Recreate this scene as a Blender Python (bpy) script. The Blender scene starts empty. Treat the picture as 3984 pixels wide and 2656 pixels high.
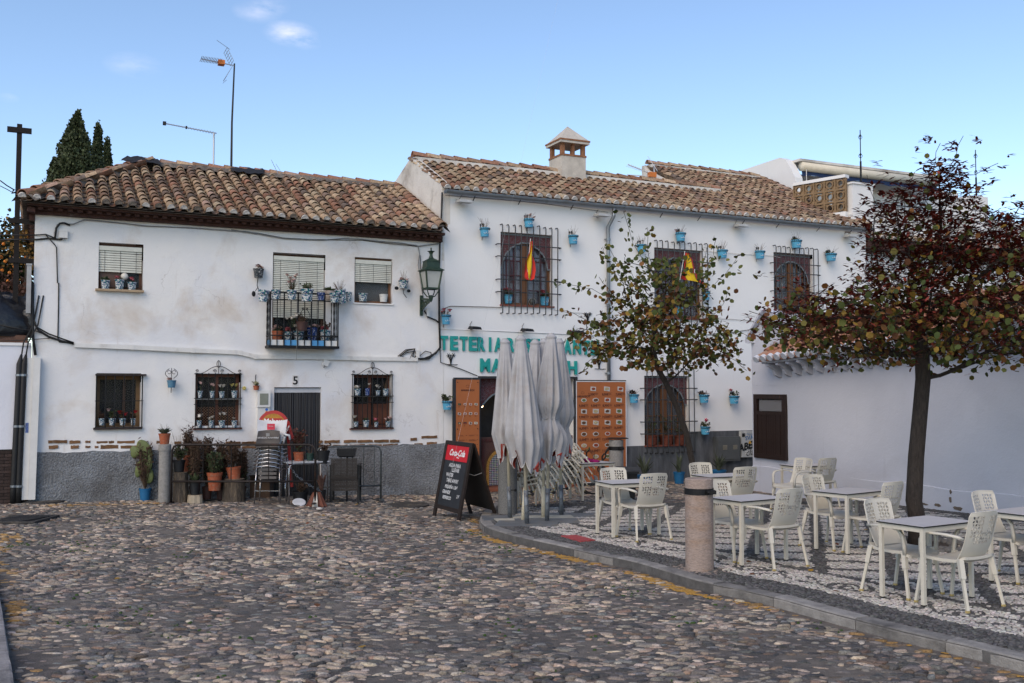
import bpy,math,random
import numpy as np
from mathutils import Vector,Matrix
random.seed(7);rng=np.random.default_rng(11)
S=bpy.context.scene
R=math.radians
# ------------------------------------------------------------------ camera
CAMH=2.12;FPX=3873.3;CX=1992.0;CY=1328.0
PITCH=math.atan((1512.6-1328)/FPX)
cam=bpy.data.objects.new('camera',bpy.data.cameras.new('camera'))
S.collection.objects.link(cam)
cam.location=(0,0,CAMH);cam.rotation_euler=(R(90)+PITCH,0,0)
cam.data.sensor_width=36.0;cam.data.lens=36.0*FPX/3984.0
cam.data.clip_start=0.1;cam.data.clip_end=1500
S.camera=cam
# ------------------------------------------------------------------ world and sun
SUN_EL,SUN_AZ=40.0,205.0 # azimuth clockwise from +Y, sun behind and a little left of the camera, veiled
w=bpy.data.worlds.new('World');S.world=w;w.use_nodes=True
nt=w.node_tree;nt.nodes.clear()
out=nt.nodes.new('ShaderNodeOutputWorld');bg=nt.nodes.new('ShaderNodeBackground')
sky=nt.nodes.new('ShaderNodeTexSky');sky.sky_type='NISHITA';sky.sun_disc=False
sky.sun_elevation=R(SUN_EL);sky.sun_rotation=R(SUN_AZ);sky.air_density=1.0;sky.dust_density=0.6;sky.ozone_density=1.6;sky.altitude=700
bg.inputs['Strength'].default_value=0.15
tc=nt.nodes.new('ShaderNodeTexCoord')
mp=nt.nodes.new('ShaderNodeMapping');mp.inputs['Scale'].default_value=(9,9,26)
ns=nt.nodes.new('ShaderNodeTexNoise');ns.inputs['Scale'].default_value=1.6;ns.inputs['Detail'].default_value=7;ns.inputs['Roughness'].default_value=0.6
nt.links.new(tc.outputs['Generated'],mp.inputs[0]);nt.links.new(mp.outputs[0],ns.inputs['Vector'])
def ray(x,y):
 a=1328-y;ca,sa=math.cos(PITCH),math.sin(PITCH)
 return Vector((x-CX,FPX*ca-a*sa,FPX*sa+a*ca))
acc=None
def wnode(op,a,b):
 n=nt.nodes.new('ShaderNodeMath');n.operation=op
 for i,q in enumerate((a,b)):
  if isinstance(q,(int,float)):n.inputs[i].default_value=q
  elif q is not None:nt.links.new(q,n.inputs[i])
 return n.outputs[0]
for (cx_,cy_,rad,amp)in ((1130,130,.027,.62),(1000,45,.024,.26),(1050,20,.02,.25),(520,255,.028,.20),(1190,165,.016,.3),(30,380,.01,.2)):
 d=ray(cx_,cy_).normalized()
 vd=nt.nodes.new('ShaderNodeVectorMath');vd.operation='SUBTRACT';vd.inputs[1].default_value=d
 nt.links.new(tc.outputs['Generated'],vd.inputs[0])
 vs=nt.nodes.new('ShaderNodeVectorMath');vs.operation='MULTIPLY';vs.inputs[1].default_value=(1,1,2.2)
 nt.links.new(vd.outputs[0],vs.inputs[0])
 vl=nt.nodes.new('ShaderNodeVectorMath');vl.operation='LENGTH';nt.links.new(vs.outputs[0],vl.inputs[0])
 q=wnode('DIVIDE',vl.outputs['Value'],rad);q=wnode('SUBTRACT',1.0,q);q=wnode('MAXIMUM',q,0.0)
 q=wnode('MULTIPLY',q,amp)
 acc=q if acc is None else wnode('ADD',acc,q)
nn=wnode('SUBTRACT',ns.outputs['Fac'],0.38);nn=wnode('MULTIPLY',nn,4.0);nn=wnode('MAXIMUM',nn,0.0)
fac=wnode('MULTIPLY',acc,nn);fac=wnode('MINIMUM',fac,0.85)
mixc=nt.nodes.new('ShaderNodeMix');mixc.data_type='RGBA'
nt.links.new(fac,mixc.inputs['Factor']);nt.links.new(sky.outputs[0],mixc.inputs['A']);mixc.inputs['B'].default_value=(7.2,6.6,6.9,1)
nt.links.new(mixc.outputs['Result'],bg.inputs['Color']);nt.links.new(bg.outputs[0],out.inputs['Surface'])
sun=bpy.data.objects.new('sun',bpy.data.lights.new('sun','SUN'));S.collection.objects.link(sun)
sun.data.energy=1.5;sun.data.angle=R(50);sun.data.color=(1,.78,.54)
az=R(SUN_AZ);el=R(SUN_EL)
sd=Vector((math.sin(az)*math.cos(el),math.cos(az)*math.cos(el),math.sin(el)))
sun.rotation_euler=sd.to_track_quat('Z','Y').to_euler();sun.location=(0,-5,12)
S.view_settings.view_transform='Standard';S.view_settings.look='None';S.view_settings.gamma=1;S.view_settings.exposure=0.56
S.view_settings.use_curve_mapping=False
S.cycles.max_bounces=6;S.cycles.diffuse_bounces=3;S.cycles.glossy_bounces=3;S.cycles.transmission_bounces=4;S.cycles.transparent_max_bounces=8
# ------------------------------------------------------------------ survey helpers: where a sight line meets a real surface
CR={1:(0,400,2.24),2:(0,1100,1.742),3:(900,600,1.96),4:(900,1350,2.24),5:(1600,450,1.96),6:(1650,1200,1.742),
 7:(2400,600,1.742),8:(2200,1400,2.24),9:(3000,450,1.65),10:(2900,1200,1.7426),11:(2200,1700,2.24),12:(3000,1800,1.831),
 13:(0,1900,2.074),14:(1000,1900,1.96),20:(3300,1850,2.7515),21:(2600,1780,3.336),22:(3080,1750,3.484),23:(2200,1750,3.919),24:(1850,1700,3.92),0:(0,0,0.59036)}
CR.update({31:(620,1600,3.459),32:(960,1060,5.059),33:(1600,980,5.225),34:(2150,1640,4.356),35:(1880,1280,2.75)})
def c(k,x,y):q=CR[k];return (q[0]+x/q[2],q[1]+y/q[2])
P0=(-9.0,18.7);DV=(0.9026,0.4306);NV=(0.4306,-0.9026);FANG=math.atan2(DV[1],DV[0])
def fs(p,o=0.0):
 d=ray(*p);t=(o+P0[0]*NV[0]+P0[1]*NV[1])/(d.x*NV[0]+d.y*NV[1])
 return ((t*d.x-P0[0])*DV[0]+(t*d.y-P0[1])*DV[1],CAMH+t*d.z)
def pf(s,o,z):return Vector((P0[0]+s*DV[0]+o*NV[0],P0[1]+s*DV[1]+o*NV[1],z))
def atY(p,Y):d=ray(*p);t=Y/d.y;return Vector((t*d.x,Y,CAMH+t*d.z))
def sstep(t):t=min(1,max(0,t));return t*t*(3-2*t)
def G(x,y):
 g=float(np.interp(x,[-9.5,-4.4,-1.8,3.8,8],[0.0,-.107,-.215,-.16,-.1]))
 return g*sstep((y-13)/7)
def Gv(x,y):
 g=np.interp(x,[-9.5,-4.4,-1.8,3.8,8],[0.0,-.107,-.215,-.16,-.1]);t=np.clip((y-13)/7,0,1)
 return g*t*t*(3-2*t)
def gp(p,lift=0.0):
 d=ray(*p);h=lift
 for _ in range(12):
  t=(h-CAMH)/d.z;x,y=t*d.x,t*d.y;h=0.5*h+0.5*(G(x,y)+lift)
 return Vector((x,y,G(x,y)+lift))
SW=0.10 # height of the raised pavement
# ------------------------------------------------------------------ materials
MATS={}
def mat(name,col=(.5,.5,.5),rough=.8,metal=0.0,nv=.18,nsc=5.0,bump=0.0,bsc=40.0,src=None,spec=.4,tint=None,tsc=1.2,tth=(.5,.68),emit=None,sub=0,coords='Object',stretch=None):
 """procedural surface: base colour (or the piece's own colour), mottled by noise, stained by a second tint, with fine relief"""
 if name in MATS:return MATS[name]
 m=bpy.data.materials.new(name);m.use_nodes=True;t=m.node_tree;L=t.links.new;N=t.nodes.new
 b=t.nodes['Principled BSDF'];b.inputs['Roughness'].default_value=rough;b.inputs['Metallic'].default_value=metal
 b.inputs['Specular IOR Level'].default_value=spec
 co=N('ShaderNodeTexCoord').outputs[coords]
 if stretch:
  mm=N('ShaderNodeMapping');mm.inputs['Scale'].default_value=stretch;L(co,mm.inputs[0]);co=mm.outputs[0]
 if src=='attr':a=N('ShaderNodeAttribute');a.attribute_name='Col';base=a.outputs['Color']
 elif src=='obj':a=N('ShaderNodeObjectInfo');base=a.outputs['Color']
 else:rgb=N('ShaderNodeRGB');rgb.outputs[0].default_value=(*col,1);base=rgb.outputs[0]
 if tint is not None:
  n2=N('ShaderNodeTexNoise');n2.inputs['Scale'].default_value=tsc;n2.inputs['Detail'].default_value=8;n2.inputs['Roughness'].default_value=.62;L(co,n2.inputs['Vector'])
  r2=N('ShaderNodeValToRGB');r2.color_ramp.elements[0].position=tth[0];r2.color_ramp.elements[1].position=tth[1];L(n2.outputs['Fac'],r2.inputs[0])
  mx=N('ShaderNodeMix');mx.data_type='RGBA';L(r2.outputs[0],mx.inputs['Factor']);L(base,mx.inputs['A']);mx.inputs['B'].default_value=(*tint,1);base=mx.outputs['Result']
 if nv>0:
  n1=N('ShaderNodeTexNoise');n1.inputs['Scale'].default_value=nsc;n1.inputs['Detail'].default_value=6;n1.inputs['Roughness'].default_value=.65;L(co,n1.inputs['Vector'])
  mr=N('ShaderNodeMapRange');mr.inputs['From Min'].default_value=.3;mr.inputs['From Max'].default_value=.7;mr.inputs['To Min'].default_value=1-nv;mr.inputs['To Max'].default_value=1+nv*.6;L(n1.outputs['Fac'],mr.inputs['Value'])
  mu=N('ShaderNodeMix');mu.data_type='RGBA';mu.blend_type='MULTIPLY';mu.inputs['Factor'].default_value=1;L(base,mu.inputs['A']);L(mr.outputs[0],mu.inputs['B']);base=mu.outputs['Result']
 L(base,b.inputs['Base Color'])
 if bump>0:
  n3=N('ShaderNodeTexNoise');n3.inputs['Scale'].default_value=bsc;n3.inputs['Detail'].default_value=5;L(co,n3.inputs['Vector'])
  bm=N('ShaderNodeBump');bm.inputs['Strength'].default_value=min(1,bump);bm.inputs['Distance'].default_value=.02 if bump<=1 else.02*bump;L(n3.outputs['Fac'],bm.inputs['Height']);L(bm.outputs[0],b.inputs['Normal'])
 if emit:b.inputs['Emission Color'].default_value=(*emit[:3],1);b.inputs['Emission Strength'].default_value=emit[3]
 MATS[name]=m;return m
def glass(name,tint=(.9,.95,1),alpha=.35,rough=.03,spec=.5):
 if name in MATS:return MATS[name]
 m=bpy.data.materials.new(name);m.use_nodes=True;t=m.node_tree;b=t.nodes['Principled BSDF']
 b.inputs['Base Color'].default_value=(*tint,1);b.inputs['Roughness'].default_value=rough;b.inputs['Alpha'].default_value=alpha;b.inputs['Specular IOR Level'].default_value=spec
 MATS[name]=m;return m
 # ------------------------------------------------------------------ mesh helpers
class MB:
 def __init__(s):s.v=[];s.f=[];s.m=[];s.c=[]
 def add(s,vs,fs_,mi=0,col=None):
  o=len(s.v);s.v+=[tuple(v)for v in vs];s.f+=[tuple(o+i for i in f)for f in fs_];s.m+=[mi]*len(fs_)
  s.c+=[col or (1,1,1)]*len(vs);return s
 def box(s,x0,x1,y0,y1,z0,z1,mi=0,col=None):
  return s.add([(x0,y0,z0),(x1,y0,z0),(x1,y1,z0),(x0,y1,z0),(x0,y0,z1),(x1,y0,z1),(x1,y1,z1),(x0,y1,z1)],
 [(0,3,2,1),(4,5,6,7),(0,1,5,4),(1,2,6,5),(2,3,7,6),(3,0,4,7)],mi,col)
 def bar(s,a,b,w,h=None,mi=0,up=(0,0,1)):
  a,b=Vector(a),Vector(b);d=(b-a).normalized();u=Vector(up)
  if abs(d.dot(u))>.98:u=Vector((0,1,0))
  x=d.cross(u).normalized()*(w/2);y=x.cross(d).normalized()*((h or w)/2)
  return s.add([a-x-y,a+x-y,a+x+y,a-x+y,b-x-y,b+x-y,b+x+y,b-x+y],
 [(0,1,2,3),(7,6,5,4),(4,5,1,0),(5,6,2,1),(6,7,3,2),(7,4,0,3)],mi)
 def tube(s,pts,r,n=6,mi=0,col=None,closed=False):
  P=[Vector(p)for p in pts];m=len(P);rs=r if isinstance(r,(list,tuple))else [r]*m;vs=[];pu=None
  for i,p in enumerate(P):
   if closed:d=P[(i+1)%m]-P[i-1]
   else:d=(P[min(i+1,m-1)]-P[max(i-1,0)])
   if d.length<1e-9:d=Vector((0,0,1))
   d.normalize()
   if pu is None:
    u=Vector((0,0,1))if abs(d.z)<.9 else Vector((0,1,0));u=(u-d*u.dot(d)).normalized()
   else:u=(pu-d*pu.dot(d));u=u.normalized()if u.length>1e-6 else Vector((1,0,0))
   pu=u;x=d.cross(u)
   for k in range(n):
    a=2*math.pi*k/n;vs.append(p+(u*math.cos(a)+x*math.sin(a))*rs[i])
  fc=[]
  for i in range(m if closed else m-1):
   j=(i+1)%m
   for k in range(n):fc.append((i*n+k,i*n+(k+1)%n,j*n+(k+1)%n,j*n+k))
  if not closed:fc+=[tuple(range(n-1,-1,-1)),tuple((m-1)*n+k for k in range(n))]
  return s.add(vs,fc,mi,col)
 def lathe(s,prof,n=16,cx=0,cy=0,z=0,mi=0,mis=None,cap=True):
  vs=[];
  for r,h in prof:
   for k in range(n):a=2*math.pi*k/n;vs.append((cx+r*math.cos(a),cy+r*math.sin(a),z+h))
  for i in range(len(prof)-1):
   o=len(s.v)
   ring=vs[i*n:(i+2)*n]
   s.add(ring,[(k,(k+1)%n,n+(k+1)%n,n+k)for k in range(n)],mis[i]if mis else mi)
  if cap:
   s.add(vs[:n],[tuple(range(n-1,-1,-1))],mis[0]if mis else mi);s.add(vs[-n:],[tuple(range(n))],mis[-1]if mis else mi)
  return s
 def ball(s,p,r,mi=0,n=8,m=5,sc=(1,1,1),col=None):
  vs=[(p[0],p[1],p[2]-r*sc[2])]
  for i in range(1,m):
   t=-math.pi/2+math.pi*i/m
   for k in range(n):a=2*math.pi*k/n;vs.append((p[0]+r*sc[0]*math.cos(t)*math.cos(a),p[1]+r*sc[1]*math.cos(t)*math.sin(a),p[2]+r*sc[2]*math.sin(t)))
  vs.append((p[0],p[1],p[2]+r*sc[2]));e=len(vs)-1
  fc=[(0,1+(k+1)%n,1+k)for k in range(n)]
  for i in range(m-2):
   for k in range(n):a=1+i*n+k;b=1+i*n+(k+1)%n;fc.append((a,b,b+n,a+n))
  fc+=[(e,1+(m-2)*n+k,1+(m-2)*n+(k+1)%n)for k in range(n)]
  return s.add(vs,fc,mi,col)
 def quad(s,a,b,c_,d,mi=0,col=None):return s.add([a,b,c_,d],[(0,1,2,3)],mi,col)
 def poly(s,pts,z0,z1,mi=0,axis='z'):
  n=len(pts)
  f=(lambda p,h:(p[0],p[1],h))if axis=='z' else (lambda p,h:(p[0],h,p[1]))
  vs=[f(p,z0)for p in pts]+[f(p,z1)for p in pts]
  fc=[tuple(range(n-1,-1,-1)),tuple(range(n,2*n))]+[(k,(k+1)%n,n+(k+1)%n,n+k)for k in range(n)]
  return s.add(vs,fc,mi)
 def mesh(s,name,mats,smooth=False,col=False):
  me=bpy.data.meshes.new(name);me.from_pydata(s.v,[],s.f)
  for m in (mats if isinstance(mats,(list,tuple))else [mats]):me.materials.append(m)
  if s.f:me.polygons.foreach_set('material_index',s.m)
  if smooth:me.polygons.foreach_set('use_smooth',[True]*len(s.f))
  if col:
   a=me.color_attributes.new('Col','FLOAT_COLOR','POINT');arr=np.ones((len(s.v),4),'f');arr[:,:3]=np.array(s.c);a.data.foreach_set('color',arr.ravel())
  me.update();return me
 def build(s,name,mats,parent=None,smooth=False,col=False,loc=None,rot=None):
  return link(name,s.mesh(name,mats,smooth,col),parent,loc,rot)
def link(name,me,parent=None,loc=None,rot=None):
 o=bpy.data.objects.new(name,me);S.collection.objects.link(o)
 if parent is not None:o.parent=parent
 if loc is not None:o.location=loc
 if rot is not None:o.rotation_euler=rot if isinstance(rot,(tuple,list))else (0,0,rot)
 return o
def smooth_angle(o,ang=40):
 me=o.data;me.polygons.foreach_set('use_smooth',[True]*len(me.polygons))
 try:me.set_sharp_from_angle(angle=R(ang))
 except Exception:pass
 return o
def npmesh(name,V,F,mats,smooth=True,cols=None):
 """V (n,3), F (m,k) faces of one size"""
 me=bpy.data.meshes.new(name);n=len(V);m,k=F.shape
 me.vertices.add(n);me.vertices.foreach_set('co',np.ascontiguousarray(V,'f').ravel())
 me.loops.add(m*k);me.loops.foreach_set('vertex_index',np.ascontiguousarray(F,'i').ravel())
 me.polygons.add(m);me.polygons.foreach_set('loop_start',np.arange(0,m*k,k,dtype='i'));me.polygons.foreach_set('loop_total',np.full(m,k,'i'))
 if smooth:me.polygons.foreach_set('use_smooth',np.ones(m,bool))
 for q in (mats if isinstance(mats,(list,tuple))else [mats]):me.materials.append(q)
 if cols is not None:
  a=me.color_attributes.new('Col','FLOAT_COLOR','POINT');arr=np.ones((n,4),'f');arr[:,:3]=cols;a.data.foreach_set('color',arr.ravel())
 me.update(calc_edges=True);me.validate();return me
def scatter(name,TV,TF,mats4,mat_,cols=None,smooth=True):
 """many transformed copies of a small template (TV, TF triangles) as one real mesh; mats4 (n,4,4)"""
 n=len(mats4);k=len(TV);H=np.concatenate([TV,np.ones((k,1))],1)
 V=np.einsum('nij,kj->nki',mats4,H)[:,:,:3].reshape(-1,3)
 F=(TF[None]+(np.arange(n)*k)[:,None,None]).reshape(-1,TF.shape[1])
 C=None if cols is None else np.repeat(cols,k,0)
 return npmesh(name,V,F,mat_,smooth,C)
def empty(name,loc,rz=0.0):
 o=bpy.data.objects.new(name,None);S.collection.objects.link(o);o.location=loc;o.rotation_euler=(0,0,rz);o.empty_display_size=.1
 return o
def tag(o,label=None,cat=None,group=None,kind=None):
 if label:o['label']=label
 if cat:o['category']=cat
 if group:o['group']=group
 if kind:o['kind']=kind
 return o
def stuff(o):o['kind']='stuff';return o
def structure(o):o['kind']='structure';return o
def thing(name,label,cat,loc,rz=0.0,group=None):return tag(empty(name,loc,rz),label,cat,group)
def kids(o):return [x for x in S.collection.objects if x.parent is o]
def copy_tree(o,parent=None,_ch=None):
 q=o.copy();S.collection.objects.link(q)
 if parent is not None:q.parent=parent
 for ch in list(o.children):copy_tree(ch,q)
 return q
FONTC={}
def text_mesh(txt,size,depth=0.0,shear=0.0,bold=0.0,spacing=1.0,res=2):
 cu=bpy.data.curves.new('txt','FONT');cu.body=txt;cu.size=size;cu.extrude=depth;cu.shear=shear;cu.offset=bold;cu.space_character=spacing
 cu.resolution_u=res;cu.align_x='CENTER';cu.align_y='CENTER'
 o=bpy.data.objects.new('txt',cu);S.collection.objects.link(o);bpy.context.view_layer.update()
 me=bpy.data.meshes.new_from_object(o.evaluated_get(bpy.context.evaluated_depsgraph_get()));bpy.data.objects.remove(o);bpy.data.curves.remove(cu)
 return me
def text(name,txt,size,m,parent,loc,rot=(R(90),0,0),**k):
 me=text_mesh(txt,size,**k);me.materials.clear();me.materials.append(m);me.name=name
 return link(name,me,parent,loc,rot)
 # ================================================================== GROUND
def catmull(P,n=6):
 P=[Vector((p[0],p[1],0))for p in P];out_=[]
 for i in range(len(P)-1):
  a,b,c_,d=P[max(i-1,0)],P[i],P[i+1],P[min(i+2,len(P)-1)]
  for k in range(n):
   t=k/n;out_.append(.5*((2*b)+(c_-a)*t+(2*a-5*b+4*c_-d)*t*t+(3*b-a-3*c_+d)*t**3))
 out_.append(P[-1]);return np.array([(p.x,p.y)for p in out_])
kpx=[(1925,1972),(1885,2005),(1868,2035),(1872,2057),(1900,2078),(1969,2101),(2061,2125),(2200,2156),(2334,2188),(2459,2214),(2593,2255),(2722,2295),(2883,2329),(3039,2367),(3246,2426),(3513,2497),(3819,2571),(3984,2615)]
kp=[(-.15,19.3)]+[(gp(p).x,gp(p).y)for p in kpx]
dx,dy=kp[-1][0]-kp[-3][0],kp[-1][1]-kp[-3][1];kp.append((kp[-1][0]+dx*3.2,kp[-1][1]+dy*3.2))
KERB=catmull(kp,6)
WALLB=[(5.47,22.3),(5.76,21.2),(8.08,15.7),(12.0,6.4)] # foot of the long low building: left jamb, corner, right, beyond the frame
SIDE=np.array([tuple(p)for p in KERB]+[(13,2.5),(13,6.4),(9,13.6)]+[(8.3,15.2),(6.75,19.1)])
def inpoly(X,Y,P):
 r=np.zeros(X.shape,bool);n=len(P);j=n-1
 for i in range(n):
  xi,yi=P[i];xj,yj=P[j]
  cnd=((yi>Y)!=(yj>Y))&(X<(xj-xi)*(Y-yi)/(yj-yi+1e-12)+xi);r^=cnd;j=i
 return r
def dist_line(X,Y,P):
 D=np.full(X.shape,1e9)
 for a,b in zip(P[:-1],P[1:]):
  ax,ay=a;bx,by=b;L2=(bx-ax)**2+(by-ay)**2+1e-12
  t=np.clip(((X-ax)*(bx-ax)+(Y-ay)*(by-ay))/L2,0,1)
  D=np.minimum(D,np.hypot(X-ax-t*(bx-ax),Y-ay-t*(by-ay)))
 return D
_ph=rng.uniform(0,6.28,(24,3));_fr=rng.normal(0,1,(24,2))
def vnoise(X,Y,sc=1.0,o=0):
 """smooth value in about -1..1"""
 r=0*X
 for i in range(8):f=_fr[(i+o)%24];r=r+np.sin((X*f[0]+Y*f[1])*sc*(1+i*.35)+_ph[(i+o)%24,0])
 return r/3.2
 # base soil and mortar sheet, out to the horizon
soil=mat('mortar_bed',(.17,.145,.12),.95,nv=.4,nsc=9,bump=.8,bsc=60,tint=(.085,.075,.068),tsc=1.1,tth=(.4,.62))
gx=np.unique(np.concatenate([np.linspace(-160,-14,12),np.arange(-14,15,.5),np.linspace(15,160,12)]));gy=np.unique(np.concatenate([np.linspace(-60,2,8),np.arange(2,30,.5),np.linspace(31,420,14)]))
GX,GY=np.meshgrid(gx,gy);nx,ny=len(gx),len(gy)
V=np.stack([GX.ravel(),GY.ravel(),Gv(GX.ravel(),GY.ravel())-.002],1)
I=np.arange(nx*ny).reshape(ny,nx);F=np.stack([I[:-1,:-1],I[:-1,1:],I[1:,1:],I[1:,:-1]],-1).reshape(-1,4)
road=structure(link('road',npmesh('road',V,F,soil)))
# --- cobbles
def dome(n,rings):
 v=[];
 for r,z in rings:v+=[(math.cos(2*math.pi*k/n)*r,math.sin(2*math.pi*k/n)*r,z)for k in range(n)]
 v.append((0,0,rings[-1][1]*1.06));t=[]
 for i in range(len(rings)-1):
  for k in range(n):
   a,b=i*n+k,i*n+(k+1)%n;t+=[(a,b,b+n),(a,b+n,a+n)]
 o=(len(rings)-1)*n;t+=[(o+k,o+(k+1)%n,len(v)-1)for k in range(n)]
 return np.array(v,float),np.array(t)
PALC=np.array([(.42,.35,.285),(.30,.255,.215),(.24,.21,.185),(.18,.165,.155),(.125,.12,.12),(.085,.085,.085),(.058,.059,.062),(.135,.105,.085),(.26,.19,.15),(.17,.175,.18),(.40,.36,.32)])
PALW=np.array([.12,.14,.14,.12,.12,.11,.08,.07,.05,.08,.03]);PALW=PALW/PALW.sum()
cw,chh=.112,.057
xs=np.arange(-11.5,8.0,cw);ys=np.arange(5.6,24.6,chh)
X,Y=np.meshgrid(xs,ys);X=X+(np.arange(len(ys))%2)[:,None]*cw/2
X=X.ravel()+rng.normal(0,.018,X.size);Y=Y.ravel()+rng.normal(0,.010,Y.size)
Y=Y+.06*vnoise(X,Y*.4,.9,3);
def pxo(k,pts):return np.array([tuple(gp(c(k,*p)).xy)for p in pts])
fr=(np.abs(X)<.60*Y+1.8)
fcd=(X-P0[0])*NV[0]+(Y-P0[1])*NV[1] # distance in front of the facade
keep=fr&~inpoly(X,Y,SIDE)&(dist_line(X,Y,KERB)>.07)&(fcd>.05)
keep&=~((X>5.4)&(Y>19)&(X>5.5))
keep&=~inpoly(X,Y,pxo(13,[(-160,228),(300,228),(280,288),(-160,288)]))
LK=[tuple(gp(c(13,-70,700)).xy),tuple(gp(c(13,0,960)).xy),tuple(gp(c(13,60,1380)).xy),tuple(gp(c(13,100,1568)).xy),tuple(gp(c(13,140,1900)).xy)]
LKa=catmull(LK,5);lx=np.interp(Y,LKa[::-1,1],LKa[::-1,0]);keep&=~((X<lx+.05)&(Y<LK[0][1]))
keep&=rng.random(X.size)>.035
X,Y=X[keep],Y[keep];n=len(X)
pick=rng.choice(len(PALC),n,p=PALW)
dk=vnoise(X,Y,.8,5)
swap=(dk<-.25)&(rng.random(n)<.5);pick[swap]=rng.choice([4,5,6,3,7],swap.sum())
swap=(dk>.55)&(rng.random(n)<.35);pick[swap]=rng.choice([0,1,2,10],swap.sum())
COL=PALC[pick]*np.array([1.25,1.18,1.09])*rng.uniform(.78,1.25,(n,1))*rng.uniform(.96,1.04,(n,3))
# worn yellow paint on the stones
YEL=np.array([.42,.23,.05])
dk_=dist_line(X,Y,KERB)
ym=(dk_>.08)&(dk_<.22)&(rng.random(n)<.50+.45*vnoise(X,Y,2.2,9))&(X>-1.2)&(Y<17.6)&(X>-.7)
for k,q in ((13,[(0,370),(175,370),(160,465),(80,468),(0,440)]),(13,[(-60,470),(70,470),(70,532),(-60,535)]),(13,[(-30,650),(140,655),(140,785),(-30,790)]),(13,[(-60,595),(45,597),(45,618),(-60,620)]),
 (13,[(45,905),(225,905),(232,1080),(50,1080)])):
 ym|=inpoly(X,Y,pxo(k,q))&(rng.random(n)<.84)
ym|=inpoly(X,Y,pxo(13,[(60,1320),(300,1330),(300,1520),(80,1525)]))&(rng.random(n)<.2)
ym|=inpoly(X,Y,pxo(13,[(370,130),(1310,115),(1312,127),(370,148)]))&(rng.random(n)<.75)
fy=rng.uniform(.35,.85,(n,1));COL=np.where(ym[:,None],COL*(1-fy)+YEL*fy,COL)
TV,TF=dome(8,[(1,-.25),(.98,.35),(.76,.80)])
def stone_mats(X,Y,sx,sy,sz,ang,lift=0):
 n=len(X);M=np.zeros((n,4,4));ca,sa=np.cos(ang),np.sin(ang)
 M[:,0,0]=ca*sx;M[:,0,1]=-sa*sy;M[:,1,0]=sa*sx;M[:,1,1]=ca*sy
 M[:,2,2]=sz;M[:,2,0]=rng.normal(0,.05,n)*sx;M[:,2,1]=rng.normal(0,.05,n)*sy
 M[:,0,3]=X;M[:,1,3]=Y;M[:,2,3]=Gv(X,Y)+lift;M[:,3,3]=1;return M
sx=rng.uniform(.034,.080,n);sy=rng.uniform(.019,.036,n);sz=rng.uniform(.012,.030,n);ang=rng.normal(0,.38,n)
big=rng.random(n)<.10;sx[big]*=1.2;sy[big]*=1.4
sink=-.010+.009*vnoise(X,Y,1.3,4)+rng.normal(0,.004,n);MM=stone_mats(X,Y,sx,sy,sz,ang,0);MM[:,2,3]+=np.clip(sink,-.022,.006)
cob_a=mat('cobble_stone',src='attr',rough=.62,nv=.45,nsc=45,bump=1.0,bsc=70,spec=.35);cob_o=mat('cobble_stone_single',src='obj',rough=.62,nv=.45,nsc=7,bump=1.0,bsc=9,spec=.35)
vis=np.abs(X)<.50*Y
order=np.argsort(np.where(vis,Y,99));near=order[:300];far=order[300:]
# per-stone irregular outline for the joined ones
st=scatter('cobblestones',TV,TF,MM[far],cob_a,COL[far])
co=np.empty(len(st.vertices)*3,'f');st.vertices.foreach_get('co',co);co=co.reshape(-1,3)
co[:,:2]+=rng.normal(0,.0035,(len(co),2));st.vertices.foreach_set('co',co.ravel())
stuff(link('cobblestones',st,road))
vars_=[]
for i in range(6):
 v=TV.copy();n8=8;f=1+rng.uniform(-.16,.16,n8)
 for r in range(3):v[r*n8:(r+1)*n8,:2]*=f[:,None]
 v[:,:2]+=rng.normal(0,.02,(len(v),2));vars_.append(npmesh('cobble',v,TF,cob_o))
for j,i in enumerate(near):
 o=link('cobble',vars_[j%6],road);o.matrix_local=Matrix(MM[i].tolist());o.color=(*[float(q)for q in COL[i]],1)
 # paint left on the mortar between the stones
np_=2600;pa=rng.uniform(0,len(KERB)-1.01,np_);pi_=pa.astype(int);fr_p=(pa-pi_)[:,None];Tg=KERB[pi_+1]-KERB[pi_];Tg=Tg/(np.linalg.norm(Tg,axis=1)[:,None]+1e-9);base_p=KERB[pi_]*(1-fr_p)+KERB[pi_+1]*fr_p
dd_=rng.normal(.165,.04,np_)[:,None];pp=base_p-np.stack([-Tg[:,1],Tg[:,0]],1)*dd_;ok=(pp[:,1]<17.4)&(vnoise(pp[:,0],pp[:,1],2.2,9)>-.1);pp=pp[ok]
Mp_=stone_mats(pp[:,0],pp[:,1],rng.uniform(.015,.04,len(pp)),rng.uniform(.012,.03,len(pp)),np.full(len(pp),.004),rng.uniform(0,6,len(pp)),.004)
TVq,TFq=dome(6,[(1,0),(.85,.6)]);stuff(link('road_paint',scatter('road_paint',TVq,TFq,Mp_,mat('worn_yellow_paint',(.44,.24,.045),.8,nv=.4,nsc=30)),road))
# moss in the joints
mk=rng.random(6000);mx_=rng.uniform(-8,4,6000);my_=rng.uniform(5.8,17,6000)
sel=(vnoise(mx_,my_,1.5,1)>.62)&~inpoly(mx_,my_,SIDE)&(dist_line(mx_,my_,KERB)>.1)
mx_,my_=mx_[sel],my_[sel];TVm,TFm=dome(5,[(1,0),(.6,.8)])
M_=stone_mats(mx_,my_,rng.uniform(.012,.035,len(mx_)),rng.uniform(.008,.02,len(mx_)),rng.uniform(.008,.02,len(mx_)),rng.uniform(0,3,len(mx_)))
moss=mat('moss',(.045,.085,.018),.95,nv=.4,nsc=60,bump=.6,bsc=150)
tag(stuff(link('moss',scatter('moss',TVm,TFm,M_,moss))),'small green moss tufts growing between the road cobbles','moss')
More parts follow.
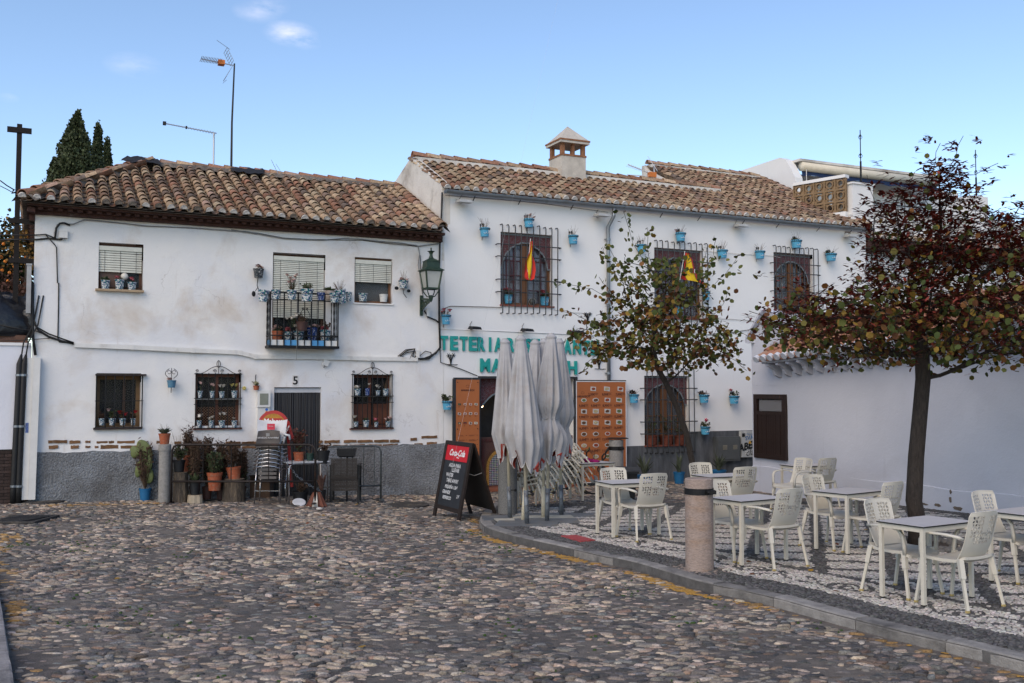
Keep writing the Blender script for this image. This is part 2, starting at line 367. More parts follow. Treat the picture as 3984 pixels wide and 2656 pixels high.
# --- raised pavement
bed=mat('pavement_bed',(.10,.095,.09),.95,nv=.3,nsc=12,bump=.4,bsc=80,tint=(.16,.15,.14),tsc=2)
SP=np.array([tuple(p)for p in SIDE]);
xs=np.arange(-1.2,13.2,.3);ys=np.arange(2.4,19.6,.3)
mb=MB();n_=len(SP)
pave=MB();
from mathutils.geometry import tessellate_polygon
tri=tessellate_polygon([[Vector((p[0],p[1],0))for p in SP]])
top=[(p[0],p[1],G(p[0],p[1])+SW)for p in SP];bot=[(p[0],p[1],G(p[0],p[1])-.1)for p in SP]
# a gridded sheet keeps the gentle fall of the ground
Xg,Yg=np.meshgrid(xs,ys);ing=inpoly(Xg.ravel()+.15,Yg.ravel()+.15,SP)
cells=[]
for (x,y,q)in zip(Xg.ravel(),Yg.ravel(),ing):
 cc=[(x,y),(x+.3,y),(x+.3,y+.3),(x,y+.3)]
 if all(inpoly(np.array([p[0]for p in cc]),np.array([p[1]for p in cc]),SP)):cells.append(cc)
for t in tri:pave.add([(SP[i][0],SP[i][1],G(*SP[i])+SW-.012)for i in t],[(0,1,2)])
for cc in cells:pave.quad(*[(p[0],p[1],G(*p)+SW-.004)for p in cc])
for i in range(n_):j=(i+1)%n_;pave.quad(bot[i],bot[j],(top[j][0],top[j][1],top[j][2]-.012),(top[i][0],top[i][1],top[i][2]-.012))
pavement=structure(pave.build('pavement',bed))
# kerb stones: one per piece along the bend
kerbm=mat('kerb_granite',src='obj',rough=.85,nv=.3,nsc=9,bump=.5,bsc=70,tint=(.09,.085,.08),tsc=2.5,tth=(.5,.7))
def offset(P,d):
 T=np.gradient(P,axis=0);T/=np.linalg.norm(T,axis=1)[:,None]+1e-9
 return P+np.stack([-T[:,1],T[:,0]],1)*d
def kerb_run(P,width,h,parent,side,length=.95,cols=None):
 seg=np.r_[0,np.cumsum(np.hypot(*np.diff(P,axis=0).T))];inn=offset(P,side*width);L=seg[-1];t=0;i=0
 while t<L-.1:
  e=min(L,t+length*random.uniform(.75,1.15)*(.55 if t<2.2 else 1));tt=np.linspace(t+.006,e-.006,5)
  o_=[(np.interp(q,seg,P[:,0]),np.interp(q,seg,P[:,1]))for q in tt];n_2=[(np.interp(q,seg,inn[:,0]),np.interp(q,seg,inn[:,1]))for q in tt]
  m_=MB();k5=len(tt);vs=[];dh=random.uniform(-.008,.006);sk=random.uniform(-.006,.006)
  for (a,b)in zip(o_,n_2):
   g=G(*a);ux,uy=(b[0]-a[0])/width,(b[1]-a[1])/width
   jz=random.uniform(-.003,.003)
   prof=[(0+sk,-.12),(0+sk,h-.03),(.006,h-.008),(.024,h+dh+jz),(width,h+dh),(width,-.1)]
   vs+=[(a[0]+ux*q,a[1]+uy*q,g+z)for q,z in prof]
  fc=[]
  for r in range(k5-1):
   for q in range(5):fc.append((r*6+q,r*6+q+1,(r+1)*6+q+1,(r+1)*6+q))
  fc+=[(5,4,3,2,1,0),tuple((k5-1)*6+q for q in range(6))]
  o=m_.add(vs,fc).build('kerb_stone',kerbm,parent);g=random.uniform(.8,1.15);o.color=(.25*g,.235*g,.215*g,1);t=e;i+=1
kerb_run(KERB,.17,SW,pavement,1)
lk=structure(empty('kerb',(0,0,0)))
kerb_run(LKa[::-1],.30,.11,lk,1,1.0)
for o in lk.children:o.color=(.27,.25,.24,1)
# pebble mosaic
cw,chh=.043,.034
xs=np.arange(-1.2,11.5,cw);ys=np.arange(4.6,19.4,chh)
X,Y=np.meshgrid(xs,ys);X=X+(np.arange(len(ys))%2)[:,None]*cw/2
X=X.ravel()+rng.normal(0,.009,X.size);Y=Y.ravel()+rng.normal(0,.008,Y.size)
k_=inpoly(X,Y,SP)&(X<.62*Y+2.4);X,Y=X[k_],Y[k_];D=dist_line(X,Y,KERB);k_=D>.175;X,Y,D=X[k_],Y[k_],D[k_]
# no stones through the tree pit
TREE2=(5.24,13.0);
k_=np.hypot(X-TREE2[0],Y-TREE2[1])>.42;X,Y,D=X[k_],Y[k_],D[k_]
n=len(X);wob=.018*vnoise(X,Y,9,2)
q=X-.29*(Y-12)-2.85+wob;rr=Y+.18*X-11.92+wob
bandd=np.abs((q/.82+.5)%1-.5)*.82<.09
linee=np.abs((rr/.56+.5)%1-.5)*.56<.066
dark=np.where(D<.60+wob,True,False)
edge=(D>1.33+wob)&(D<1.45+wob)
# leaf and curl motifs in the pale border
arc=np.r_[0,np.cumsum(np.hypot(*np.diff(KERB,axis=0).T))]
def along(X,Y):
 best=np.full(X.shape,1e9);A=np.zeros(X.shape)
 for i in range(len(KERB)-1):
  ax,ay=KERB[i];bx,by=KERB[i+1];L2=(bx-ax)**2+(by-ay)**2+1e-12
  t=np.clip(((X-ax)*(bx-ax)+(Y-ay)*(by-ay))/L2,0,1);d=np.hypot(X-ax-t*(bx-ax),Y-ay-t*(by-ay));m_=d<best
  best[m_]=d[m_];A[m_]=arc[i]+t[m_]*math.sqrt(L2)
 return A
AL=along(X,Y);u=(AL/1.35)%1*1.35-.675;v=D-.97
rad=np.hypot(u+.16,v-.02);th=np.arctan2(v-.02,u+.16)
spiral=(np.abs(((rad-.035*th/1.0)/.11)%1-.5)*.11<.027)&(rad<.21)
stem_=np.abs(v-.16*np.sin(u*6.2))<.026
leaf=(np.abs(u-.3)/.16+np.abs(v+.1-(u-.3)*.8)/.05<1)|(np.abs(u-.42)/.13+np.abs(v-.16+(u-.4)*.7)/.05<1)|(np.abs(u+.55)/.1+np.abs(v+.14)/.06<1)
motif=(D>.60)&(D<1.33)&(spiral|stem_|leaf)
field=D>=1.45
dark=dark|edge|motif|(field&(bandd|linee))
wallstrip=dist_line(X,Y,np.array(WALLB))<.55
dark=dark|(wallstrip&(np.abs((dist_line(X,Y,np.array(WALLB))-.42))>.06))|(Y>18.6)
dirt=.5+.5*np.clip(vnoise(X,Y,1.7,7)+.5,0,1)
cwht=np.array([.49,.455,.41]);cdrk=np.array([.066,.064,.062])
COL=np.where(dark[:,None],cdrk*rng.uniform(.6,1.9,(n,1)),cwht*rng.uniform(.62,1.25,(n,1))*(.78+.22*dirt[:,None]))*rng.uniform(.95,1.05,(n,3))
BOL=gp((2722,2216),SW);nb=np.hypot(X-BOL.x,Y-BOL.y);sand=(nb<.38)&(rng.random(n)<1.35-nb/.3);COL[sand]=np.array([.27,.22,.19])*rng.uniform(.8,1.1,(sand.sum(),1))
TVp,TFp=dome(6,[(1,-.2),(.8,.62)])
sz=np.where(sand,.006,rng.uniform(.009,.016,n));M_=stone_mats(X,Y,rng.uniform(.019,.026,n),rng.uniform(.014,.019,n),sz,rng.normal(0,.5,n),SW-.002)
pebm=mat('pebble_stone',src='attr',rough=.7,nv=.2,nsc=60,bump=0,spec=.35)
stuff(link('pebbles',scatter('pebbles',TVp,TFp,M_,pebm,COL),pavement))
# tree pit with rounded stones
tp=empty('tree_pit',(TREE2[0],TREE2[1],G(*TREE2)+SW));tag(tp,'round planting pit ringed by rounded grey stones at the large tree','tree pit')
MB().lathe([(.40,-.09),(.40,.012),(.0,.02)],24,cap=False).build('soil',mat('pit_soil',(.06,.045,.035),.95,nv=.4,nsc=20,bump=.9,bsc=60),tp)
grs=mat('pit_stone',(.13,.125,.12),.85,nv=.35,nsc=12,bump=.5,bsc=50)
pit=MB().ball((0,0,0),.075,n=7,m=4,sc=(1,.7,.55)).mesh('stone',grs,True)
for ring,cnt in ((.44,24),(.57,30)):
 for k in range(cnt):
  a=2*math.pi*k/cnt+random.uniform(-.05,.05);link('stone',pit,tp,(ring*math.cos(a),ring*math.sin(a),.012+random.uniform(-.01,.012)),(0,0,a+1.57+random.uniform(-.3,.3)))
  # iron covers and grate
iron=mat('cast_iron',(.055,.052,.05),.7,.3,nv=.3,nsc=15,bump=.6,bsc=60,tint=(.12,.10,.08),tsc=3)
def cover(px,rad_,label):
 p=gp(px);o=thing('manhole_cover',label,'manhole cover',(p.x,p.y,p.z));m=MB().lathe([(rad_,-.02),(rad_,.03),(rad_-.02,.036),(0,.036)],28,cap=False)
 m.build('rim',iron,o);mm_=MB()
 for k in range(-4,5):
  w_=math.sqrt(max(0,1-(k/5)**2))*rad_*.85;mm_.box(-w_,w_,k*rad_/5.2-.014,k*rad_/5.2+.014,.034,.044)
 mm_.build('cover_ribs',iron,o)
cover(c(14,1150,132),.42,'round dark iron manhole cover in the cobbles left of the menu easel')
cover(c(13,350,112),.38,'dark iron manhole cover in the cobbles beside the left wall')
a,b=gp(c(13,-150,288)),gp(c(13,290,288));a2=gp(c(13,-150,230));gl=b.x-a.x;gd=a2.y-a.y
gr=thing('drain_grate','long slotted iron drain grate set in the road at left','drain grate',(a.x,a.y,a.z))
MB().box(0,gl,0,gd,-.03,.012).build('frame',mat('grate_dark',(.03,.03,.03),.8,.2),gr)
bar_=MB().bar((0,.05,.03),(.25,gd-.05,.03),.035,.02).mesh('bar',iron)
k=0
while k*.085+.3<gl:link('bar',bar_,gr,(k*.085,0,0));k+=1
MB().box(0,gl,0,.04,.01,.04).box(0,gl,gd-.04,gd,.01,.04).box(gl-.04,gl,.042,gd-.042,.01,.04).build('rim',iron,gr)
p4=[gp(c(11,*q),SW)for q in ((-40,868),(95,862),(262,906),(130,918))]
redm=mat('red_cover',(.36,.055,.055),.6,nv=.25,nsc=10,bump=.5,bsc=50)
o=thing('utility_cover','small red painted utility cover flush with the pebble pavement','utility cover',p4[0])
m=MB();vs=[Vector((q.x,q.y,q.z))-Vector(p4[0])for q in p4]
m.add([v+Vector((0,0,-.02))for v in vs]+[v+Vector((0,0,.018))for v in vs],[(4,5,6,7),(0,1,5,4),(1,2,6,5),(2,3,7,6),(3,0,4,7)]);m.build('plate',redm,o)
cen=sum(vs,Vector())/4;m=MB()
for k in range(5):m.box(cen.x-.12+k*.055,cen.x-.09+k*.055,cen.y-.02,cen.y+.02,.0175,.022)
m.build('raised_mark',redm,o)
# ================================================================== SHARED SURFACES
def plaster(name,col=(.74,.745,.76),stain=(.52,.43,.34),amt=.5,cracks=True,bump=.35,patch=(.66,.69,.76),thr=(.56,.78)):
 m=bpy.data.materials.new(name);m.use_nodes=True;t=m.node_tree;L=t.links.new;N=t.nodes.new;b=t.nodes['Principled BSDF']
 b.inputs['Roughness'].default_value=.9;b.inputs['Specular IOR Level'].default_value=.2;co=N('ShaderNodeTexCoord').outputs['Object']
 def noise(sc,det=6,ro=.6,dist=0,st=None):
  n=N('ShaderNodeTexNoise');n.inputs['Scale'].default_value=sc;n.inputs['Detail'].default_value=det;n.inputs['Roughness'].default_value=ro;n.inputs['Distortion'].default_value=dist
  if st:mp_=N('ShaderNodeMapping');mp_.inputs['Scale'].default_value=st;L(co,mp_.inputs[0]);L(mp_.outputs[0],n.inputs['Vector'])
  else:L(co,n.inputs['Vector'])
  return n.outputs['Fac']
 def ramp(x,a,c_,lo=0.,hi=1.):
  r=N('ShaderNodeMapRange');r.inputs['From Min'].default_value=a;r.inputs['From Max'].default_value=c_;r.inputs['To Min'].default_value=lo;r.inputs['To Max'].default_value=hi;L(x,r.inputs['Value']);return r.outputs[0]
 def mix(f,a,b_,mode='MIX'):
  x=N('ShaderNodeMix');x.data_type='RGBA';x.blend_type=mode
  if isinstance(f,float):x.inputs['Factor'].default_value=f
  else:L(f,x.inputs['Factor'])
  for s_,q in (('A',a),('B',b_)):
   if isinstance(q,tuple):x.inputs[s_].default_value=(*q,1)
   else:L(q,x.inputs[s_])
  return x.outputs['Result']
 base=mix(ramp(noise(.9,4,.5,.6),.42,.62),col,patch)
 base=mix(ramp(noise(.75,9,.62,.3),thr[0],thr[1],0,amt),base,stain)
 base=mix(ramp(noise(1.6,8,.7,0,(3.5,3.5,.35)),.6,.82,0,amt*.8),base,(stain[0]*.9,stain[1]*.9,stain[2]*.9))
 base=mix(ramp(noise(26,4,.6),.62,.8,0,.35*amt),base,(.35,.32,.3))
 if cracks:
  vn=N('ShaderNodeTexVoronoi');vn.feature='DISTANCE_TO_EDGE';vn.inputs['Scale'].default_value=.55
  nz=N('ShaderNodeTexNoise');nz.inputs['Scale'].default_value=2.6;nz.inputs['Detail'].default_value=6;L(co,nz.inputs['Vector'])
  va=N('ShaderNodeVectorMath');va.operation='MULTIPLY_ADD';va.inputs[1].default_value=(.9,.9,.9);L(nz.outputs['Color'],va.inputs[0]);L(co,va.inputs[2]);L(va.outputs[0],vn.inputs['Vector'])
  ck=ramp(vn.outputs['Distance'],.0,.006,1,0);gate=ramp(noise(.6,2),.54,.6)
  mu=N('ShaderNodeMath');mu.operation='MULTIPLY';L(ck,mu.inputs[0]);L(gate,mu.inputs[1])
  m2=N('ShaderNodeMath');m2.operation='MULTIPLY';m2.inputs[1].default_value=.45;L(mu.outputs[0],m2.inputs[0]);base=mix(m2.outputs[0],base,(.26,.22,.19))
 L(base,b.inputs['Base Color'])
 h=N('ShaderNodeMath');h.operation='ADD';L(noise(3,6,.6),h.inputs[0]);h2=N('ShaderNodeMath');h2.operation='MULTIPLY';h2.inputs[1].default_value=.25;L(noise(30,5),h2.inputs[0]);L(h2.outputs[0],h.inputs[1])
 bm=N('ShaderNodeBump');bm.inputs['Strength'].default_value=bump;bm.inputs['Distance'].default_value=.05;L(h.outputs[0],bm.inputs['Height']);L(bm.outputs[0],b.inputs['Normal'])
 MATS[name]=m;return m
PL1=plaster('limewash_old',col=(.75,.735,.71),patch=(.69,.69,.70),amt=.8,thr=(.52,.74));PL2=plaster('limewash_clean',col=(.75,.745,.735),patch=(.73,.725,.715),amt=.16,cracks=False,bump=.15,thr=(.62,.85))
PL3=plaster('limewash_blue',col=(.54,.55,.60),patch=(.51,.52,.57),stain=(.34,.33,.34),amt=.45,cracks=False,bump=.25,thr=(.6,.85))
PLG=plaster('gable_plaster',col=(.66,.63,.58),patch=(.6,.57,.52),stain=(.2,.17,.14),amt=.8,cracks=False,bump=.4,thr=(.5,.68))
ROUGHC=mat('roughcast',(.26,.275,.29),.95,nv=.45,nsc=28,bump=3.0,bsc=32,tint=(.15,.15,.15),tsc=1.3,tth=(.42,.66))
DADO=mat('dark_dado',(.075,.08,.088),.75,nv=.35,nsc=3,bump=.3,bsc=20,tint=(.15,.155,.165),tsc=1.6,tth=(.46,.72),stretch=(3,3,.6))
WOOD=mat('brown_wood',(.085,.035,.018),.6,nv=.4,nsc=6,bump=.3,bsc=40,stretch=(6,6,1));WOODM=mat('mid_wood',(.16,.07,.028),.5,nv=.35,nsc=6,bump=.2,bsc=40,stretch=(8,8,1))
DKWOOD=mat('dark_paint_wood',(.022,.011,.008),.5,nv=.5,nsc=7,bump=.3,bsc=40,tint=(.06,.03,.02),tsc=5,tth=(.6,.7),stretch=(6,6,1))
CORN=mat('cornice_brown',(.062,.022,.014),.75,nv=.6,nsc=9,bump=.6,bsc=40,tint=(.14,.10,.08),tsc=4,tth=(.6,.7))
BLACKI=mat('black_iron',(.012,.012,.013),.55,.4,nv=.2,bump=.2,bsc=90);GREYI=mat('grey_iron',(.045,.047,.05),.55,.4,nv=.2,nsc=20)
DARK=mat('dark_inside',(.012,.011,.010),.9,nv=.2);ROOMG=mat('grey_curtain',(.13,.13,.13),.8,nv=.25,nsc=3)
MORT=mat('roof_mortar',(.20,.17,.14),.95,nv=.5,nsc=14,bump=1.6,bsc=30,tint=(.11,.09,.075),tsc=2.5,tth=(.45,.62));MORTW=mat('white_mortar',(.56,.53,.49),.9,nv=.35,nsc=11,bump=.8,bsc=30,tint=(.22,.19,.16),tsc=7,tth=(.52,.7))
TILE_A=mat('clay_tile',src='attr',rough=.9,nv=.42,nsc=11,bump=.7,bsc=38,spec=.2,tint=(.10,.085,.07),tsc=8,tth=(.5,.75));TILE_O=mat('clay_tile_single',src='obj',rough=.9,nv=.42,nsc=11,bump=.7,bsc=38,spec=.2,tint=(.10,.085,.07),tsc=8,tth=(.5,.75))
PVC=mat('white_trunking',(.66,.65,.62),.55,nv=.1,nsc=4,tint=(.45,.42,.38),tsc=3,tth=(.6,.8));CABLE=mat('black_cable',(.012,.012,.012),.6,nv=.1);CABLEG=mat('grey_cable',(.24,.24,.24),.7,nv=.2)
SLAT=mat('blind_slat',(.62,.62,.54),.6,nv=.12,nsc=8,tint=(.42,.40,.33),tsc=2,tth=(.55,.75));GALV=mat('galvanised',(.26,.285,.31),.42,.75,nv=.2,nsc=6,tint=(.2,.2,.2),tsc=3)
WINGL=glass('window_glass',(.06,.07,.08),.16,.08,.35)
def brickmesh():pass
def wall_sheet(name,s0,s1,z0,z1,holes,depth,mat_,parent,wob=.012,seed=0,o=0.0,back=True,top=None,bottom=None):
 """front skin of a wall in house coordinates (x along, -y outward) with real openings and reveals"""
 def w(x,z):
  e=min(1,min(abs(x-s0),abs(x-s1))/.2)
  return wob*e*(math.sin(x*1.9+z*1.1+seed)+math.sin(x*.7-z*2.3+seed*2)*.8+.5*math.sin(x*5.1+z*4.3))
 xs=set(np.arange(s0,s1,.3).round(3))|{s0,s1};zs=set(np.arange(z0,z1,.3).round(3))|{z0,z1}
 for h in holes:xs|={h[0],h[1]};zs|={h[2],h[3]}
 def clean(a,keep):
  a=sorted(a);r=[]
  for q in a:
   if r and q-r[-1]<.05:
    if q in keep:r[-1]=q
    continue
   r.append(q)
  return r
 kx={s0,s1}|{q for h in holes for q in h[:2]};kz={z0,z1}|{q for h in holes for q in h[2:4]}
 xs,zs=clean(xs,kx),clean(zs,kz);m=MB();idx={}
 def zt(x,z):
  if top is not None and z>zs[-1]-1e-6:return top(x)
  return z
 for i,x in enumerate(xs):
  for j,z in enumerate(zs):idx[i,j]=len(m.v);m.v.append((x,-o+w(x,z),zt(x,z)));m.c.append((1,1,1))
 for i in range(len(xs)-1):
  for j in range(len(zs)-1):
   cx_,cz_=(xs[i]+xs[i+1])/2,(zs[j]+zs[j+1])/2
   if any(h[0]<cx_<h[1]and h[2]<cz_<h[3]for h in holes):continue
   m.f.append((idx[i,j],idx[i+1,j],idx[i+1,j+1],idx[i,j+1]));m.m.append(0)
 def fy(x,z): # the skin's own y on a shared grid point
  return -o+w(x,z)
 for h in holes:
  dp=h[4]if len(h)>4 else depth
  hx=[x for x in xs if h[0]-1e-6<=x<=h[1]+1e-6];hz=[z for z in zs if h[2]-1e-6<=z<=h[3]+1e-6]
  for za,zb_ in zip(hz[:-1],hz[1:]):
   for x in (h[0],h[1]):m.quad((x,fy(x,za),za),(x,dp,za),(x,dp,zb_),(x,fy(x,zb_),zb_))
  for xa,xb in zip(hx[:-1],hx[1:]):
   for z in (h[2],h[3]):m.quad((xa,fy(xa,z),z),(xb,fy(xb,z),z),(xb,dp,z),(xa,dp,z))
 o_=m.build(name,mat_,parent,smooth=False)
 return smooth_angle(o_,30),fy
TILEC=np.array([(.34,.25,.17),(.30,.21,.14),(.26,.17,.115),(.21,.13,.09),(.24,.125,.085),(.17,.12,.095),(.38,.30,.21),(.28,.19,.15),(.13,.10,.085)])
TILEC=TILEC*1.28
TILEP=np.array([.2,.17,.14,.11,.1,.09,.09,.06,.04])
def barrel(L=.42,r0=.088,r1=.072,th=.014,n=6,up=True):
 V,F=[],[]
 for (rr,ll)in ((r0,0),(r1,L),(r0-th,0),(r1-th,L)):
  for k in range(n+1):
   a=math.pi*k/n;V.append((math.cos(a)*rr,ll,math.sin(a)*rr*1.02*(1 if up else -1)))
 q=n+1
 for k in range(n):
  F+=[(k,k+1,q+k+1),(k,q+k+1,q+k)];F+=[(2*q+k,3*q+k+1,2*q+k+1),(2*q+k,3*q+k,3*q+k+1)]
  F+=[(k,2*q+k,2*q+k+1),(k,2*q+k+1,k+1)]
 return np.array(V),np.array(F)
BV,BF=barrel();CV,CF=barrel(.46,.082,.098,.012,5,False)
def frame_mat(orig,u,w):
 u=Vector(u).normalized();w=(Vector(w)-u*Vector(w).dot(u)).normalized();n=u.cross(w);M=Matrix.Identity(4)
 for i in range(3):M[i][0],M[i][1],M[i][2],M[i][3]=u[i],w[i],n[i],orig[i]
 return M
def tile_field(parent,Mroof,ulen,wmax,inside,spacing=.235,expo=.29,shown=300,name='roof',skew=0.0,dark=0.0):
 """cover tiles and channels; the first `shown` covers (nearest the eave) are pieces of their own"""
 cov,chn=[],[];nu=int(ulen/spacing)
 for i in range(nu+1):
  uj=i*spacing;drift=random.uniform(-.012,.012);off=random.uniform(-.04,.04);j=0;cd=random.random()
  while j*expo<wmax:
   wv=j*expo+(off if j else 0)
   if inside(uj,wv):
    tilt=.10+random.uniform(-.02,.02);rz=random.gauss(0,.02)+skew
    M=Matrix.Translation((uj+drift*j*.3+random.gauss(0,.004),wv,.042+random.uniform(-.004,.006)))@Matrix.Rotation(rz,4,'Z')@Matrix.Rotation(-tilt,4,'X')@Matrix.Rotation(random.gauss(0,.04),4,'Y')
    cov.append((j,Mroof@M))
   if inside(uj+spacing/2,wv):
    chn.append(Mroof@Matrix.Translation((uj+spacing/2,wv,.060))@Matrix.Rotation(-.09,4,'X'))
   j+=1
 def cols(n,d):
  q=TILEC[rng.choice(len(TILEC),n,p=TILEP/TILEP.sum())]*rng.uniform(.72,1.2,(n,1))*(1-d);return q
 cov.sort(key=lambda q:q[0]);me=npmesh('tile',BV,BF,TILE_O,True);C=cols(len(cov),dark)
 for k,(j,M)in enumerate(cov[:shown]):
  o=link('tile',me,parent);o.matrix_local=M;o.color=(*[float(x)for x in C[k]],1)
 if len(cov)>shown:
  stuff(link('tiles',scatter('tiles',BV,BF,np.array([np.array(M)for _,M in cov[shown:]]),TILE_A,C[shown:]),parent))
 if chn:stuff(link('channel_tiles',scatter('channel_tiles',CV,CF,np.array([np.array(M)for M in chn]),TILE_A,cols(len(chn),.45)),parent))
 return cov
def cap_row(parent,a,b,name='ridge_tile',r=.10,step=.34,lift=.02,bed_=True,w_=.30,mortar=MORT,sc=1.0):
 a,b=Vector(a),Vector(b);d=b-a;L=d.length;d.normalize();n=max(1,int(L/step));me=MATS.get('_cap')
 if me is None:v,f=barrel(.42,.11,.095,.016,6);me=npmesh('ridge_tile',v,f,TILE_O,True);MATS['_cap']=me
 side=Vector((d.y,-d.x,0)).normalized();
 for k in range(n):
  p=a+d*(k*L/n);M=frame_mat(p+Vector((0,0,lift+random.uniform(-.008,.008))),side,d)@Matrix.Rotation(-.07,4,'X')@Matrix.Rotation(random.gauss(0,.05),4,'Z')@Matrix.Scale(sc,4)
  o=link(name,me,parent);o.matrix_local=M;q=TILEC[random.choice([0,1,2,3,4,7])]*random.uniform(.7,1.15);o.color=(*[float(x)for x in q],1)
 if bed_:
  m=MB();up=side.cross(d);
  if up.z<0:up=-up
  K=max(2,int(L/.25));prev=None
  for k in range(K+1):
   p=a+d*(L*k/K);j=lambda:random.uniform(-.025,.025)
   ring=[p-side*(w_+j())-up*.10,p-side*(w_*.55+j())+up*(.02+j()*.5),p+up*.05,p+side*(w_*.55+j())+up*(.02+j()*.5),p+side*(w_+j())-up*.10]
   if prev:
    for q in range(4):m.quad(prev[q],prev[q+1],ring[q+1],ring[q])
   prev=ring
  m.build('mortar_bed',mortar,parent)
def rect_h(k,x0,y0,x1,y1,o=0.0):
 """opening from its corners in a crop: -> (s0, s1, z0, z1)"""
 a,b,c1,d=fs(c(k,x0,y0),o),fs(c(k,x1,y0),o),fs(c(k,x0,y1),o),fs(c(k,x1,y1),o)
 return [round((a[0]+c1[0])/2,3),round((b[0]+d[0])/2,3),round((c1[1]+d[1])/2,3),round((a[1]+b[1])/2,3)]
def quad_h(k,pts,o=0.0):
 q=[fs(c(k,*p),o)for p in pts] # tl, tr, br, bl
 return [round((q[0][0]+q[3][0])/2,3),round((q[1][0]+q[2][0])/2,3),round((q[2][1]+q[3][1])/2,3),round((q[0][1]+q[1][1])/2,3)]
 # ================================================================== HOUSE 1 (old, left)
h1=thing('old_house','old two-storey limewashed house with sagging tiled roof and lantern','house',(P0[0],P0[1],0),FANG)
S1R=8.28
W_UL=quad_h(1,((857,1212),(1245,1237),(1245,1568+60),(850,1568+35)));W_UL[2]=round((fs(c(2,657,40))[1]+fs(c(2,962,50))[1])/2,3)
W_BAL=quad_h(3,((322,757),(718,770),(708,1455),(306,1455)));W_UR=quad_h(3,((942,785),(1230,797),(1225,1137),(936,1132)))
W_LL=quad_h(2,((655,628),(952,628),(955,978),(645,978)));W_LM=quad_h(2,((1325,615),(1628,620),(1625,983),(1320,983)));W_LR=quad_h(4,((1055,243),(1398,240),(1393,703),(1042,703)))
DOOR=quad_h(4,((373,347),(782,352),(775,1285),(362,1285)))
DOOR[2]=-.16
zb=-.45;ZTOP1=5.42
holes=[tuple(W_UL),tuple(W_BAL),tuple(W_UR),tuple(W_LL)+(.3,),tuple(W_LM)+(.22,),tuple(W_LR)+(.22,),tuple(DOOR)]
print('H1 openings',holes)
zst=lambda s:fs(c(2,300,1135))[1]if s<3 else fs(c(4,1300,880))[1]
ZB1=(fs(c(2,300,1135))[1]+fs(c(4,1300,880))[1])/2 # top of the roughcast plinth
print('ZB1',fs(c(2,300,1135)),fs(c(4,1300,880)),'eave',fs(c(1,300,860),.45),fs(c(3,1600,580),.45))
h1w,fy1=wall_sheet('wall',-.02,S1R,zb,ZTOP1,holes,.17,PL1,h1,wob=.010)
# roughcast plinth, a skin proud of the wall
pl_holes=[(DOOR[0]-.002,DOOR[1]+.002,zb,ZB1)]
segs=[(-.03,DOOR[0]-.01),(DOOR[1]+.01,S1R+.02)]
for i,(a,b)in enumerate(segs):
 m=MB();K=int((b-a)/.12);Hs=[(-.0,zb)];rows=9
 zt=lambda s:ZB1+(.02 if s<3 else 0)+.012*math.sin(s*7)+.008*math.sin(s*19)
 for k in range(K+1):
  s_=a+(b-a)*k/K
  for r in range(rows+1):z=zb+(zt(s_)-zb)*r/rows;m.v.append((s_,-.028+.008*math.sin(s_*3+z*4)+random.uniform(-.004,.004),z));m.c.append((1,1,1))
  m.v.append((s_,.03,zt(s_)));m.c.append((1,1,1))
 for k in range(K):
  for r in range(rows+1):q=k*(rows+2)+r;m.f.append((q,q+rows+2,q+rows+3,q+1));m.m.append(0)
 m.box(a,a+.002,-.02,.03,zb,ZB1).box(b-.002,b,-.02,.03,zb,ZB1)
 smooth_angle(m.build('plinth',ROUGHC,h1),50)
 # other walls closing the volume
m=MB();m.box(-.02,.10,.02,5.5,zb,ZTOP1).box(S1R-.1,S1R-.004,.02,5.5,zb,ZTOP1).box(-.02,S1R-.1,5.4,5.5,zb,ZTOP1);m.build('side_walls',PL1,h1)
MB().box(.1,S1R-.1,.9,.92,zb,ZTOP1).build('inner_wall',DARK,h1)
# exposed bricks above the plinth
BRK=mat('old_brick',src='obj',rough=.95,nv=.4,nsc=8,bump=.8,bsc=40,tint=(.30,.25,.2),tsc=6,tth=(.6,.75))
bv=MB();
def brick(s0,s1,z0,z1):
 j=lambda a=.006:random.uniform(-a,a);n=5;pts=[(s0+(s1-s0)*k/n,z0+j())for k in range(n+1)]+[(s1-(s1-s0)*k/n,z1+j())for k in range(n+1)]
 o=MB().poly([(p[0]+j(),p[1])for p in pts],-.018,.01,axis='y').build('brick',BRK,h1);g=random.uniform(.75,1.2);o.color=(.19*g,.098*g,.045*g,1)
rows=[(2,[(328,1065,455,1087),(470,1067,545,1088),(575,1068,612,1084),(652,1070,730,1088),(735,1070,772,1088),(792,1068,912,1088)]),(2,[(330,1100,395,1124),(480,1101,535,1123),(578,1104,612,1118),(640,1104,668,1120),(683,1097,803,1124),(817,1101,925,1124)]),
 (2,[(1060,1070,1110,1088),(1180,1074,1228,1092),(1530,1074,1628,1092),(1640,1074,1738,1092)]),(2,[(1640,1104,1735,1124),(1530,1104,1630,1124),(1250,1074,1370,1092)]),
 (4,[(92,822,195,845),(92,878,190,890),(0,822,76,845)]),(4,[(765,812,795,836),(810,810,942,834),(980,808,1088,833),(1102,808,1230,832),(1246,806,1370,830),(1385,806,1460,830)]),
 (4,[(765,850,866,874),(882,850,1012,874),(1030,846,1162,872),(1180,845,1308,870),(1322,842,1448,866),(1560,790,1614,814),(1595,836,1668,858),(1657,770,1790,794),(1700,826,1790,855)])]
for k,rs in rows:
 for r in rs:
  a=fs(c(k,r[0],r[3]));b=fs(c(k,r[2],r[1]));brick(a[0],b[0],min(a[1],b[1]),max(a[1],b[1]))
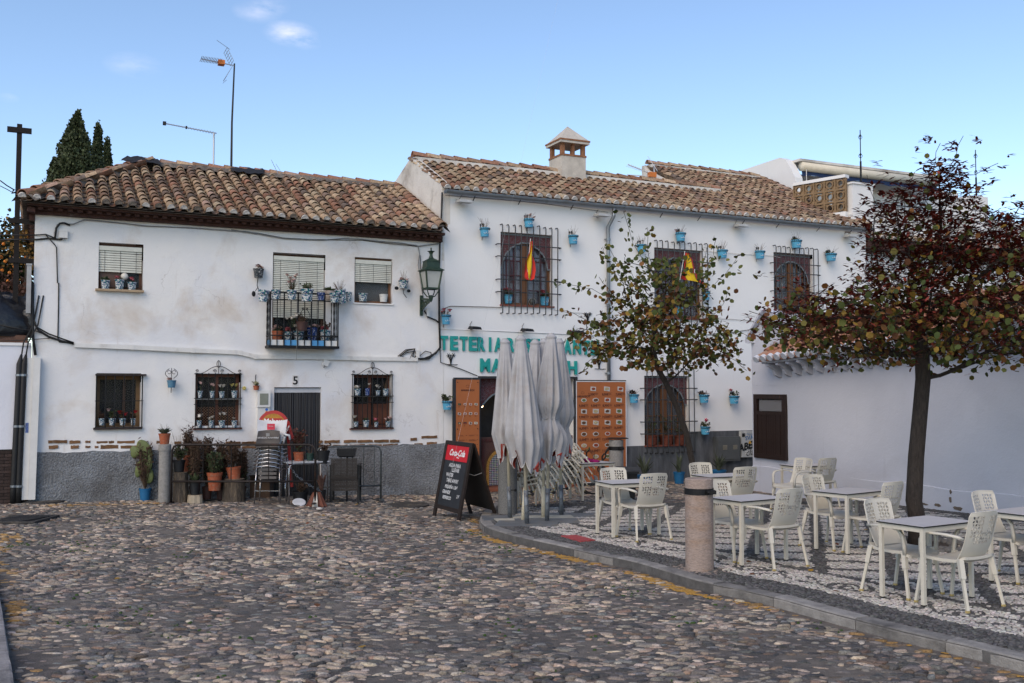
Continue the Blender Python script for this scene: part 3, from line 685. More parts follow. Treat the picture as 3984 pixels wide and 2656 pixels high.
  # --- cornice under the eave
ze0=fs(c(1,300,845),.45)[1];ze1=fs(c(3,1600,580),.45)[1];RID=7.12;
zc=lambda s:ze0+(ze1-ze0)*(s+.2)/8.3
def sagbox(m,a,b,y0,y1,dz0,dz1,K=20):
 for k in range(K):
  s0_,s1_=a+(b-a)*k/K,a+(b-a)*(k+1)/K;z=(zc(s0_),zc(s1_))
  m.add([(s0_,y0,z[0]+dz0),(s1_,y0,z[1]+dz0),(s1_,y1,z[1]+dz0),(s0_,y1,z[0]+dz0),(s0_,y0,z[0]+dz1),(s1_,y0,z[1]+dz1),(s1_,y1,z[1]+dz1),(s0_,y1,z[0]+dz1)],
 [(0,3,2,1),(4,5,6,7),(0,1,5,4),(2,3,7,6)]+([(3,0,4,7)]if k==0 else [])+([(1,2,6,5)]if k==K-1 else []))
roof1=empty('roof',(0,0,0));roof1.parent=h1
m=MB();sagbox(m,-.16,8.16,-.36,.02,-.085,-.032);m.build('fascia_board',CORN,roof1)
m=MB();sagbox(m,-.07,8.20,-.12,.02,-.20,-.145);m.build('cornice_course',CORN,roof1)
m=MB();sagbox(m,-.09,8.18,-.17,.02,-.145,-.085);m.build('cornice_band',CORN,roof1)
dm=MB().box(-.045,.045,-.27,-.172,-.135,-.087).mesh('bracket_brick',CORN);k=0
while -.1+k*.17<8.15:s_=-.1+k*.17;link('bracket_brick',dm,roof1,(s_,random.uniform(-.01,.01),zc(s_)-.0));k+=1
m=MB()
for y in np.linspace(-.02,5.2,12):m.box(-.12,-.02,y,y+.2,5.3,5.5)
m.box(-.16,-.02,-.3,5.5,5.42,5.5);m.build('side_cornice',CORN,roof1)
# --- roof planes
EY,RY=-.47,2.75
E0=Vector((-.24,EY,zc(-.24)));slope=math.atan2(RID-E0.z,RY-EY)
sagz=lambda s:0
Mr=frame_mat((-.24,EY,(ze0)),(8.32,0,ze1-ze0),(0,RY-EY,RID-(ze0+ze1)/2));WL=math.hypot(RY-EY,RID-ze0)
HIPS=2.37
inside1=lambda u,wv:(u>HIPS*max(0,wv+.12)/WL-.02)and wv<WL-.12 and u<8.28
m=MB();m.add([Mr@Vector((0,0,-.03)),Mr@Vector((8.32,0,-.03)),Mr@Vector((8.32,WL,-.03)),Mr@Vector((HIPS,WL,-.03))],[(0,1,2,3)]);
RP=Mr@Vector((HIPS,WL,0));RE=Mr@Vector((8.32,WL,0));LC=Mr@Vector((0,0,0))
m.add([LC-Vector((0,0,.03)),RP-Vector((0,0,.03)),Vector((-.24,5.95,ze0-.03))],[(0,1,2)])
m.add([RP,RE,Vector((8.08,5.95,ze1)),Vector((-.24,5.95,ze0))],[(0,1,2,3)])
m.add([Vector((-.24,EY,ze0-.05)),Vector((8.08,EY+.02,ze1-.05)),Vector((8.08,5.95,ze1-.05)),Vector((-.24,5.95,ze0-.05))],[(0,1,2,3)])
m.add([Vector((8.07,EY,ze1)),RE,Vector((8.07,5.95,ze1))],[(0,1,2)])
m.build('roof_deck',MORT,roof1)
cov1=tile_field(roof1,Mr,8.32,WL,inside1,.238,.275,290,skew=0)
# the hidden left hip still carries tiles
Mh=frame_mat(Vector((-.24,5.95,ze0)),(0,-1,0),(HIPS,0,RID-ze0));Lh=math.hypot(HIPS,RID-ze0)
tile_field(roof1,Mh,6.4,Lh,lambda u,wv:wv<Lh-.1 and u>3.2*wv/Lh and u<6.4-3.2*wv/Lh,.24,.29,0)
cap_row(roof1,RP+Vector((0,0,.06)),RE+Vector((0,0,.06)),w_=.27);cap_row(roof1,LC+Vector((0,0,.06)),RP+Vector((0,0,.06)),w_=.24)
cap_row(roof1,Mr@Vector((8.30,.0,.06)),Mr@Vector((8.30,WL,.06)),w_=.18,step=.27)
# white mortar plugs at the eave
mh=MB();n=10;pts=[(math.cos(math.pi*k/n)*.072,math.sin(math.pi*k/n)*.078)for k in range(n+1)]
plug=MB().poly(pts,-.02,.05,axis='y').mesh('mortar_plug',MORTW);plugd=MB().poly(pts,-.02,.05,axis='y').mesh('mortar_plug',MORT)
for k in range(35):
 M=Mr@Matrix.Translation((k*.238+random.uniform(-.008,.008),-.005+random.uniform(-.012,.03),.035))@Matrix.Rotation(random.gauss(0,.1),4,'Y')
 o=link('mortar_plug',plug if (k in (0,1,2,5,9,11,12,14)or (k>13 and random.random()<.8))else plugd,roof1);o.matrix_local=M
 # bitumen patches on the ridge
felt=mat('black_felt',(.018,.017,.018),.75,nv=.4,nsc=12,bump=1.2,bsc=9)
def sheet(pts_uv,M,m_,name,parent,z=.13,n=9):
 mb_=MB();A,B,C_,D_=[Vector((p[0],p[1],0))for p in pts_uv];g={}
 for i in range(n+1):
  for j in range(5):
   p=(A*(1-i/n)+B*(i/n))*(1-j/4)+(D_*(1-i/n)+C_*(i/n))*(j/4);mb_.v.append(tuple(M@Vector((p.x+random.uniform(-.03,.03),p.y+random.uniform(-.03,.03),z+random.uniform(-.015,.03)))));mb_.c.append((1,1,1))
 for i in range(n):
  for j in range(4):q=i*5+j;mb_.f.append((q,q+5,q+6,q+1));mb_.m.append(0)
 return mb_.build(name,m_,parent,smooth=True)
sheet(((HIPS-.55,WL-.55),(HIPS+.35,WL-.45),(HIPS+.25,WL+.06),(HIPS-.35,WL+.02)),Mr,felt,'felt_patch',roof1,.17)
def roof_u(p,M=Mr): # sight line onto a roof plane
 d=ray(*p);ho=h1.matrix_world if False else Matrix.Translation((P0[0],P0[1],0))@Matrix.Rotation(FANG,4,'Z');MM_=(ho@M).inverted();a=MM_@Vector((0,0,CAMH));b=MM_.to_3x3()@d;t=-a.z/b.z;q=a+b*t;return q.x,q.y
u0,_=roof_u(c(3,20,190));u1,_=roof_u(c(3,260,210));sheet(((u0-.05,WL-.42),(u1,WL-.42),(u1+.05,WL+.1),(u0-.05,WL+.1)),Mr,felt,'felt_patch',roof1,.15)
# ================================================================== windows and door of the old house
def win_base(parent,H,dp,frame_m=WOOD,fw=.055,pane=True,mid=True,backm=DARK,backd=.35):
 s0,s1,z0,z1=H[:4];w_=empty('window',(s0,0,z0));w_.parent=parent;W,Hh=s1-s0,z1-z0
 m=MB();y0,y1=dp-.055,dp
 m.box(.0,fw,y0,y1,0,Hh).box(W-fw,W,y0,y1,0,Hh).box(fw,W-fw,y0,y1,Hh-fw,Hh).box(fw,W-fw,y0,y1,0,fw)
 if mid:m.box(W/2-.03,W/2+.03,y0+.002,y1,fw,Hh-fw)
 m.build('frame',frame_m,w_)
 if pane:MB().box(fw,W-fw,y1-.03,y1-.025,fw,Hh-fw).build('pane',WINGL,w_)
 MB().box(-.02,W+.02,dp+backd,dp+backd+.02,-.02,Hh+.02).build('room_back',backm,w_)
 return w_,W,Hh
def blind(parent,w_,W,top,drop,y,n,name='blind',slack=0):
 b=empty(name,(0,0,0));b.parent=w_;
 MB().box(.02,W-.02,y-.03,y+.02,top-.085,top).build('head_rail',SLAT,w_)
 pitch=drop/n;sl=MB().box(.02,W-.02,-.007,.005,.004,pitch-.006).mesh('slat',SLAT)
 for k in range(n):
  o=link('slat',sl,w_,(0,y+random.uniform(-.002,.002),top-.085-(k+1)*pitch),(random.uniform(-.01,.01)-.06,random.uniform(-.003,.003),0))
 m=MB()
 for q in (.15,.5,.85):m.tube([(W*q,y-.012,top-.05),(W*q,y-.015,top-.085-drop)],.003,4)
 m.build('blind_cord',GREYI,w_);bpy.data.objects.remove(b)
w1,W,Hh=win_base(h1,W_UL,.16,WOOD,.06,pane=True,mid=False,backm=ROOMG)
MB().box(.05,W*.52,.10,.13,.05,Hh*.62).build('shutter',mat('dull_brown_shutter',(.13,.075,.055),.6,nv=.2),w1);MB().box(W*.5,W*.515,.095,.10,.05,Hh*.6).build('shutter_edge',DKWOOD,w1)
blind(h1,w1,W,Hh-.06,.42,.05,9);MB().box(-.04,W+.02,-.10,.16,-.045,-.002).build('sill',mat('sill_board',(.38,.28,.18),.8,nv=.3,nsc=9),w1)
w2,W,Hh=win_base(h1,W_BAL,.16,WOOD,.06,backm=DARK);blind(h1,w2,W,Hh-.05,Hh*.63,.03,31);BALW=w2
w3,W,Hh=win_base(h1,W_UR,.16,WOODM,.05,mid=False,backm=ROOMG,backd=.03);blind(h1,w3,W,Hh-.05,.40,.03,10);MB().box(-.02,W+.02,-.03,.14,-.03,-.002).build('sill',PL1,w3)
w4,W4,H4=win_base(h1,W_LL,.26,mat('ochre_wood',(.17,.10,.045),.7,nv=.3,nsc=8),.075,mid=False,backm=DARK);MB().box(W4*.62,W4*.66,.2,.24,.07,H4-.07).build('sash_edge',WOODM,w4)
w5,W5,H5=win_base(h1,W_LM,.20,mat('red_brown_wood',(.12,.04,.02),.55,nv=.3,nsc=8),.06,backm=DARK)
w6,W6,H6=win_base(h1,W_LR,.20,MATS['red_brown_wood'],.06,backm=DARK)
for k in range(2):MB().box(.09+k*W6/2,W6/2-.05+k*W6/2,.15,.185,.08,H6*.45).build('panel',MATS['red_brown_wood'],w6)
# diagonal lattice in the middle lower window
lat=MB();lw,lh=W5*.92,H5*.36
for k in range(-9,22):
 for sg in (1,-1):
  x0=k*.055;a=[x0,0];b_=[x0+sg*lh,lh]
  if sg==-1:a,b_=[x0+lh,0],[x0,lh]
  t0,t1=0,1;dx_=b_[0]-a[0]
  for lim,s_ in ((0,1),(lw,-1)):
   if dx_!=0:
    tt=(lim-a[0])/dx_
    if dx_*s_>0:t0=max(t0,tt)
    else:t1=min(t1,tt)
  if t1>t0+.02:lat.bar((a[0]+dx_*t0+W5*.04,.155+(.006 if sg>0 else 0),.03+lh*t0),(a[0]+dx_*t1+W5*.04,.155+(.006 if sg>0 else 0),.03+lh*t1),.016,.006)
stuff(lat.build('lattice',mat('lattice_wood',(.26,.13,.07),.7,nv=.2),w5))
def grille(parent,W,Hh,nb,y=-.05,r=.009,shelf=None,crest=True,hor=(.5,),m_=BLACKI,ext=.03):
 g=empty('grille',(0,0,0));g.parent=parent
 vb=MB().tube([(0,y,-.02),(0,y,Hh+.02)],r,6).mesh('bar',m_)
 for k in range(nb):link('bar',vb,parent,(W*k/(nb-1),0,0))
 for f in [0]+list(hor)+[1]:MB().bar((-ext,y,Hh*f),(W+ext,y,Hh*f),.024,.014).build('cross_bar',m_,parent)
 if shelf:
  MB().box(0,W,y,.12,Hh*shelf-.012,Hh*shelf).build('shelf',mat('shelf_grey',(.3,.3,.29),.7,nv=.2),parent)
 if crest:
  cr=MB()
  for sg in (1,-1):
   pts=[(W/2+sg*W*.5*t,y,Hh+.03+.13*(1-t)*(1-t)+.03*math.sin(t*6))for t in [k/10 for k in range(11)]];cr.tube(pts,.007,5)
   for cx_,q in ((W/2+sg*.07,.035),(W/2+sg*W*.47,.03)):
    cr.tube([(cx_+sg*q*(1-t*.7)*math.cos(t*9),y,Hh+.06+q*(1-t*.7)*math.sin(t*9))for t in [k/14 for k in range(15)]],.006,5)
  cr.tube([(W/2+.035*math.sin(t*2*math.pi),y,Hh+.20-.07*math.cos(t*2*math.pi))for t in [k/14 for k in range(14)]],.007,5,closed=True)
  cr.tube([(W/2,y,Hh),(W/2,y,Hh+.28)],.006,5);cr.build('crest',m_,parent)
 bpy.data.objects.remove(g)
grille(w4,W4+.02,H4,6,y=-.07,r=.013,crest=False,hor=(.51,),ext=.02);MB().box(-.02,W4+.09,-.09,.0,H4-.0,H4+.03).build('head_board',DKWOOD,w4);MB().box(-.04,W4+.03,-.09,.2,-.04,-.002).build('sill',DKWOOD,w4)
grille(w5,W5,H5,8,hor=(.44,.55),shelf=.54);grille(w6,W6,H6,9,hor=(.48,.60),shelf=.60)
MB().box(-.04,W6+.04,-.05,.16,-.03,-.002).build('sill',mat('red_sill',(.13,.04,.03),.7,nv=.3),w6);MB().box(-.04,W5+.04,-.05,.16,-.03,-.002).build('sill',MATS['red_sill'],w5)
for w_,W,Hh in ((w5,W5,H5),(w6,W6,H6)):
 m=MB()
 for sg in (1,-1):
  for q in (.09,.22,.38):m.tube([(W/2+sg*(W*q+.03*(1-t*.7)*math.cos(t*8)),-.06,Hh*.49+.028*(1-t*.7)*math.sin(t*8))for t in [k/12 for k in range(13)]],.005,4)
 m.build('scroll',BLACKI,w_)
 # strip-curtain door
dr=empty('door',(DOOR[0],0,DOOR[2]));dr.parent=h1;DW,DH=DOOR[1]-DOOR[0],DOOR[3]-DOOR[2]
strip=mat('strip_curtain',(.035,.036,.04),.5,nv=.3,nsc=3,stretch=(20,20,1),bump=.2)
MB().box(0,DW,.04,.09,DH-.11,DH-.02).build('top_rail',mat('pale_rail',(.5,.51,.53),.5,nv=.1),dr);MB().box(-.01,DW+.01,.16,.18,0,DH+.01).build('door_leaf',DARK,dr)
N_=34;sm=MB().tube([(0,0,.02),(0,0,DH-.11)],DW/N_*.5,6).mesh('strip',strip)
for k in range(N_):link('strip',sm,dr,(DW*(k+.5)/N_,.065+.01*math.sin(k*2.4),0),(random.uniform(-.004,.004),random.uniform(-.003,.003),random.random()))
MB().box(-.1,DW+.1,-.14,.1,-.12,0).build('step',mat('step_tile',(.16,.07,.05),.8,nv=.3,nsc=8),dr)
# number tile
a=fs(c(4,557,290));nplt=thing('house_number','small white tile with black number 5 above the dark strip door','house number',pf(a[0],.012,a[1]),FANG)
MB().box(-.065,.065,-.008,.006,-.12,.11).build('tile_plate',mat('white_tile',(.62,.6,.57),.4,nv=.1),nplt);text('numeral','5',.24,BLACKI,nplt,(0,-.012,-.01),depth=.002,bold=.004)
# ================================================================== HOUSE 2 (tea house)
h2=thing('tea_house','long white tea house with grey gutter, teal wall letters and blue flower pots','building',(P0[0],P0[1],0),FANG)
S2L,S2R,Z2T=S1R+.005,20.95,6.56
W_A=quad_h(5,((680,882),(1073,912),(1080,1455),(682,1440)));W_C=quad_h(7,((1060,665),(1328,688),(1330,1078),(1066,1058)))
W_B=quad_h(7,((250,628),(580,655),(582,1120),(258,1100)));W_D=quad_h(8,((685,135),(1075,142),(1082,742),(690,740)))
D2=quad_h(6,((378,470),(1026,478),(1026,1190),(378,1205)));D2[2]=-.12
print('H2',W_A,W_B,W_C,W_D,D2)
h2w,fy2=wall_sheet('wall',S2L,S2R,-.5,Z2T,[tuple(W_A)+(.22,),tuple(W_B)+(.22,),tuple(W_C)+(.22,),tuple(W_D)+(.25,),tuple(D2)+(.45,)],.22,PL2,h2,wob=.004,seed=3)
GY2,GZ2=2.1,7.68
m=MB() # left gable, right end and back
def prism(m,pts,s0,s1):
 n=len(pts);m.add([(s0,p[0],p[1])for p in pts]+[(s1,p[0],p[1])for p in pts],[tuple(range(n)),tuple(range(2*n-1,n-1,-1))]+[(k,n+k,n+(k+1)%n,(k+1)%n)for k in range(n)])
prism(m,[(.0,5.0),(.0,6.66),(.25,6.86),(GY2-.1,GZ2+.06),(GY2+.12,GZ2+.06),(3.3,7.40),(3.3,5.0)],S2L-.06,S2L+.14)
m.build('gable',PLG,h2)
MB().box(S2L+.01,S2L+.2,.03,8.8,-.5,6.5).box(S2R-.2,S2R-.005,.03,8.8,-.5,6.5).box(S2L,S2R,8.7,8.8,-.5,6.5).build('rear_walls',PL2,h2)
MB().box(S2L+.2,S2R-.2,1.5,1.52,-.5,6.5).build('inner_wall',DARK,h2)
m=MB();dz=.05
# dark painted dado in three heights
zl=fs(c(6,110,940))[1];zm=fs(c(8,600,748))[1];zr=fs(c(8,1400,617))[1];sx_=W_D[1]
m.box(S2L+.002,D2[0]-.33,-.012,.01,-.5,zl).build('dado',DADO,h2)
MB().box(D2[1]+.03,sx_+.02,-.012,.01,-.5,min(zm,W_D[2])).build('dado',DADO,h2);MB().box(sx_+.022,S2R,-.012,.01,-.5,zr).build('dado',DADO,h2)
roof2=empty('roof',(0,0,0));roof2.parent=h2
sl=(GZ2-6.6)/(GY2+.12);R2L,R2R,RB=8.30,20.9,4.5;SB=16.75
Mr2=frame_mat((R2L,-.12,6.60),(1,0,0),(0,GY2+.12,GZ2-6.6));WL1=math.hypot(GY2+.12,GZ2-6.6);WL2=math.hypot(RB+.12,sl*(RB+.12))
zr2=6.6+sl*(RB+.12)
m=MB();m.add([(R2L,-.12,6.57),(R2R,-.12,6.57),(R2R,RB,zr2-.03),(SB,RB,zr2-.03),(SB,GY2,GZ2-.03),(R2L,GY2,GZ2-.03)],[(0,1,2,3,4,5)])
m.add([(R2L,GY2,GZ2),(SB+.1,GY2,GZ2),(SB+.1,8.9,4.9),(R2L,8.9,4.9)],[(0,1,2,3)]);m.add([(SB,RB,zr2),(R2R,RB,zr2),(R2R,8.9,6.6),(SB,8.9,6.6)],[(0,1,2,3)])
m.build('roof_deck',MORT,roof2)
tile_field(roof2,Mr2,R2R-R2L,WL2,lambda u,wv:wv<(WL1-.15 if u<SB-R2L else WL2-.1),.232,.285,300,skew=0,dark=.12)
# white ridge kerb with flat tiles on it
m=MB();m.box(R2L,17.45,GY2-.16,GY2+.14,GZ2-.14,GZ2+.10);prism(m,[(GY2-.2,GZ2-.2),(RB-.05,zr2-.1),(RB+.05,zr2+.05),(RB+.15,zr2+.05),(RB+.15,7.0),(GY2+.1,7.0)],SB-.18,SB-.02);m.build('ridge_kerb',PLG,roof2)
cap_row(roof2,(R2L-.05,GY2-.02,GZ2+.12),(17.4,GY2-.02,GZ2+.12),bed_=False,step=.36,sc=1.1);
MB().box(SB,R2R,RB-.1,RB+.15,zr2-.1,zr2+.09).build('ridge_kerb',PLG,roof2);cap_row(roof2,(SB-.1,RB,zr2+.1),(R2R,RB,zr2+.1),bed_=False,step=.36)
cap_row(roof2,Mr2@Vector((R2R-R2L+.06,0,.04)),Mr2@Vector((R2R-R2L+.06,WL2,.04)),w_=.2,step=.3)
pts=[(math.cos(math.pi*k/10)*.076,math.sin(math.pi*k/10)*.084)for k in range(11)];plug2=MB().poly(pts,-.03,.06,axis='y').mesh('mortar_plug',MORTW)
for k in range(55):
 o=link('mortar_plug',plug2,roof2);o.matrix_local=Mr2@Matrix.Translation((k*.232,-.01+random.uniform(-.01,.012),.035))@Matrix.Rotation(random.gauss(0,.06),4,'Y')
 # gutter, downpipe
gut=empty('gutter',(0,0,0));gut.parent=h2;prof=[(math.cos(math.pi+math.pi*k/8)*.065,math.sin(math.pi+math.pi*k/8)*.065)for k in range(9)]
def gutter(parent,s0,s1,y,z,fall=0):
 n=5;pieces=int((s1-s0)/2.3)
 for p_ in range(pieces):
  a,b=s0+(s1-s0)*p_/pieces,s0+(s1-s0)*(p_+1)/pieces;m=MB();k9=len(prof)
  m.add([(a,y+q[0],z+q[1])for q in prof]+[(b,y+q[0],z+q[1])for q in prof],[(k,k+1,k9+k+1,k9+k)for k in range(k9-1)])
  m.add([(a,y+q[0]*.9,z+q[1]*.9)for q in prof]+[(b,y+q[0]*.9,z+q[1]*.9)for q in prof],[(k+1,k,k9+k,k9+k+1)for k in range(k9-1)])
  m.tube([(a,y-.067,z+.004),(b,y-.067,z+.004)],.009,6).tube([(a,y+.067,z+.004),(b,y+.067,z+.004)],.006,5);m.build('gutter_length',GALV,parent,smooth=False)
  MB().add([(a-.02,y+q[0]*1.1,z+q[1]*1.1)for q in prof]+[(a+.02,y+q[0]*1.1,z+q[1]*1.1)for q in prof],[(k,k+1,k9+k+1,k9+k)for k in range(k9-1)]).build('gutter_joint',GALV,parent)
  for q in (.3,.75):
   x=a+(b-a)*q;MB().bar((x,y+.06,z-.02),(x,.0,z-.14),.02,.006).build('gutter_bracket',GREYI,parent)
gutter(gut,R2L-.08,R2R+.05,-.22,6.55)
MB().box(R2L-.085,R2L-.075,-.285,-.155,6.485,6.56).box(R2R+.045,R2R+.055,-.285,-.155,6.485,6.56).build('end_cap',GALV,gut)
sp=fs(c(5,1500,900),.06)[0];dpz=[(sp+.08,-.22,6.49),(sp+.08,-.2,6.3),(sp,-.07,6.05),(sp,-.07,5.6),(sp-.0,-.07,.5)]
dp=MB().tube(dpz,.045,10).build('downpipe',GALV,h2,smooth=True)
for z in (5.75,4.2,2.5,1.0):MB().tube([(sp,-.07,z-.03),(sp,-.07,z+.03)],.055,10).bar((sp-.085,-.03,z),(sp+.085,-.03,z),.02).build('pipe_clip',GALV,h2)
# --- barred windows with moorish boards
VAL=bpy.data.materials.new('painted_board');VAL.use_nodes=True;_t=VAL.node_tree;_b=_t.nodes['Principled BSDF'];_c=_t.nodes.new('ShaderNodeTexCoord')
_v=_t.nodes.new('ShaderNodeTexVoronoi');_v.inputs['Scale'].default_value=13;_v.feature='DISTANCE_TO_EDGE';_n=_t.nodes.new('ShaderNodeTexNoise');_n.inputs['Scale'].default_value=22;_n.inputs['Distortion'].default_value=1.5
_t.links.new(_c.outputs['Object'],_v.inputs[0]);_t.links.new(_c.outputs['Object'],_n.inputs[0]);_r=_t.nodes.new('ShaderNodeValToRGB');_t.links.new(_n.outputs['Fac'],_r.inputs[0])
for p_,q_ in ((0,(.035,.008,.010)),(.52,(.10,.022,.022)),(.56,(.16,.16,.18)),(.60,(.09,.02,.02)),(.66,(.05,.012,.012))):
 e_=_r.color_ramp.elements[0]if p_==0 else (_r.color_ramp.elements.new(p_));e_.position=p_;e_.color=(*q_,1)
_r.color_ramp.elements[-1].color=(.05,.012,.012,1);_t.links.new(_r.outputs[0],_b.inputs['Base Color']);_b.inputs['Roughness'].default_value=.7
TRIM=mat('board_trim',(.20,.235,.25),.6,nv=.6,nsc=55)
CURT=mat('sky_sheen_curtain',(.60,.56,.70),.5,nv=.25,nsc=3,stretch=(8,8,.6));CURR=mat('red_curtain',(.13,.02,.03),.8,nv=.4,nsc=4,stretch=(10,10,1));CURG=mat('sheer_curtain',(.20,.21,.23),.6,nv=.35,nsc=4,stretch=(10,10,.6))  # pale lilac on the first curtain imitates sky reflected in the panes
def lobed(t): # arch outline, t in 0..1 across, returns 0..1 drop of the board's lower edge
 a=abs(t*2-1)
 if a>.86:return 1.0
 v=1-math.sqrt(max(0,1-(a/.86)**1.7));return min(1,.05+v*.95+.022*math.sin(a*34))
def tea_window(H,dp,curtain,nb=10,red=True,tall=.36,clear=False):
 s0,s1,z0,z1=H;w_=empty('window',(s0,0,z0));w_.parent=h2;W,Hh=s1-s0,z1-z0
 m=MB();m.box(0,.06,dp-.06,dp,0,Hh).box(W-.06,W,dp-.06,dp,0,Hh).box(.06,W-.06,dp-.06,dp,Hh-.06,Hh).box(.06,W-.06,dp-.06,dp,0,.07);m.build('frame',WOODM,w_)
 MB().box(W*.45,W*.52,dp-.075,dp,.07,Hh-.06).box(W*.53,W*.575,dp-.06,dp,.07,Hh-.06).build('mullion',WOODM,w_)
 bars_=MB()
 for x in (W*.17,W*.31,W*.70,W*.84):bars_.box(x-.012,x+.012,dp-.03,dp-.015,.07,Hh-.06)
 for z in (Hh*.22,Hh*.42,Hh*.62):bars_.box(.06,W-.06,dp-.032,dp-.013,z-.012,z+.012)
 bars_.build('glazing_bars',mat('wine_paint',(.07,.02,.025),.5,nv=.1)if red else WOODM,w_)
 for x0,x1 in ((.06,W*.45),(W*.575,W-.06)):MB().box(x0,x1,dp-.012,dp-.008,.07,Hh-.06).build('pane',glass('tea_glass',(.10,.11,.13),.38,.04,1.0),w_)
 m=MB();n=24
 for k in range(n):
  a,b=k/n,(k+1)/n;ya,yb=dp+.07+.02*math.sin(k*1.7),dp+.07+.02*math.sin((k+1)*1.7);
  if.44<(a+b)/2<.58:continue
  m.quad((a*W,ya,.05),(b*W,yb,.05),(b*W,yb,Hh),(a*W,ya,Hh))
 m.build('curtain',curtain,w_,smooth=True)
 if red:
  for q in (.1,.62):
   m=MB();
   for k in range(12):
    z=.1+k*(Hh*.6)/12;z2=.1+(k+1)*(Hh*.6)/12;f=lambda zz:q*W+.05+.30*W*(1-(zz/Hh)*1.1)*.5;g=lambda zz:.05+.1*(1-abs(zz/Hh-.3))
    m.quad((f(z),dp+.035,z),(f(z)+g(z),dp+.04,z),(f(z2)+g(z2),dp+.04,z2),(f(z2),dp+.035,z2))
   m.build('drape',CURR,w_)
 MB().box(-.02,W+.02,dp+.30,dp+.32,0,Hh).build('room_back',DARK,w_)
 # the cut board under the lintel
 m=MB();tr=MB();n=44;topd=Hh*.10;maxd=Hh*(tall+.12);pv=None;y=.10
 for k in range(n+1):
  t=k/n;z=Hh-.02-(topd+(maxd-topd)*lobed(t));p=(t*W,z)
  if pv:
   m.add([(pv[0],y,pv[1]),(p[0],y,p[1]),(p[0],y,Hh),(pv[0],y,Hh),(pv[0],y+.012,pv[1]),(p[0],y+.012,p[1])],[(0,1,2,3),(0,4,5,1)])
   dx_,dz_=p[0]-pv[0],p[1]-pv[1];L_=math.hypot(dx_,dz_)+1e-6;nx_,nz_=-dz_/L_*.035,dx_/L_*.035
   tr.add([(pv[0],y-.004,pv[1]),(p[0],y-.004,p[1]),(p[0]+nx_,y-.004,p[1]+nz_),(pv[0]+nx_,y-.004,pv[1]+nz_)],[(0,1,2,3)])
  pv=p
 tr.box(0,W,y-.005,y-.001,Hh-.05,Hh-.01);m.build('valance_board',VAL,w_);tr.build('board_trim',TRIM,w_)
 MB().box(-.02,W+.03,-.05,dp-.065,-.03,.005).build('sill',mat('red_tile_sill',(.20,.06,.04),.6,nv=.3,nsc=9),w_)
 # grille with hooked ends
 y=-.13;vb=MB().tube([(0,.01,-.12-.07),(0,y,-.12-.07),(0,y,-.12),(0,y,Hh+.13),(0,y+.03,Hh+.17),(0,.01,Hh+.17)],.0125,6).mesh('bar',GREYI,True)
 for k in range(nb):link('bar',vb,w_,(-.01+(W+.08)*k/(nb-1)+random.uniform(-.006,.006),0,random.uniform(-.02,.02)),(0,random.uniform(-.006,.006),0))
 hb=MB().tube([(-.12,.01,0),(-.12,y+.02,0),(-.08,y+.015,0),(W+.14,y+.015,0),(W+.18,y+.03,0),(W+.18,.01,0)],.0125,6).mesh('cross_bar',GREYI,True)
 for f in (.17,.34,.655,.82):link('cross_bar',hb,w_,(0,0,Hh*f))
 return w_,W,Hh
wA=tea_window(W_A,.20,CURT);wB=tea_window(W_B,.20,CURT,red=True);wC=tea_window(W_C,.20,CURG,red=False);wD=tea_window(W_D,.22,CURG,red=False,tall=.3)
# --- entrance
ent=empty('entrance',(D2[0],0,D2[2]));ent.parent=h2;W,Hh=D2[1]-D2[0],D2[3]-D2[2]
m=MB();m.box(-.05,0.01,-.02,.06,0,Hh).box(W-.01,W+.05,-.02,.06,0,Hh).box(-.05,W+.05,-.022,.06,Hh,Hh+.05);m.build('metal_frame',GREYI,ent)
MB().box(-.1,W+.1,1.1,1.12,0,Hh).build('back_wall',mat('dim_room',(.05,.045,.04),.8,nv=.4,nsc=2),ent);MB().box(0,W,.02,1.1,-.02,.01).box(-.08,W+.08,-.2,.02,-.07,.0).build('threshold',mat('terracotta_floor',(.22,.075,.04),.6,nv=.3,nsc=8),ent)
MOS=bpy.data.materials.new('mosaic');MOS.use_nodes=True;_t=MOS.node_tree;_b=_t.nodes['Principled BSDF'];_c=_t.nodes.new('ShaderNodeTexCoord');_m=_t.nodes.new('ShaderNodeMapping');_m.inputs['Rotation'].default_value=(0,R(45),0)
_k=_t.nodes.new('ShaderNodeTexChecker');_k.inputs['Scale'].default_value=34;_k.inputs['Color1'].default_value=(.42,.42,.42,1);_k.inputs['Color2'].default_value=(.02,.025,.06,1);_t.links.new(_c.outputs['Object'],_m.inputs[0]);_t.links.new(_m.outputs[0],_k.inputs[0])
_v=_t.nodes.new('ShaderNodeTexVoronoi');_v.inputs['Scale'].default_value=30;_t.links.new(_c.outputs['Object'],_v.inputs[0]);_x=_t.nodes.new('ShaderNodeMix');_x.data_type='RGBA';_x.blend_type='MULTIPLY';_x.inputs['Factor'].default_value=.45
_t.links.new(_k.outputs[0],_x.inputs['A']);_t.links.new(_v.outputs['Color'],_x.inputs['B']);_t.links.new(_x.outputs['Result'],_b.inputs['Base Color']);_b.inputs['Roughness'].default_value=.35
mw=1.0;mhh=fs(c(6,430,880))[1]-D2[2];mp_=empty('mosaic_panel',(.0,.14,.02));mp_.parent=ent
MB().box(.02,mw+1.5,0,.04,0,mhh).build('panel_base',mat('brown_mosaic',(.10,.045,.035),.5,nv=.9,nsc=70),mp_)
lt=MB();
for kx in range(0,5):
 for kz in range(0,int(mhh/.09)):
  if kx*.085<.12 or kz>mhh/.09-2.2:
   x,z=.05+kx*.085,.05+kz*.09
   for an in range(4):
    a_=an*math.pi/4;lt.bar((x-.045*math.cos(a_),-.012,z-.045*math.sin(a_)),(x+.045*math.cos(a_),-.012,z+.045*math.sin(a_)),.012,.008)
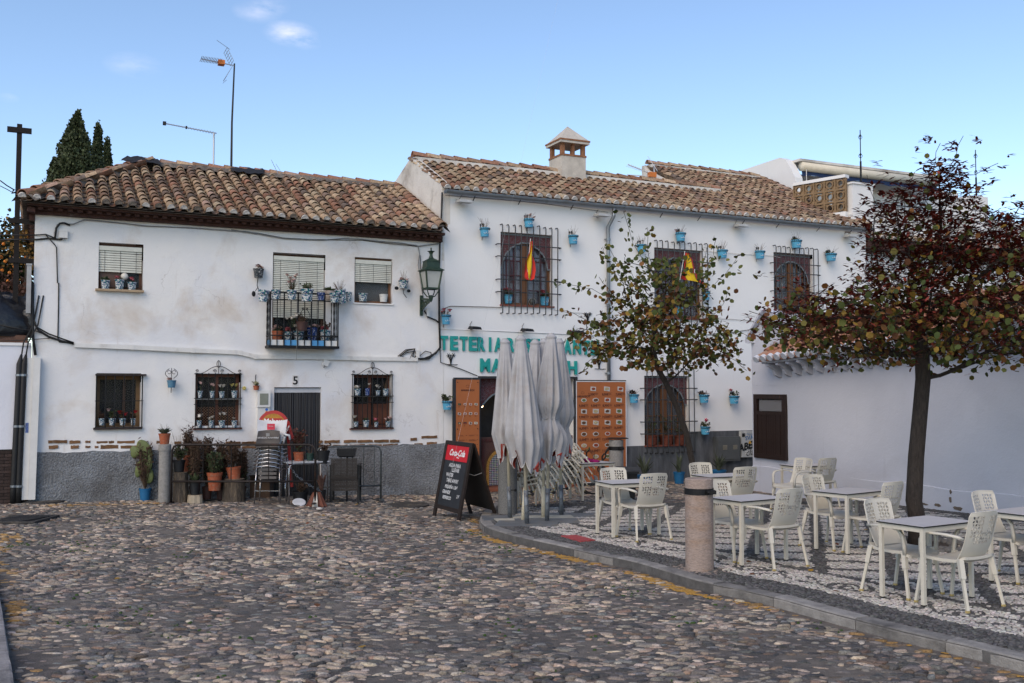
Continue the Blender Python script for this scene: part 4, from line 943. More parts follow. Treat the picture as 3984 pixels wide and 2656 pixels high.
stuff(lt.build('fretwork',mat('fret_red',(.10,.028,.025),.6),mp_))
for r0,r1,mm_,dy_ in ((.46,.40,MATS['brown_wood'],-.006),(.40,.33,mat('gold_tile',(.38,.2,.04),.4,nv=.8,nsc=60),-.01)):
 m=MB();n=20;cx_=.62
 for k in range(n):
  a,b=math.pi*k/n,math.pi*(k+1)/n
  m.add([(cx_+r1*math.cos(a),dy_,.42+r1*1.05*math.sin(a)),(cx_+r0*math.cos(a),dy_,.42+r0*1.05*math.sin(a)),(cx_+r0*math.cos(b),dy_,.42+r0*1.05*math.sin(b)),(cx_+r1*math.cos(b),dy_,.42+r1*1.05*math.sin(b))],[(0,1,2,3)])
 m.box(cx_-r0,cx_-r1,dy_,-.001,.02,.42).box(cx_+r1,cx_+r0,dy_,-.001,.02,.42);m.build('mosaic_arch',mm_,mp_)
m=MB();m.box(.29,.95,-.004,-.001,.02,.42)
for k in range(16):
 a,b=math.pi*k/16,math.pi*(k+1)/16;m.add([(.62,-.004,.42),(.62+.33*math.cos(a),-.004,.42+.345*math.sin(a)),(.62+.33*math.cos(b),-.004,.42+.345*math.sin(b))],[(0,1,2)])
m.build('mosaic_field',MOS,mp_)
n=24;m=MB();tr=MB();pv=None
for k in range(n+1):
 t=k/n;z=Hh-.04-(.12+.5*lobed(t));p=(t*W,z)
 if pv:m.add([(pv[0],.2,pv[1]),(p[0],.2,p[1]),(p[0],.2,Hh),(pv[0],.2,Hh)],[(0,1,2,3)]);tr.bar((pv[0],.19,pv[1]),(p[0],.19,p[1]),.02,.03)
 pv=p
m.build('valance_board',VAL,ent);tr.build('board_trim',TRIM,ent)
MB().box(.56,.82,.17,.175,1.35,1.87).build('paper_notice',mat('paper',(.72,.71,.69),.8),ent)
bp=fs(c(6,388,658),-.7);lb=thing('ceiling_bulb','small lit bulb glowing inside the tea house entrance','light bulb',pf(bp[0]+.0,-.7,bp[1]),FANG)
MB().ball((0,0,0),.045).build('bulb',mat('bulb_glow',(1,.8,.5),.4,emit=(1,.72,.38,9)),lb,True);MB().tube([(0,0,.04),(0,0,.5)],.006,5).build('flex',CABLE,lb)
# --- menu boards
def board(k,q,label,left):
 H=quad_h(k,q,.15);s0,s1,z0,z1=H;b=thing('menu_board',label,'menu board',pf(s0,.135,z0),FANG,'menu boards by the entrance');W,Hh=s1-s0,z1-z0
 ORG=mat('orange_print',(.36,.115,.035),.55,nv=.08,nsc=3);MB().box(0,W,-.012,.0,0,Hh).build('panel',ORG,b)
 FR=mat('white_edge',(.6,.6,.6),.5)if not left else GREYI
 MB().box(-.02,.0,-.016,.02,-.02,Hh+.02).box(W,W+.02,-.016,.02,-.02,Hh+.02).box(0,W,-.016,.02,Hh,Hh+.02).box(0,W,-.016,.02,-.02,0).build('frame',FR,b)
 MB().box(-.05,W+.02,-.012,.03,Hh+.02,Hh+.045).build('top_rail',GREYI,b);MB().box(-.07,-.022,-.012,.03,-.02,Hh+.018).build('side_rail',GREYI,b)
 if left:
  for x in (.04,W-.04):
   for z in (Hh-.06,Hh*.52):MB().lathe([(.012,0),(.012,.01)],8).build('fixing',BLACKI,b,loc=(x,-.012,z),rot=(R(90),0,0))
 INK=mat('menu_ink',(.09,.025,.012),.7);PLT=mat('plate_white',(.48,.47,.44),.4,nv=.15,nsc=30)
 foods=[mat('food_%s'%n_,c_,.6,nv=.7,nsc=45)for n_,c_ in (('brown',(.12,.05,.02)),('green',(.12,.15,.05)),('red',(.28,.05,.02)),('cream',(.45,.36,.2)))]
 cols_=4;tx=text_mesh('MARRAKECH',.066 if not left else.055,bold=.003);tx.materials.clear();tx.materials.append(INK)
 link('heading',tx,b,(W*(.115 if not left else.5),-.014,Hh*(.853 if not left else.895)),(R(90),0,0))
 MB().tube([(W*(.115 if not left else.5)+.045*math.cos(a)*sx2+ox,-.0135,Hh*(.89 if not left else.935)+.028*math.sin(a))for ox,sx2 in ((0,1),)for a in [k_*.5236 for k_ in range(12)]],.003,4,closed=True).build('emblem',INK,b)
 rws=7 if not left else 3;prices=[['2,50€','8,00€','7,00€'],['9,00€','9,00€','8,90€','6,50€'],['9,90€','16,50€','14,50€','12,50€'],['16,50€','14,00€','15,90€','16,00€'],['12,00€','18,00€','12,00€','15,00€'],['17,00€','13,50€','11,00€','14,00€'],['12,00€','13,00€','9,00€','10,00€']]
 ytop=.93 if not left else.76;stp=.113 if not left else.092
 for r in range(rws):
  items=4 if (left or r)else 3
  for q_ in range(items):
   if left:x=W*(.15+.235*q_);zc_=Hh*(ytop-r*stp)
   else:x=W*(.14+.24*q_)if r else W*(.33+.28*q_);zc_=Hh*(ytop-r*stp)
   m=MB();rr=(.078 if not left else.036)*random.uniform(.9,1.1);n_=4 if (r in (0,2,3)or left or (r==1 and q_>1))else 14;f=.62
   if n_==4:
    sk=random.uniform(-.35,.35);base_=[(-1,-.55),(1,-.75+sk*.4),(1.05,.6+sk*.4),(-.95,.75)]
    m.poly([(x+p_[0]*rr,zc_+p_[1]*rr)for p_ in base_],-.0165,-.012,axis='y')
   else:m.poly([(x+math.cos(a)*rr,zc_+math.sin(a)*rr*f)for a in [2*math.pi*k_/n_ for k_ in range(n_)]],-.0165,-.012,axis='y')
   m.build('dish_plate',PLT if not left else GREYI if random.random()<.3 else PLT,b)
   m=MB();m.poly([(x+math.cos(a)*rr*random.uniform(.62,.85),zc_+math.sin(a)*rr*f*random.uniform(.62,.88))for a in [2*math.pi*k_/8 for k_ in range(8)]],-.019,-.016,axis='y');m.build('dish_food',random.choice(foods),b)
   if not left:
    pr=prices[r][q_];me=text_mesh(pr,.075,bold=.003);me.materials.clear();me.materials.append(INK);link('price',me,b,(x-.045,-.014,zc_-Hh*.056),(R(90),0,0))
    tl=MB()
    for t_ in range(4):tl.box(x+.05,x+.05+random.uniform(.06,.10),-.0135,-.012,zc_-Hh*.042-t_*.015,zc_-Hh*.042-t_*.015+.006)
    tl.build('small_print',INK,b)
   else:
    tl=MB()
    for t_ in range(3):tl.box(x-.03,x-.03+random.uniform(.03,.05),-.0135,-.012,zc_-.045-t_*.012,zc_-.045-t_*.012+.004)
    tl.build('small_print',INK,b)
  if not left:MB().box(.03,W-.03,-.0132,-.012,Hh*(ytop-r*stp)-Hh*.073,Hh*(ytop-r*stp)-Hh*.073+.003).build('rule',INK,b)
 tl=MB()
 if left:
  for blk in range(9):
   for cx_ in (.08,.55):
    z=Hh*(.46-blk*.045);
    for t_ in range(random.choice((3,4))):tl.box(W*cx_,W*cx_+W*random.uniform(.2,.33),-.0135,-.012,z-t_*.011,z-t_*.011+.004)
    tl.box(W*(cx_+.34),W*(cx_+.40),-.0135,-.012,z-.01,z)
 else:
  text('caption','PLATOS COMBINADOS',.038,INK,b,(W*.55,-.014,Hh*.135))
  for t_ in range(8):tl.box(W*.55,W*.55+W*random.uniform(.3,.4),-.0135,-.012,Hh*.11-t_*.022,Hh*.11-t_*.022+.006);tl.box(W*.08,W*.08+W*random.uniform(.3,.4),-.0135,-.012,Hh*.11-t_*.022,Hh*.11-t_*.022+.006)
 tl.build('small_print',INK,b);return b
board(6,((215,478),(374,484),(374,1180),(215,1180)),'narrow orange menu board left of the tea house entrance',True)
board(6,((1034,494),(1362,500),(1372,1168),(1038,1176)),'wide orange menu board of dishes right of the tea house entrance',False)
# --- teal letters
TEAL=mat('teal_letters',(.015,.30,.27),.55,nv=.12,nsc=8)
sgn=thing('wall_lettering','teal raised letters TETERIA RESTAURANTE MARRAKECH above the entrance','sign',pf(S2L,.0,3.0),FANG)
def letters(txt,xs_,ytop,ybot,wpx,yslope):
 cache={}
 for ch,x in zip(txt,xs_):
  if ch==' ':continue
  yt=ytop+(x-110)*yslope;yb=ybot+(x-110)*yslope;a=fs(c(6,x,yt),.03);b=fs(c(6,x,yb),.03);l=fs(c(6,x-wpx/2,yb),.03)[0];r=fs(c(6,x+wpx/2,yb),.03)[0]
  if ch not in cache:
   me=text_mesh(ch,1.0,depth=.5,bold=.038);co=np.array([v.co for v in me.vertices]);mn,mx=co.min(0),co.max(0);wd=mx-mn;
   for v in me.vertices:v.co=((v.co.x-mn[0])/wd[0]-.5,(v.co.y-mn[1])/wd[1],v.co.z)
   me.materials.clear();me.materials.append(TEAL);me.name='letter';cache[ch]=me
  o=link('letter',cache[ch],sgn,(a[0]-S2L,-.03,b[1]-3.0),(R(90),0,0));o.scale=((r-l)*(.26 if ch=='I' else 1),a[1]-b[1],.045)
letters('TETERIA RESTAURANTE',[135,203,268,330,388,447,503,0,588,645,702,758,812,866,918,972,1036,1095,1158],183,280,52,.0335)
letters('MARRAKECH',[413,490,563,637,710,784,857,930,1003],328,420,66,.030)
# --- chimney
cs=fs(c(5,1195,470),-2.1)[0];ch=empty('chimney',(cs,2.12,GZ2));ch.parent=roof2
zt_=fs(c(5,1195,318),-1.95)[1]-GZ2;zt2=fs(c(5,1195,222),-1.95)[1]-GZ2;zap=fs(c(5,1187,78),-2.1)[1]-GZ2;hw=.36
sc_=MATS['limewash_clean'];CHM=mat('chimney_render',(.50,.46,.40),.9,nv=.2,nsc=5,bump=.3,bsc=30);CHB=mat('chimney_brick',(.26,.12,.06),.9,nv=.35,nsc=8,bump=.4,bsc=30)
MB().box(-hw,hw,-hw+.02,hw,-.6,zt_).build('shaft',CHM,ch)
MB().box(-hw-.015,hw+.015,-hw+.005,hw+.015,zt_,zt_+.05).build('brick_course',CHB,ch)
for x in (-hw+.055,0,hw-.055):
 for y in ((-hw+.09,hw-.07)if x else (-hw+.09,)):
  MB().box(x-(.05 if x else.035),x+(.05 if x else.035),y-.05,y+.05,zt_+.05,zt2).build('pier',CHB,ch)
MB().box(-hw-.07,hw+.07,-hw-.06,hw+.06,zt2,zt2+.06).build('cap_slab',CHM,ch);MB().box(-hw-.085,hw+.085,-hw-.075,hw+.075,zt2+.06,zt2+.10).build('brick_course',CHB,ch)
m=MB();e=hw+.06;z=zt2+.10;m.add([(-e,-e,z),(e,-e,z),(e,e,z),(-e,e,z),(0,0,zap)],[(0,1,4),(1,2,4),(2,3,4),(3,0,4),(3,2,1,0)]);m.build('pyramid_cap',CHM,ch)
# ================================================================== LOW BLUE-WHITE BUILDING AT RIGHT
AX=Vector((5.37,22.3));AE=Vector((8.08,15.7));ad=(AE-AX).normalized();AANG=math.atan2(ad.y,ad.x);an=Vector((ad.y,-ad.x)) # outward: toward the square
if an.x>0:an=-an
an3=an
def at_(p,o=0.0):
 d=ray(*p);nx_,ny_=an3.x,an3.y;t=(o+AX.x*nx_+AX.y*ny_)/(d.x*nx_+d.y*ny_);q=Vector((t*d.x,t*d.y))-AX;return (q.x*ad.x+q.y*ad.y,CAMH+t*d.z)
ann=thing('low_building','low white building with clay coping and brown shutter along the right side','building',(AX.x,AX.y,0),AANG)
# house frame: x along the wall towards the camera, outward is -y or +y:
sgn_o=-1 if (Matrix.Rotation(AANG,2)@Vector((0,-1))).dot(an3)>0 else 1
sh=[at_(c(10,*q))for q in ((68,587),(275,575),(285,1022),(75,1018))];SH=[(sh[0][0]+sh[3][0])/2,(sh[1][0]+sh[2][0])/2,(sh[2][1]+sh[3][1])/2,(sh[0][1]+sh[1][1])/2]
print('annex',sgn_o,SH,at_(c(10,40,60)),at_(c(10,160,385)),at_(c(10,420,480)),at_(c(10,1889,1235)),at_(c(10,80,1140)))
LW=17.0;ez=lambda t:2.32+.056*t
assert sgn_o==-1 or True
def annx(m,t0,t1,y0,y1,zf0,zf1,K=12,mi=0):
 for k in range(K):
  a,b=t0+(t1-t0)*k/K,t0+(t1-t0)*(k+1)/K
  m.add([(a,y0,zf0(a)),(b,y0,zf0(b)),(b,y1,zf0(b)),(a,y1,zf0(a)),(a,y0,zf1(a)),(b,y0,zf1(b)),(b,y1,zf1(b)),(a,y1,zf1(a))],[(0,3,2,1),(4,5,6,7),(0,1,5,4),(2,3,7,6)]+([(3,0,4,7)]if k==0 else [])+([(1,2,6,5)]if k==K-1 else []),mi)
wz=lambda t:ez(t)+.10
wsk,_=wall_sheet('wall',0.0,LW,-.4,2.3,[(SH[0],SH[1],SH[2],SH[3])],.05,PL3,ann,wob=.012,seed=5,top=wz)
zs1=at_(c(7,870,1250))[1];zs2=at_(c(7,1010,1060))[1]
m=MB();m.add([(0,-.003,2.2),(1.15,-.003,2.2),(1.15,-.003,3.55),(.62,-.003,zs2),(.55,-.003,zs2),(0,-.003,zs1),(0,.35,2.2),(1.15,.35,2.2),(1.15,.35,3.55),(.62,.35,zs2),(.55,.35,zs2),(0,.35,zs1)],
 [(0,1,2,3,4,5),(11,10,9,8,7,6),(0,5,11,6),(5,4,10,11),(4,3,9,10),(3,2,8,9),(2,1,7,8)]);m.build('gable_end',PL3,ann)
MB().bar((-.06,.1,zs1),(.55,.1,zs2+.02),.45,.05).bar((-.10,.1,zs1-.06),(.12,.1,zs1-.06),.4,.09).build('coping',PL3,ann)
m=MB();annx(m,0.0,LW,.3,.5,lambda t:-.4,wz);m.box(-.0,.1,.01,6,-.4,2.6).box(LW-.1,LW,.01,6,-.4,2.6);m.build('inner_walls',PL3,ann)
mp3=MB();K=60
for k in range(K):
 a,b=LW*k/K,LW*(k+1)/K;z=lambda t:.40+.02*math.sin(t*3)+.03*t/LW;mp3.add([(a,-.022,-.4),(b,-.022,-.4),(b,-.022,z(b)),(a,-.022,z(a)),(b,.0,z(b)+.012),(a,.0,z(a)+.012)],[(0,1,2,3),(3,2,4,5)])
mp3.build('plinth',PL3,ann)
pt=mat('flaked_plaster',(.16,.125,.095),.95,nv=.4,nsc=20,bump=.8,bsc=50)
for q,w_,h_ in (((1390,1243),.03,.04),((1388,1295),.035,.07),((1440,1356),.13,.04),((1300,1332),.09,.03),((1210,1325),.10,.02)):
 a=at_(c(10,*q),.03);m=MB();n=11;m.poly([(a[0]+w_*math.cos(t)*random.uniform(.6,1.1),a[1]+h_*math.sin(t)*random.uniform(.6,1.1))for t in [2*math.pi*k/n for k in range(n)]],-.028,-.02,axis='y');m.build('bare_patch',pt,ann)
 # shutter
s_=empty('shutter',(SH[0],0,SH[2]));s_.parent=ann;W,Hh=SH[1]-SH[0],SH[3]-SH[2]
m=MB();m.box(-.02,.10,-.05,.03,0,Hh).box(W-.10,W+.02,-.05,.03,0,Hh).box(.10,W-.10,-.05,.03,Hh-.1,Hh).box(.10,W-.10,-.05,.03,0,.10).box(.10,W-.10,-.045,.03,Hh*.68,Hh*.735);m.build('frame',DKWOOD,s_)
pb_=MB().box(.003,(W-.2)/11-.003,-.03,.0,.10,Hh*.68).mesh('board',DKWOOD)
for k in range(11):link('board',pb_,s_,(.10+(W-.2)*k/11,random.uniform(-.004,.004),0))
MB().box(.14,W-.14,-.01,-.005,Hh*.74,Hh-.12).build('pane',glass('pale_glass',(.2,.21,.22),.75,.1),s_);MB().box(.10,W-.10,.1,.12,Hh*.7,Hh).build('behind',mat('grey_room',(.12,.11,.11),.8,nv=.5,nsc=5),s_);MB().box(W*.5,W*.54,.0,.06,Hh*.74,Hh-.11).build('pane_bar',DKWOOD,s_)
# corbels, clay coping roof
CLAY=mat('new_clay',src='obj',rough=.85,nv=.25,nsc=9,bump=.4,bsc=40,tint=(.30,.17,.12),tsc=6,tth=(.5,.75));CLAYA=mat('new_clay_mass',src='attr',rough=.85,nv=.25,nsc=9,bump=.4,bsc=40)
cor=MB();pr=[(0,-.0),(-.36,0),(-.36,-.05),(-.28,-.07),(-.20,-.13),(-.15,-.24),(-.06,-.28),(0,-.30)]
n=len(pr);cor.add([(0,p[0],p[1])for p in pr]+[(.09,p[0],p[1])for p in pr],[tuple(range(n)),tuple(range(2*n-1,n-1,-1))]+[(k,n+k,n+(k+1)%n,(k+1)%n)for k in range(n)])
cme=cor.mesh('corbel',PL3);t=.98
while t<15.5:link('corbel',cme,ann,(t,-.003,ez(t)+.28));t+=.34
m=MB();annx(m,.9,LW,-.40,.3,lambda t:ez(t)+.282,lambda t:ez(t)+.32);m.build('eave_slab',PL3,ann)
ro=empty('roof',(0,0,0));ro.parent=ann
Ma=frame_mat((.86,-.46,ez(.86)+.34),(LW,0,ez(LW)-ez(0)),(0,2.3,1.45));m=MB();m.add([Ma@Vector(q)for q in ((0,0,-.02),(LW,0,-.02),(LW,1.55,-.02),(0,1.55,-.02))],[(0,1,2,3)]);m.add([Ma@Vector((0,1.55,-.02)),Ma@Vector((LW,1.55,-.02)),(LW,6,2.7),(0,6,2.5)],[(0,1,2,3)]);m.build('roof_deck',mat('clay_bed',(.26,.15,.11),.9,nv=.3),ro)
npm=npmesh('tile',BV,BF,CLAY,True);cl=[];chn=[]
for i in range(66):
 for j in range(5):
  M=Ma@Matrix.Translation((i*.235,j*.30,.04))@Matrix.Rotation(-.08,4,'X')@Matrix.Rotation(random.gauss(0,.02),4,'Z');cl.append((j,i,M));chn.append(Ma@Matrix.Translation((i*.235+.118,j*.30,.055))@Matrix.Rotation(-.08,4,'X'))
cl.sort(key=lambda q:(q[0]>4,q[1]))
cc=np.array([(.40,.19,.115),(.44,.24,.15),(.36,.16,.10),(.42,.27,.20)])[rng.integers(0,4,len(cl))]*rng.uniform(.8,1.1,(len(cl),1))
for k,(j,i,M)in enumerate(cl[:260]):o=link('tile',npm,ro);o.matrix_local=M;o.color=(*[float(x)for x in cc[k]],1)
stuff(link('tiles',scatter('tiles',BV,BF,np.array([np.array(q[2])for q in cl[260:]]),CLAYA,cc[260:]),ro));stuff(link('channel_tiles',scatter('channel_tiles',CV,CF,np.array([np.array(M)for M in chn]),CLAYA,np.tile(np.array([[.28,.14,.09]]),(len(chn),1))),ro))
plg=MB().poly([(math.cos(math.pi*2*k/12)*.082,.01+math.sin(math.pi*2*k/12)*.075)for k in range(12)],-.035,.05,axis='y').mesh('mortar_plug',mat('grey_white_mortar',(.58,.60,.64),.85,nv=.2))
for i in range(60):o=link('mortar_plug',plg,ro);o.matrix_local=Ma@Matrix.Translation((i*.235,-.0,.05))
MB().box(.75,1.35,.35,.9,2.6,3.35).build('white_block',PL2,ann)
# ================================================================== TERRACE HOUSE BEHIND THE TREE
th=thing('terrace_house','white house with roof terrace, awning and pierced block parapet at right','building',(P0[0],P0[1],0),FANG)
TO=-.35
pil=quad_h(9,((515,450),(645,440),(648,745),(515,600)),TO);print('pillar',pil)
x0=S2R+.02;tz0=pil[3]
MB().box(x0,34,-TO,-TO+.3,-.5,6.2).box(x0,x0+.3,-TO+.3,10,-.5,6.2).box(x0,34,9.7,10,-.5,6.2).build('wall',PL2,th)
MB().box(x0,34,-TO,10,6.2,6.35).build('terrace_floor',MORT,th)
MB().box(pil[0],pil[1],-TO-.05,-TO+.5,6.2,tz0).box(pil[0]-.04,pil[1]+.04,-TO-.09,-TO+.54,tz0,tz0+.05).build('corner_pillar',PL2,th)
def finial(k,xb,yb,yt,label,place):
 b=fs(c(k,xb,yb),TO-.2);t=fs(c(k,xb,yt),TO-.2);o=thing('roof_finial',label,'finial',pf(b[0],TO-.2,b[1]-.1),FANG,'iron finials on the terrace');L=t[1]-b[1]+.1
 m=MB().tube([(0,0,0),(0,0,L*.45)],.028,6).tube([(0,0,L*.45),(0,0,L)],.014,6);m.build('rod',BLACKI,o)
 for f in (.5,.83):
  for q in range(4):
   MB().tube([(.05*math.sin(t_*math.pi)*math.cos(q*1.57+t_*2),.05*math.sin(t_*math.pi)*math.sin(q*1.57+t_*2),L*f+.16*t_)for t_ in [i/8 for i in range(9)]],.007,4).build('twist',BLACKI,o)
finial(9,577,435,92,'tall iron rod finial on the white terrace corner pillar',0);finial(9,1318,520,220,'iron rod finial rising out of the red-leaved tree at far right',1)
q=quad_h(9,((1270,515),(1385,520),(1385,700),(1270,690)),TO);MB().box(q[0],q[1],-TO-.05,-TO+.45,6.2,q[3]).build('second_pillar',PL2,th)
# pierced blocks
def pierced(sz=.3,th_=.09):
 m=MB();f=sz*.08;m.box(0,sz,0,th_,0,f).box(0,sz,0,th_,sz-f,sz).box(0,f,0,th_,f,sz-f).box(sz-f,sz,0,th_,f,sz-f)
 n=12;cx_=sz/2;r1,r0=sz*.34,sz*.24
 for k in range(n):
  a,b=2*math.pi*k/n,2*math.pi*(k+1)/n;P_=[(cx_+r*math.cos(t),cx_+r*math.sin(t))for r,t in ((r0,a),(r1,a),(r1,b),(r0,b))];m.poly(P_,0,th_,axis='y')
 for a in range(4):
  t=math.pi/4+a*math.pi/2;m.bar((cx_+r1*math.cos(t),th_/2,cx_+r1*math.sin(t)),(cx_+sz*.62*math.cos(t),th_/2,cx_+sz*.62*math.sin(t)),sz*.10,th_*.9)
 return m
WBLK=mat('white_block_paint',(.70,.69,.67),.8,nv=.15);BBLK=mat('brown_block',(.25,.165,.09),.85,nv=.3,nsc=8)
lo=fs(c(9,700,705),TO)[1];hi=fs(c(9,700,612),TO)[1];bs=(hi-lo)/2;bw=pierced(bs).mesh('pierced_block',WBLK);n=0
x=pil[1]+.03
while x+bs<30:
 for r in range(2):link('pierced_block',bw,th,(x,-TO-.02,lo+r*bs))
 x+=bs
MB().box(pil[1],30,-TO-.06,-TO+.12,hi,hi+.06).box(pil[1],30,-TO-.04,-TO+.14,6.2,lo).build('parapet_ledge',PL2,th)
rz=fs(c(9,700,562),TO)[1];m=MB();m.tube([(pil[1],-TO+.03,rz),(30,-TO+.03,rz)],.018,6);m.tube([(pil[1],-TO+.03,rz-.12),(30,-TO+.03,rz-.12)],.012,6);m.build('handrail',BLACKI,th)
pst=MB().tube([(0,0,0),(0,0,rz-hi-.06)],.010,5).mesh('rail_post',BLACKI);x=pil[1]+.15
while x<29:link('rail_post',pst,th,(x,-TO+.03,hi+.06));x+=.45
# brown block parapet running back from the pillar
bb=pierced(.34).mesh('pierced_block',BBLK);pc=fs(c(9,510,615),TO)
for i in range(5):
 for r in range(3):o=link('pierced_block',bb,th,(pil[0]-.05-.10*i,-TO+.1+.32*i,fs(c(9,505,612),TO)[1]-.02+r*.34),(0,0,R(107)))
e1=Vector((pil[0]-.05,-TO+.1,fs(c(9,505,612),TO)[1]+1.02));MB().bar(e1,e1+Vector((-.50,1.6,.0)),.22,.09).build('parapet_ledge',PL2,th);MB().bar(e1-Vector((0,0,1.12)),e1+Vector((-.50,1.6,-1.12)),.24,.2).build('parapet_base',PL2,th)
# room on the terrace with awning
BO=-4.2
bk=quad_h(9,((85,335),(940,400),(940,640),(85,640)),BO);print('back',bk)
MB().box(bk[0]-.05,bk[1]+2,-BO,-BO+4,6.3,bk[3]-.25).build('back_room',PL2,th)
prism(m:=MB(),[(-BO-1.0,bk[3]-1.4),(-BO-.9,bk[3]-.6),(-BO-.5,bk[3]+.02),(-BO-.2,bk[3]+.15),(-BO+3,bk[3]+.1),(-BO+3,6.3),(-BO-1.0,6.3)],bk[0]-.35,bk[0]-.05);m.build('side_wall',PL2,th)
aw=thing('awning','cream awning cassette with scalloped navy valance on the roof terrace','awning',pf(bk[0],BO,bk[3]),FANG);AW=bk[1]-bk[0];slp=-.0
MB().box(-.1,AW+.3,-.85,.05,-.06,.02).build('cover_board',PLG,aw);MB().tube([(0,-.80,-.22),(AW,-.80,-.22)],.15,12).build('cassette',mat('cream_metal',(.62,.57,.46),.5,nv=.12),aw,True)
m=MB();n=60;pv=None
for k in range(n+1):
 x=AW*k/n;z=-.54+.06*abs(math.sin(x*3.4));
 if pv:m.quad((pv[0],-.84,pv[1]),(x,-.84,z),(x,-.80,-.30),(pv[0],-.80,-.30))
 pv=(x,z)
m.build('valance',mat('navy_cloth',(.012,.03,.085),.85,nv=.2),aw)
m=MB();m.tube([(.12,-.9,-.2),(.10,-.9,-1.5)],.012,5);m.build('crank',PVC,aw)
lp=fs(c(9,155,475),BO+.1);lt_=thing('wall_lantern','small brass square lantern on the terrace wall below the awning','wall lamp',pf(lp[0],BO+.02,lp[1]),FANG);MB().box(-.17,.17,-.20,0,-.26,.0).build('housing',mat('amber_pane',(.42,.36,.20),.4),lt_)
m=MB()
for x in (-.17,0,.17):m.box(x-.015,x+.015,-.215,-.2,-.27,.01)
for z in (-.27,-.13,0):m.box(-.19,.19,-.22,-.2,z-.015,z+.015)
m.box(-.2,.2,-.22,0,.01,.06);m.build('cage',mat('old_brass',(.10,.075,.03),.5,.4),lt_)
MB().box(bk[0]+.6,bk[0]+1.5,-BO-.06,-BO+.02,6.6,6.9).build('dark_lintel',WOOD,th)
# tiled pent roof, timber, patterned band below the terrace
pz=fs(c(9,680,790),TO+.35)[1];pr2=empty('roof',(0,0,0));pr2.parent=th;Mp=frame_mat((x0+.1,-.35-TO+.0,pz),(1,0,0),(0,.9,.38))
m=MB();m.add([Mp@Vector(q)for q in ((0,0,-.02),(9,0,-.02),(9,.9,-.02),(0,.9,-.02))],[(0,1,2,3)]);m.build('roof_deck',MORT,pr2);tile_field(pr2,Mp,8.8,.75,lambda u,wv:True,.235,.29,90)
for k in range(37):o=link('mortar_plug',plug2,pr2);o.matrix_local=Mp@Matrix.Translation((k*.235,-.01,.035))
MB().box(x0,x0+9.2,-TO-.42,-TO,pz-.28,pz-.06).build('timber_eave',CORN,th)
bz=fs(c(9,800,885),TO)[1];dm2=mat('patterned_band',(.50,.50,.48),.8,nv=1.0,nsc=26,tint=(.04,.04,.05),tsc=17,tth=(.47,.52));MB().box(x0+.02,x0+9,-TO-.01,-TO+.01,bz-.13,bz+.13).build('patterned_band',dm2,th)
def wpot(px,label,pos):pass
# far pale building and slope behind the tree at the right edge
fb=thing('distant_building','pale beige building glimpsed behind the large tree at far right','building',(18.5,36,0),.2)
FBM=mat('beige_render',(.50,.42,.30),.9,nv=.2,nsc=2);MB().box(-4,9,0,6,-1,5.2).build('wall',FBM,fb);
for x in (-2.6,0,2.6,5.2):MB().box(x,x+.9,-.03,.02,2.6,3.9).build('window',DARK,fb)
prism(m:=MB(),[(-.3,5.15),(3,6.2),(6.3,5.15)],-4.3,9.3);m.build('roof',MATS['clay_bed'],fb)
# ================================================================== LEFT YARD WALL
yl=thing('yard_wall','low white yard wall with dark brick base left of the old house','wall',(P0[0],P0[1],0),FANG)
zt=fs(c(2,100,425))[1];zbk=fs(c(2,60,1128))[1];print('yard',zt,zbk)
yw,_=wall_sheet('wall_face',-6.0,-.03,zbk-.02,zt,[],.1,plaster('limewash_yard',col=(.70,.71,.76),patch=(.68,.69,.74),amt=.2,cracks=False,bump=.3),yl,wob=.008,seed=9)
MB().box(-6,-.03,.03,.35,-.5,zt-.005).build('wall_core',PL1,yl);MB().box(-6.02,-.035,-.04,.38,zt,zt+.055).build('coping',PL2,yl)
DB=mat('dark_brick',src='obj',rough=.9,nv=.3,nsc=9,bump=.5,bsc=40);MB().box(-6,-.03,-.02,.03,-.5,zbk).build('brick_bed',mat('dark_joint',(.02,.018,.016),.95),yl)
bk_=MB().box(.004,.236,-.035,-.019,.004,.056).mesh('brick',DB);z=-.1;r=0;nb_=0
while z<zbk-.05:
 x=-2.6+(r%2)*.12
 while x+.24<-.05:o=link('brick',bk_,yl,(x,random.uniform(-.003,.003),z));g=random.uniform(.7,1.4);o.color=(.04*g,.026*g,.022*g,1);x+=.24
 z+=.06;r+=1
MB().box(-6,-.1,.05,.8,zt+.056,zt+.20).build('earth_bed',mat('red_earth',(.13,.07,.05),.95,nv=.4,nsc=8,bump=.8,bsc=30),yl)
# white cover board and pipes
a=fs(c(2,228,500),.1);b=fs(c(2,190,1462),.1);cb_=thing('cable_trunking','tall white vertical cable cover at the corner of the old house','cable cover',pf(b[0],.05,b[1]-.02),FANG);dh=a[1]-b[1];dx_=a[0]-b[0]
m=MB();
for x0_,x1_,y0_ in ((-.11,.0,-.05),(.002,.12,-.09)):m.add([(x0_,y0_,0),(x1_,y0_,0),(x1_,.05,0),(x0_,.05,0),(x0_+dx_,y0_,dh),(x1_+dx_,y0_,dh),(x1_+dx_,.05,dh),(x0_+dx_,.05,dh)],[(0,3,2,1),(4,5,6,7),(0,1,5,4),(1,2,6,5),(2,3,7,6),(3,0,4,7)])
m.build('cover',PVC,cb_);MB().box(-.07,-.02,-.056,-.05,dh*.47,dh*.54).build('sticker',mat('blue_sticker',(.1,.15,.35),.5,nv=1,nsc=60),cb_)
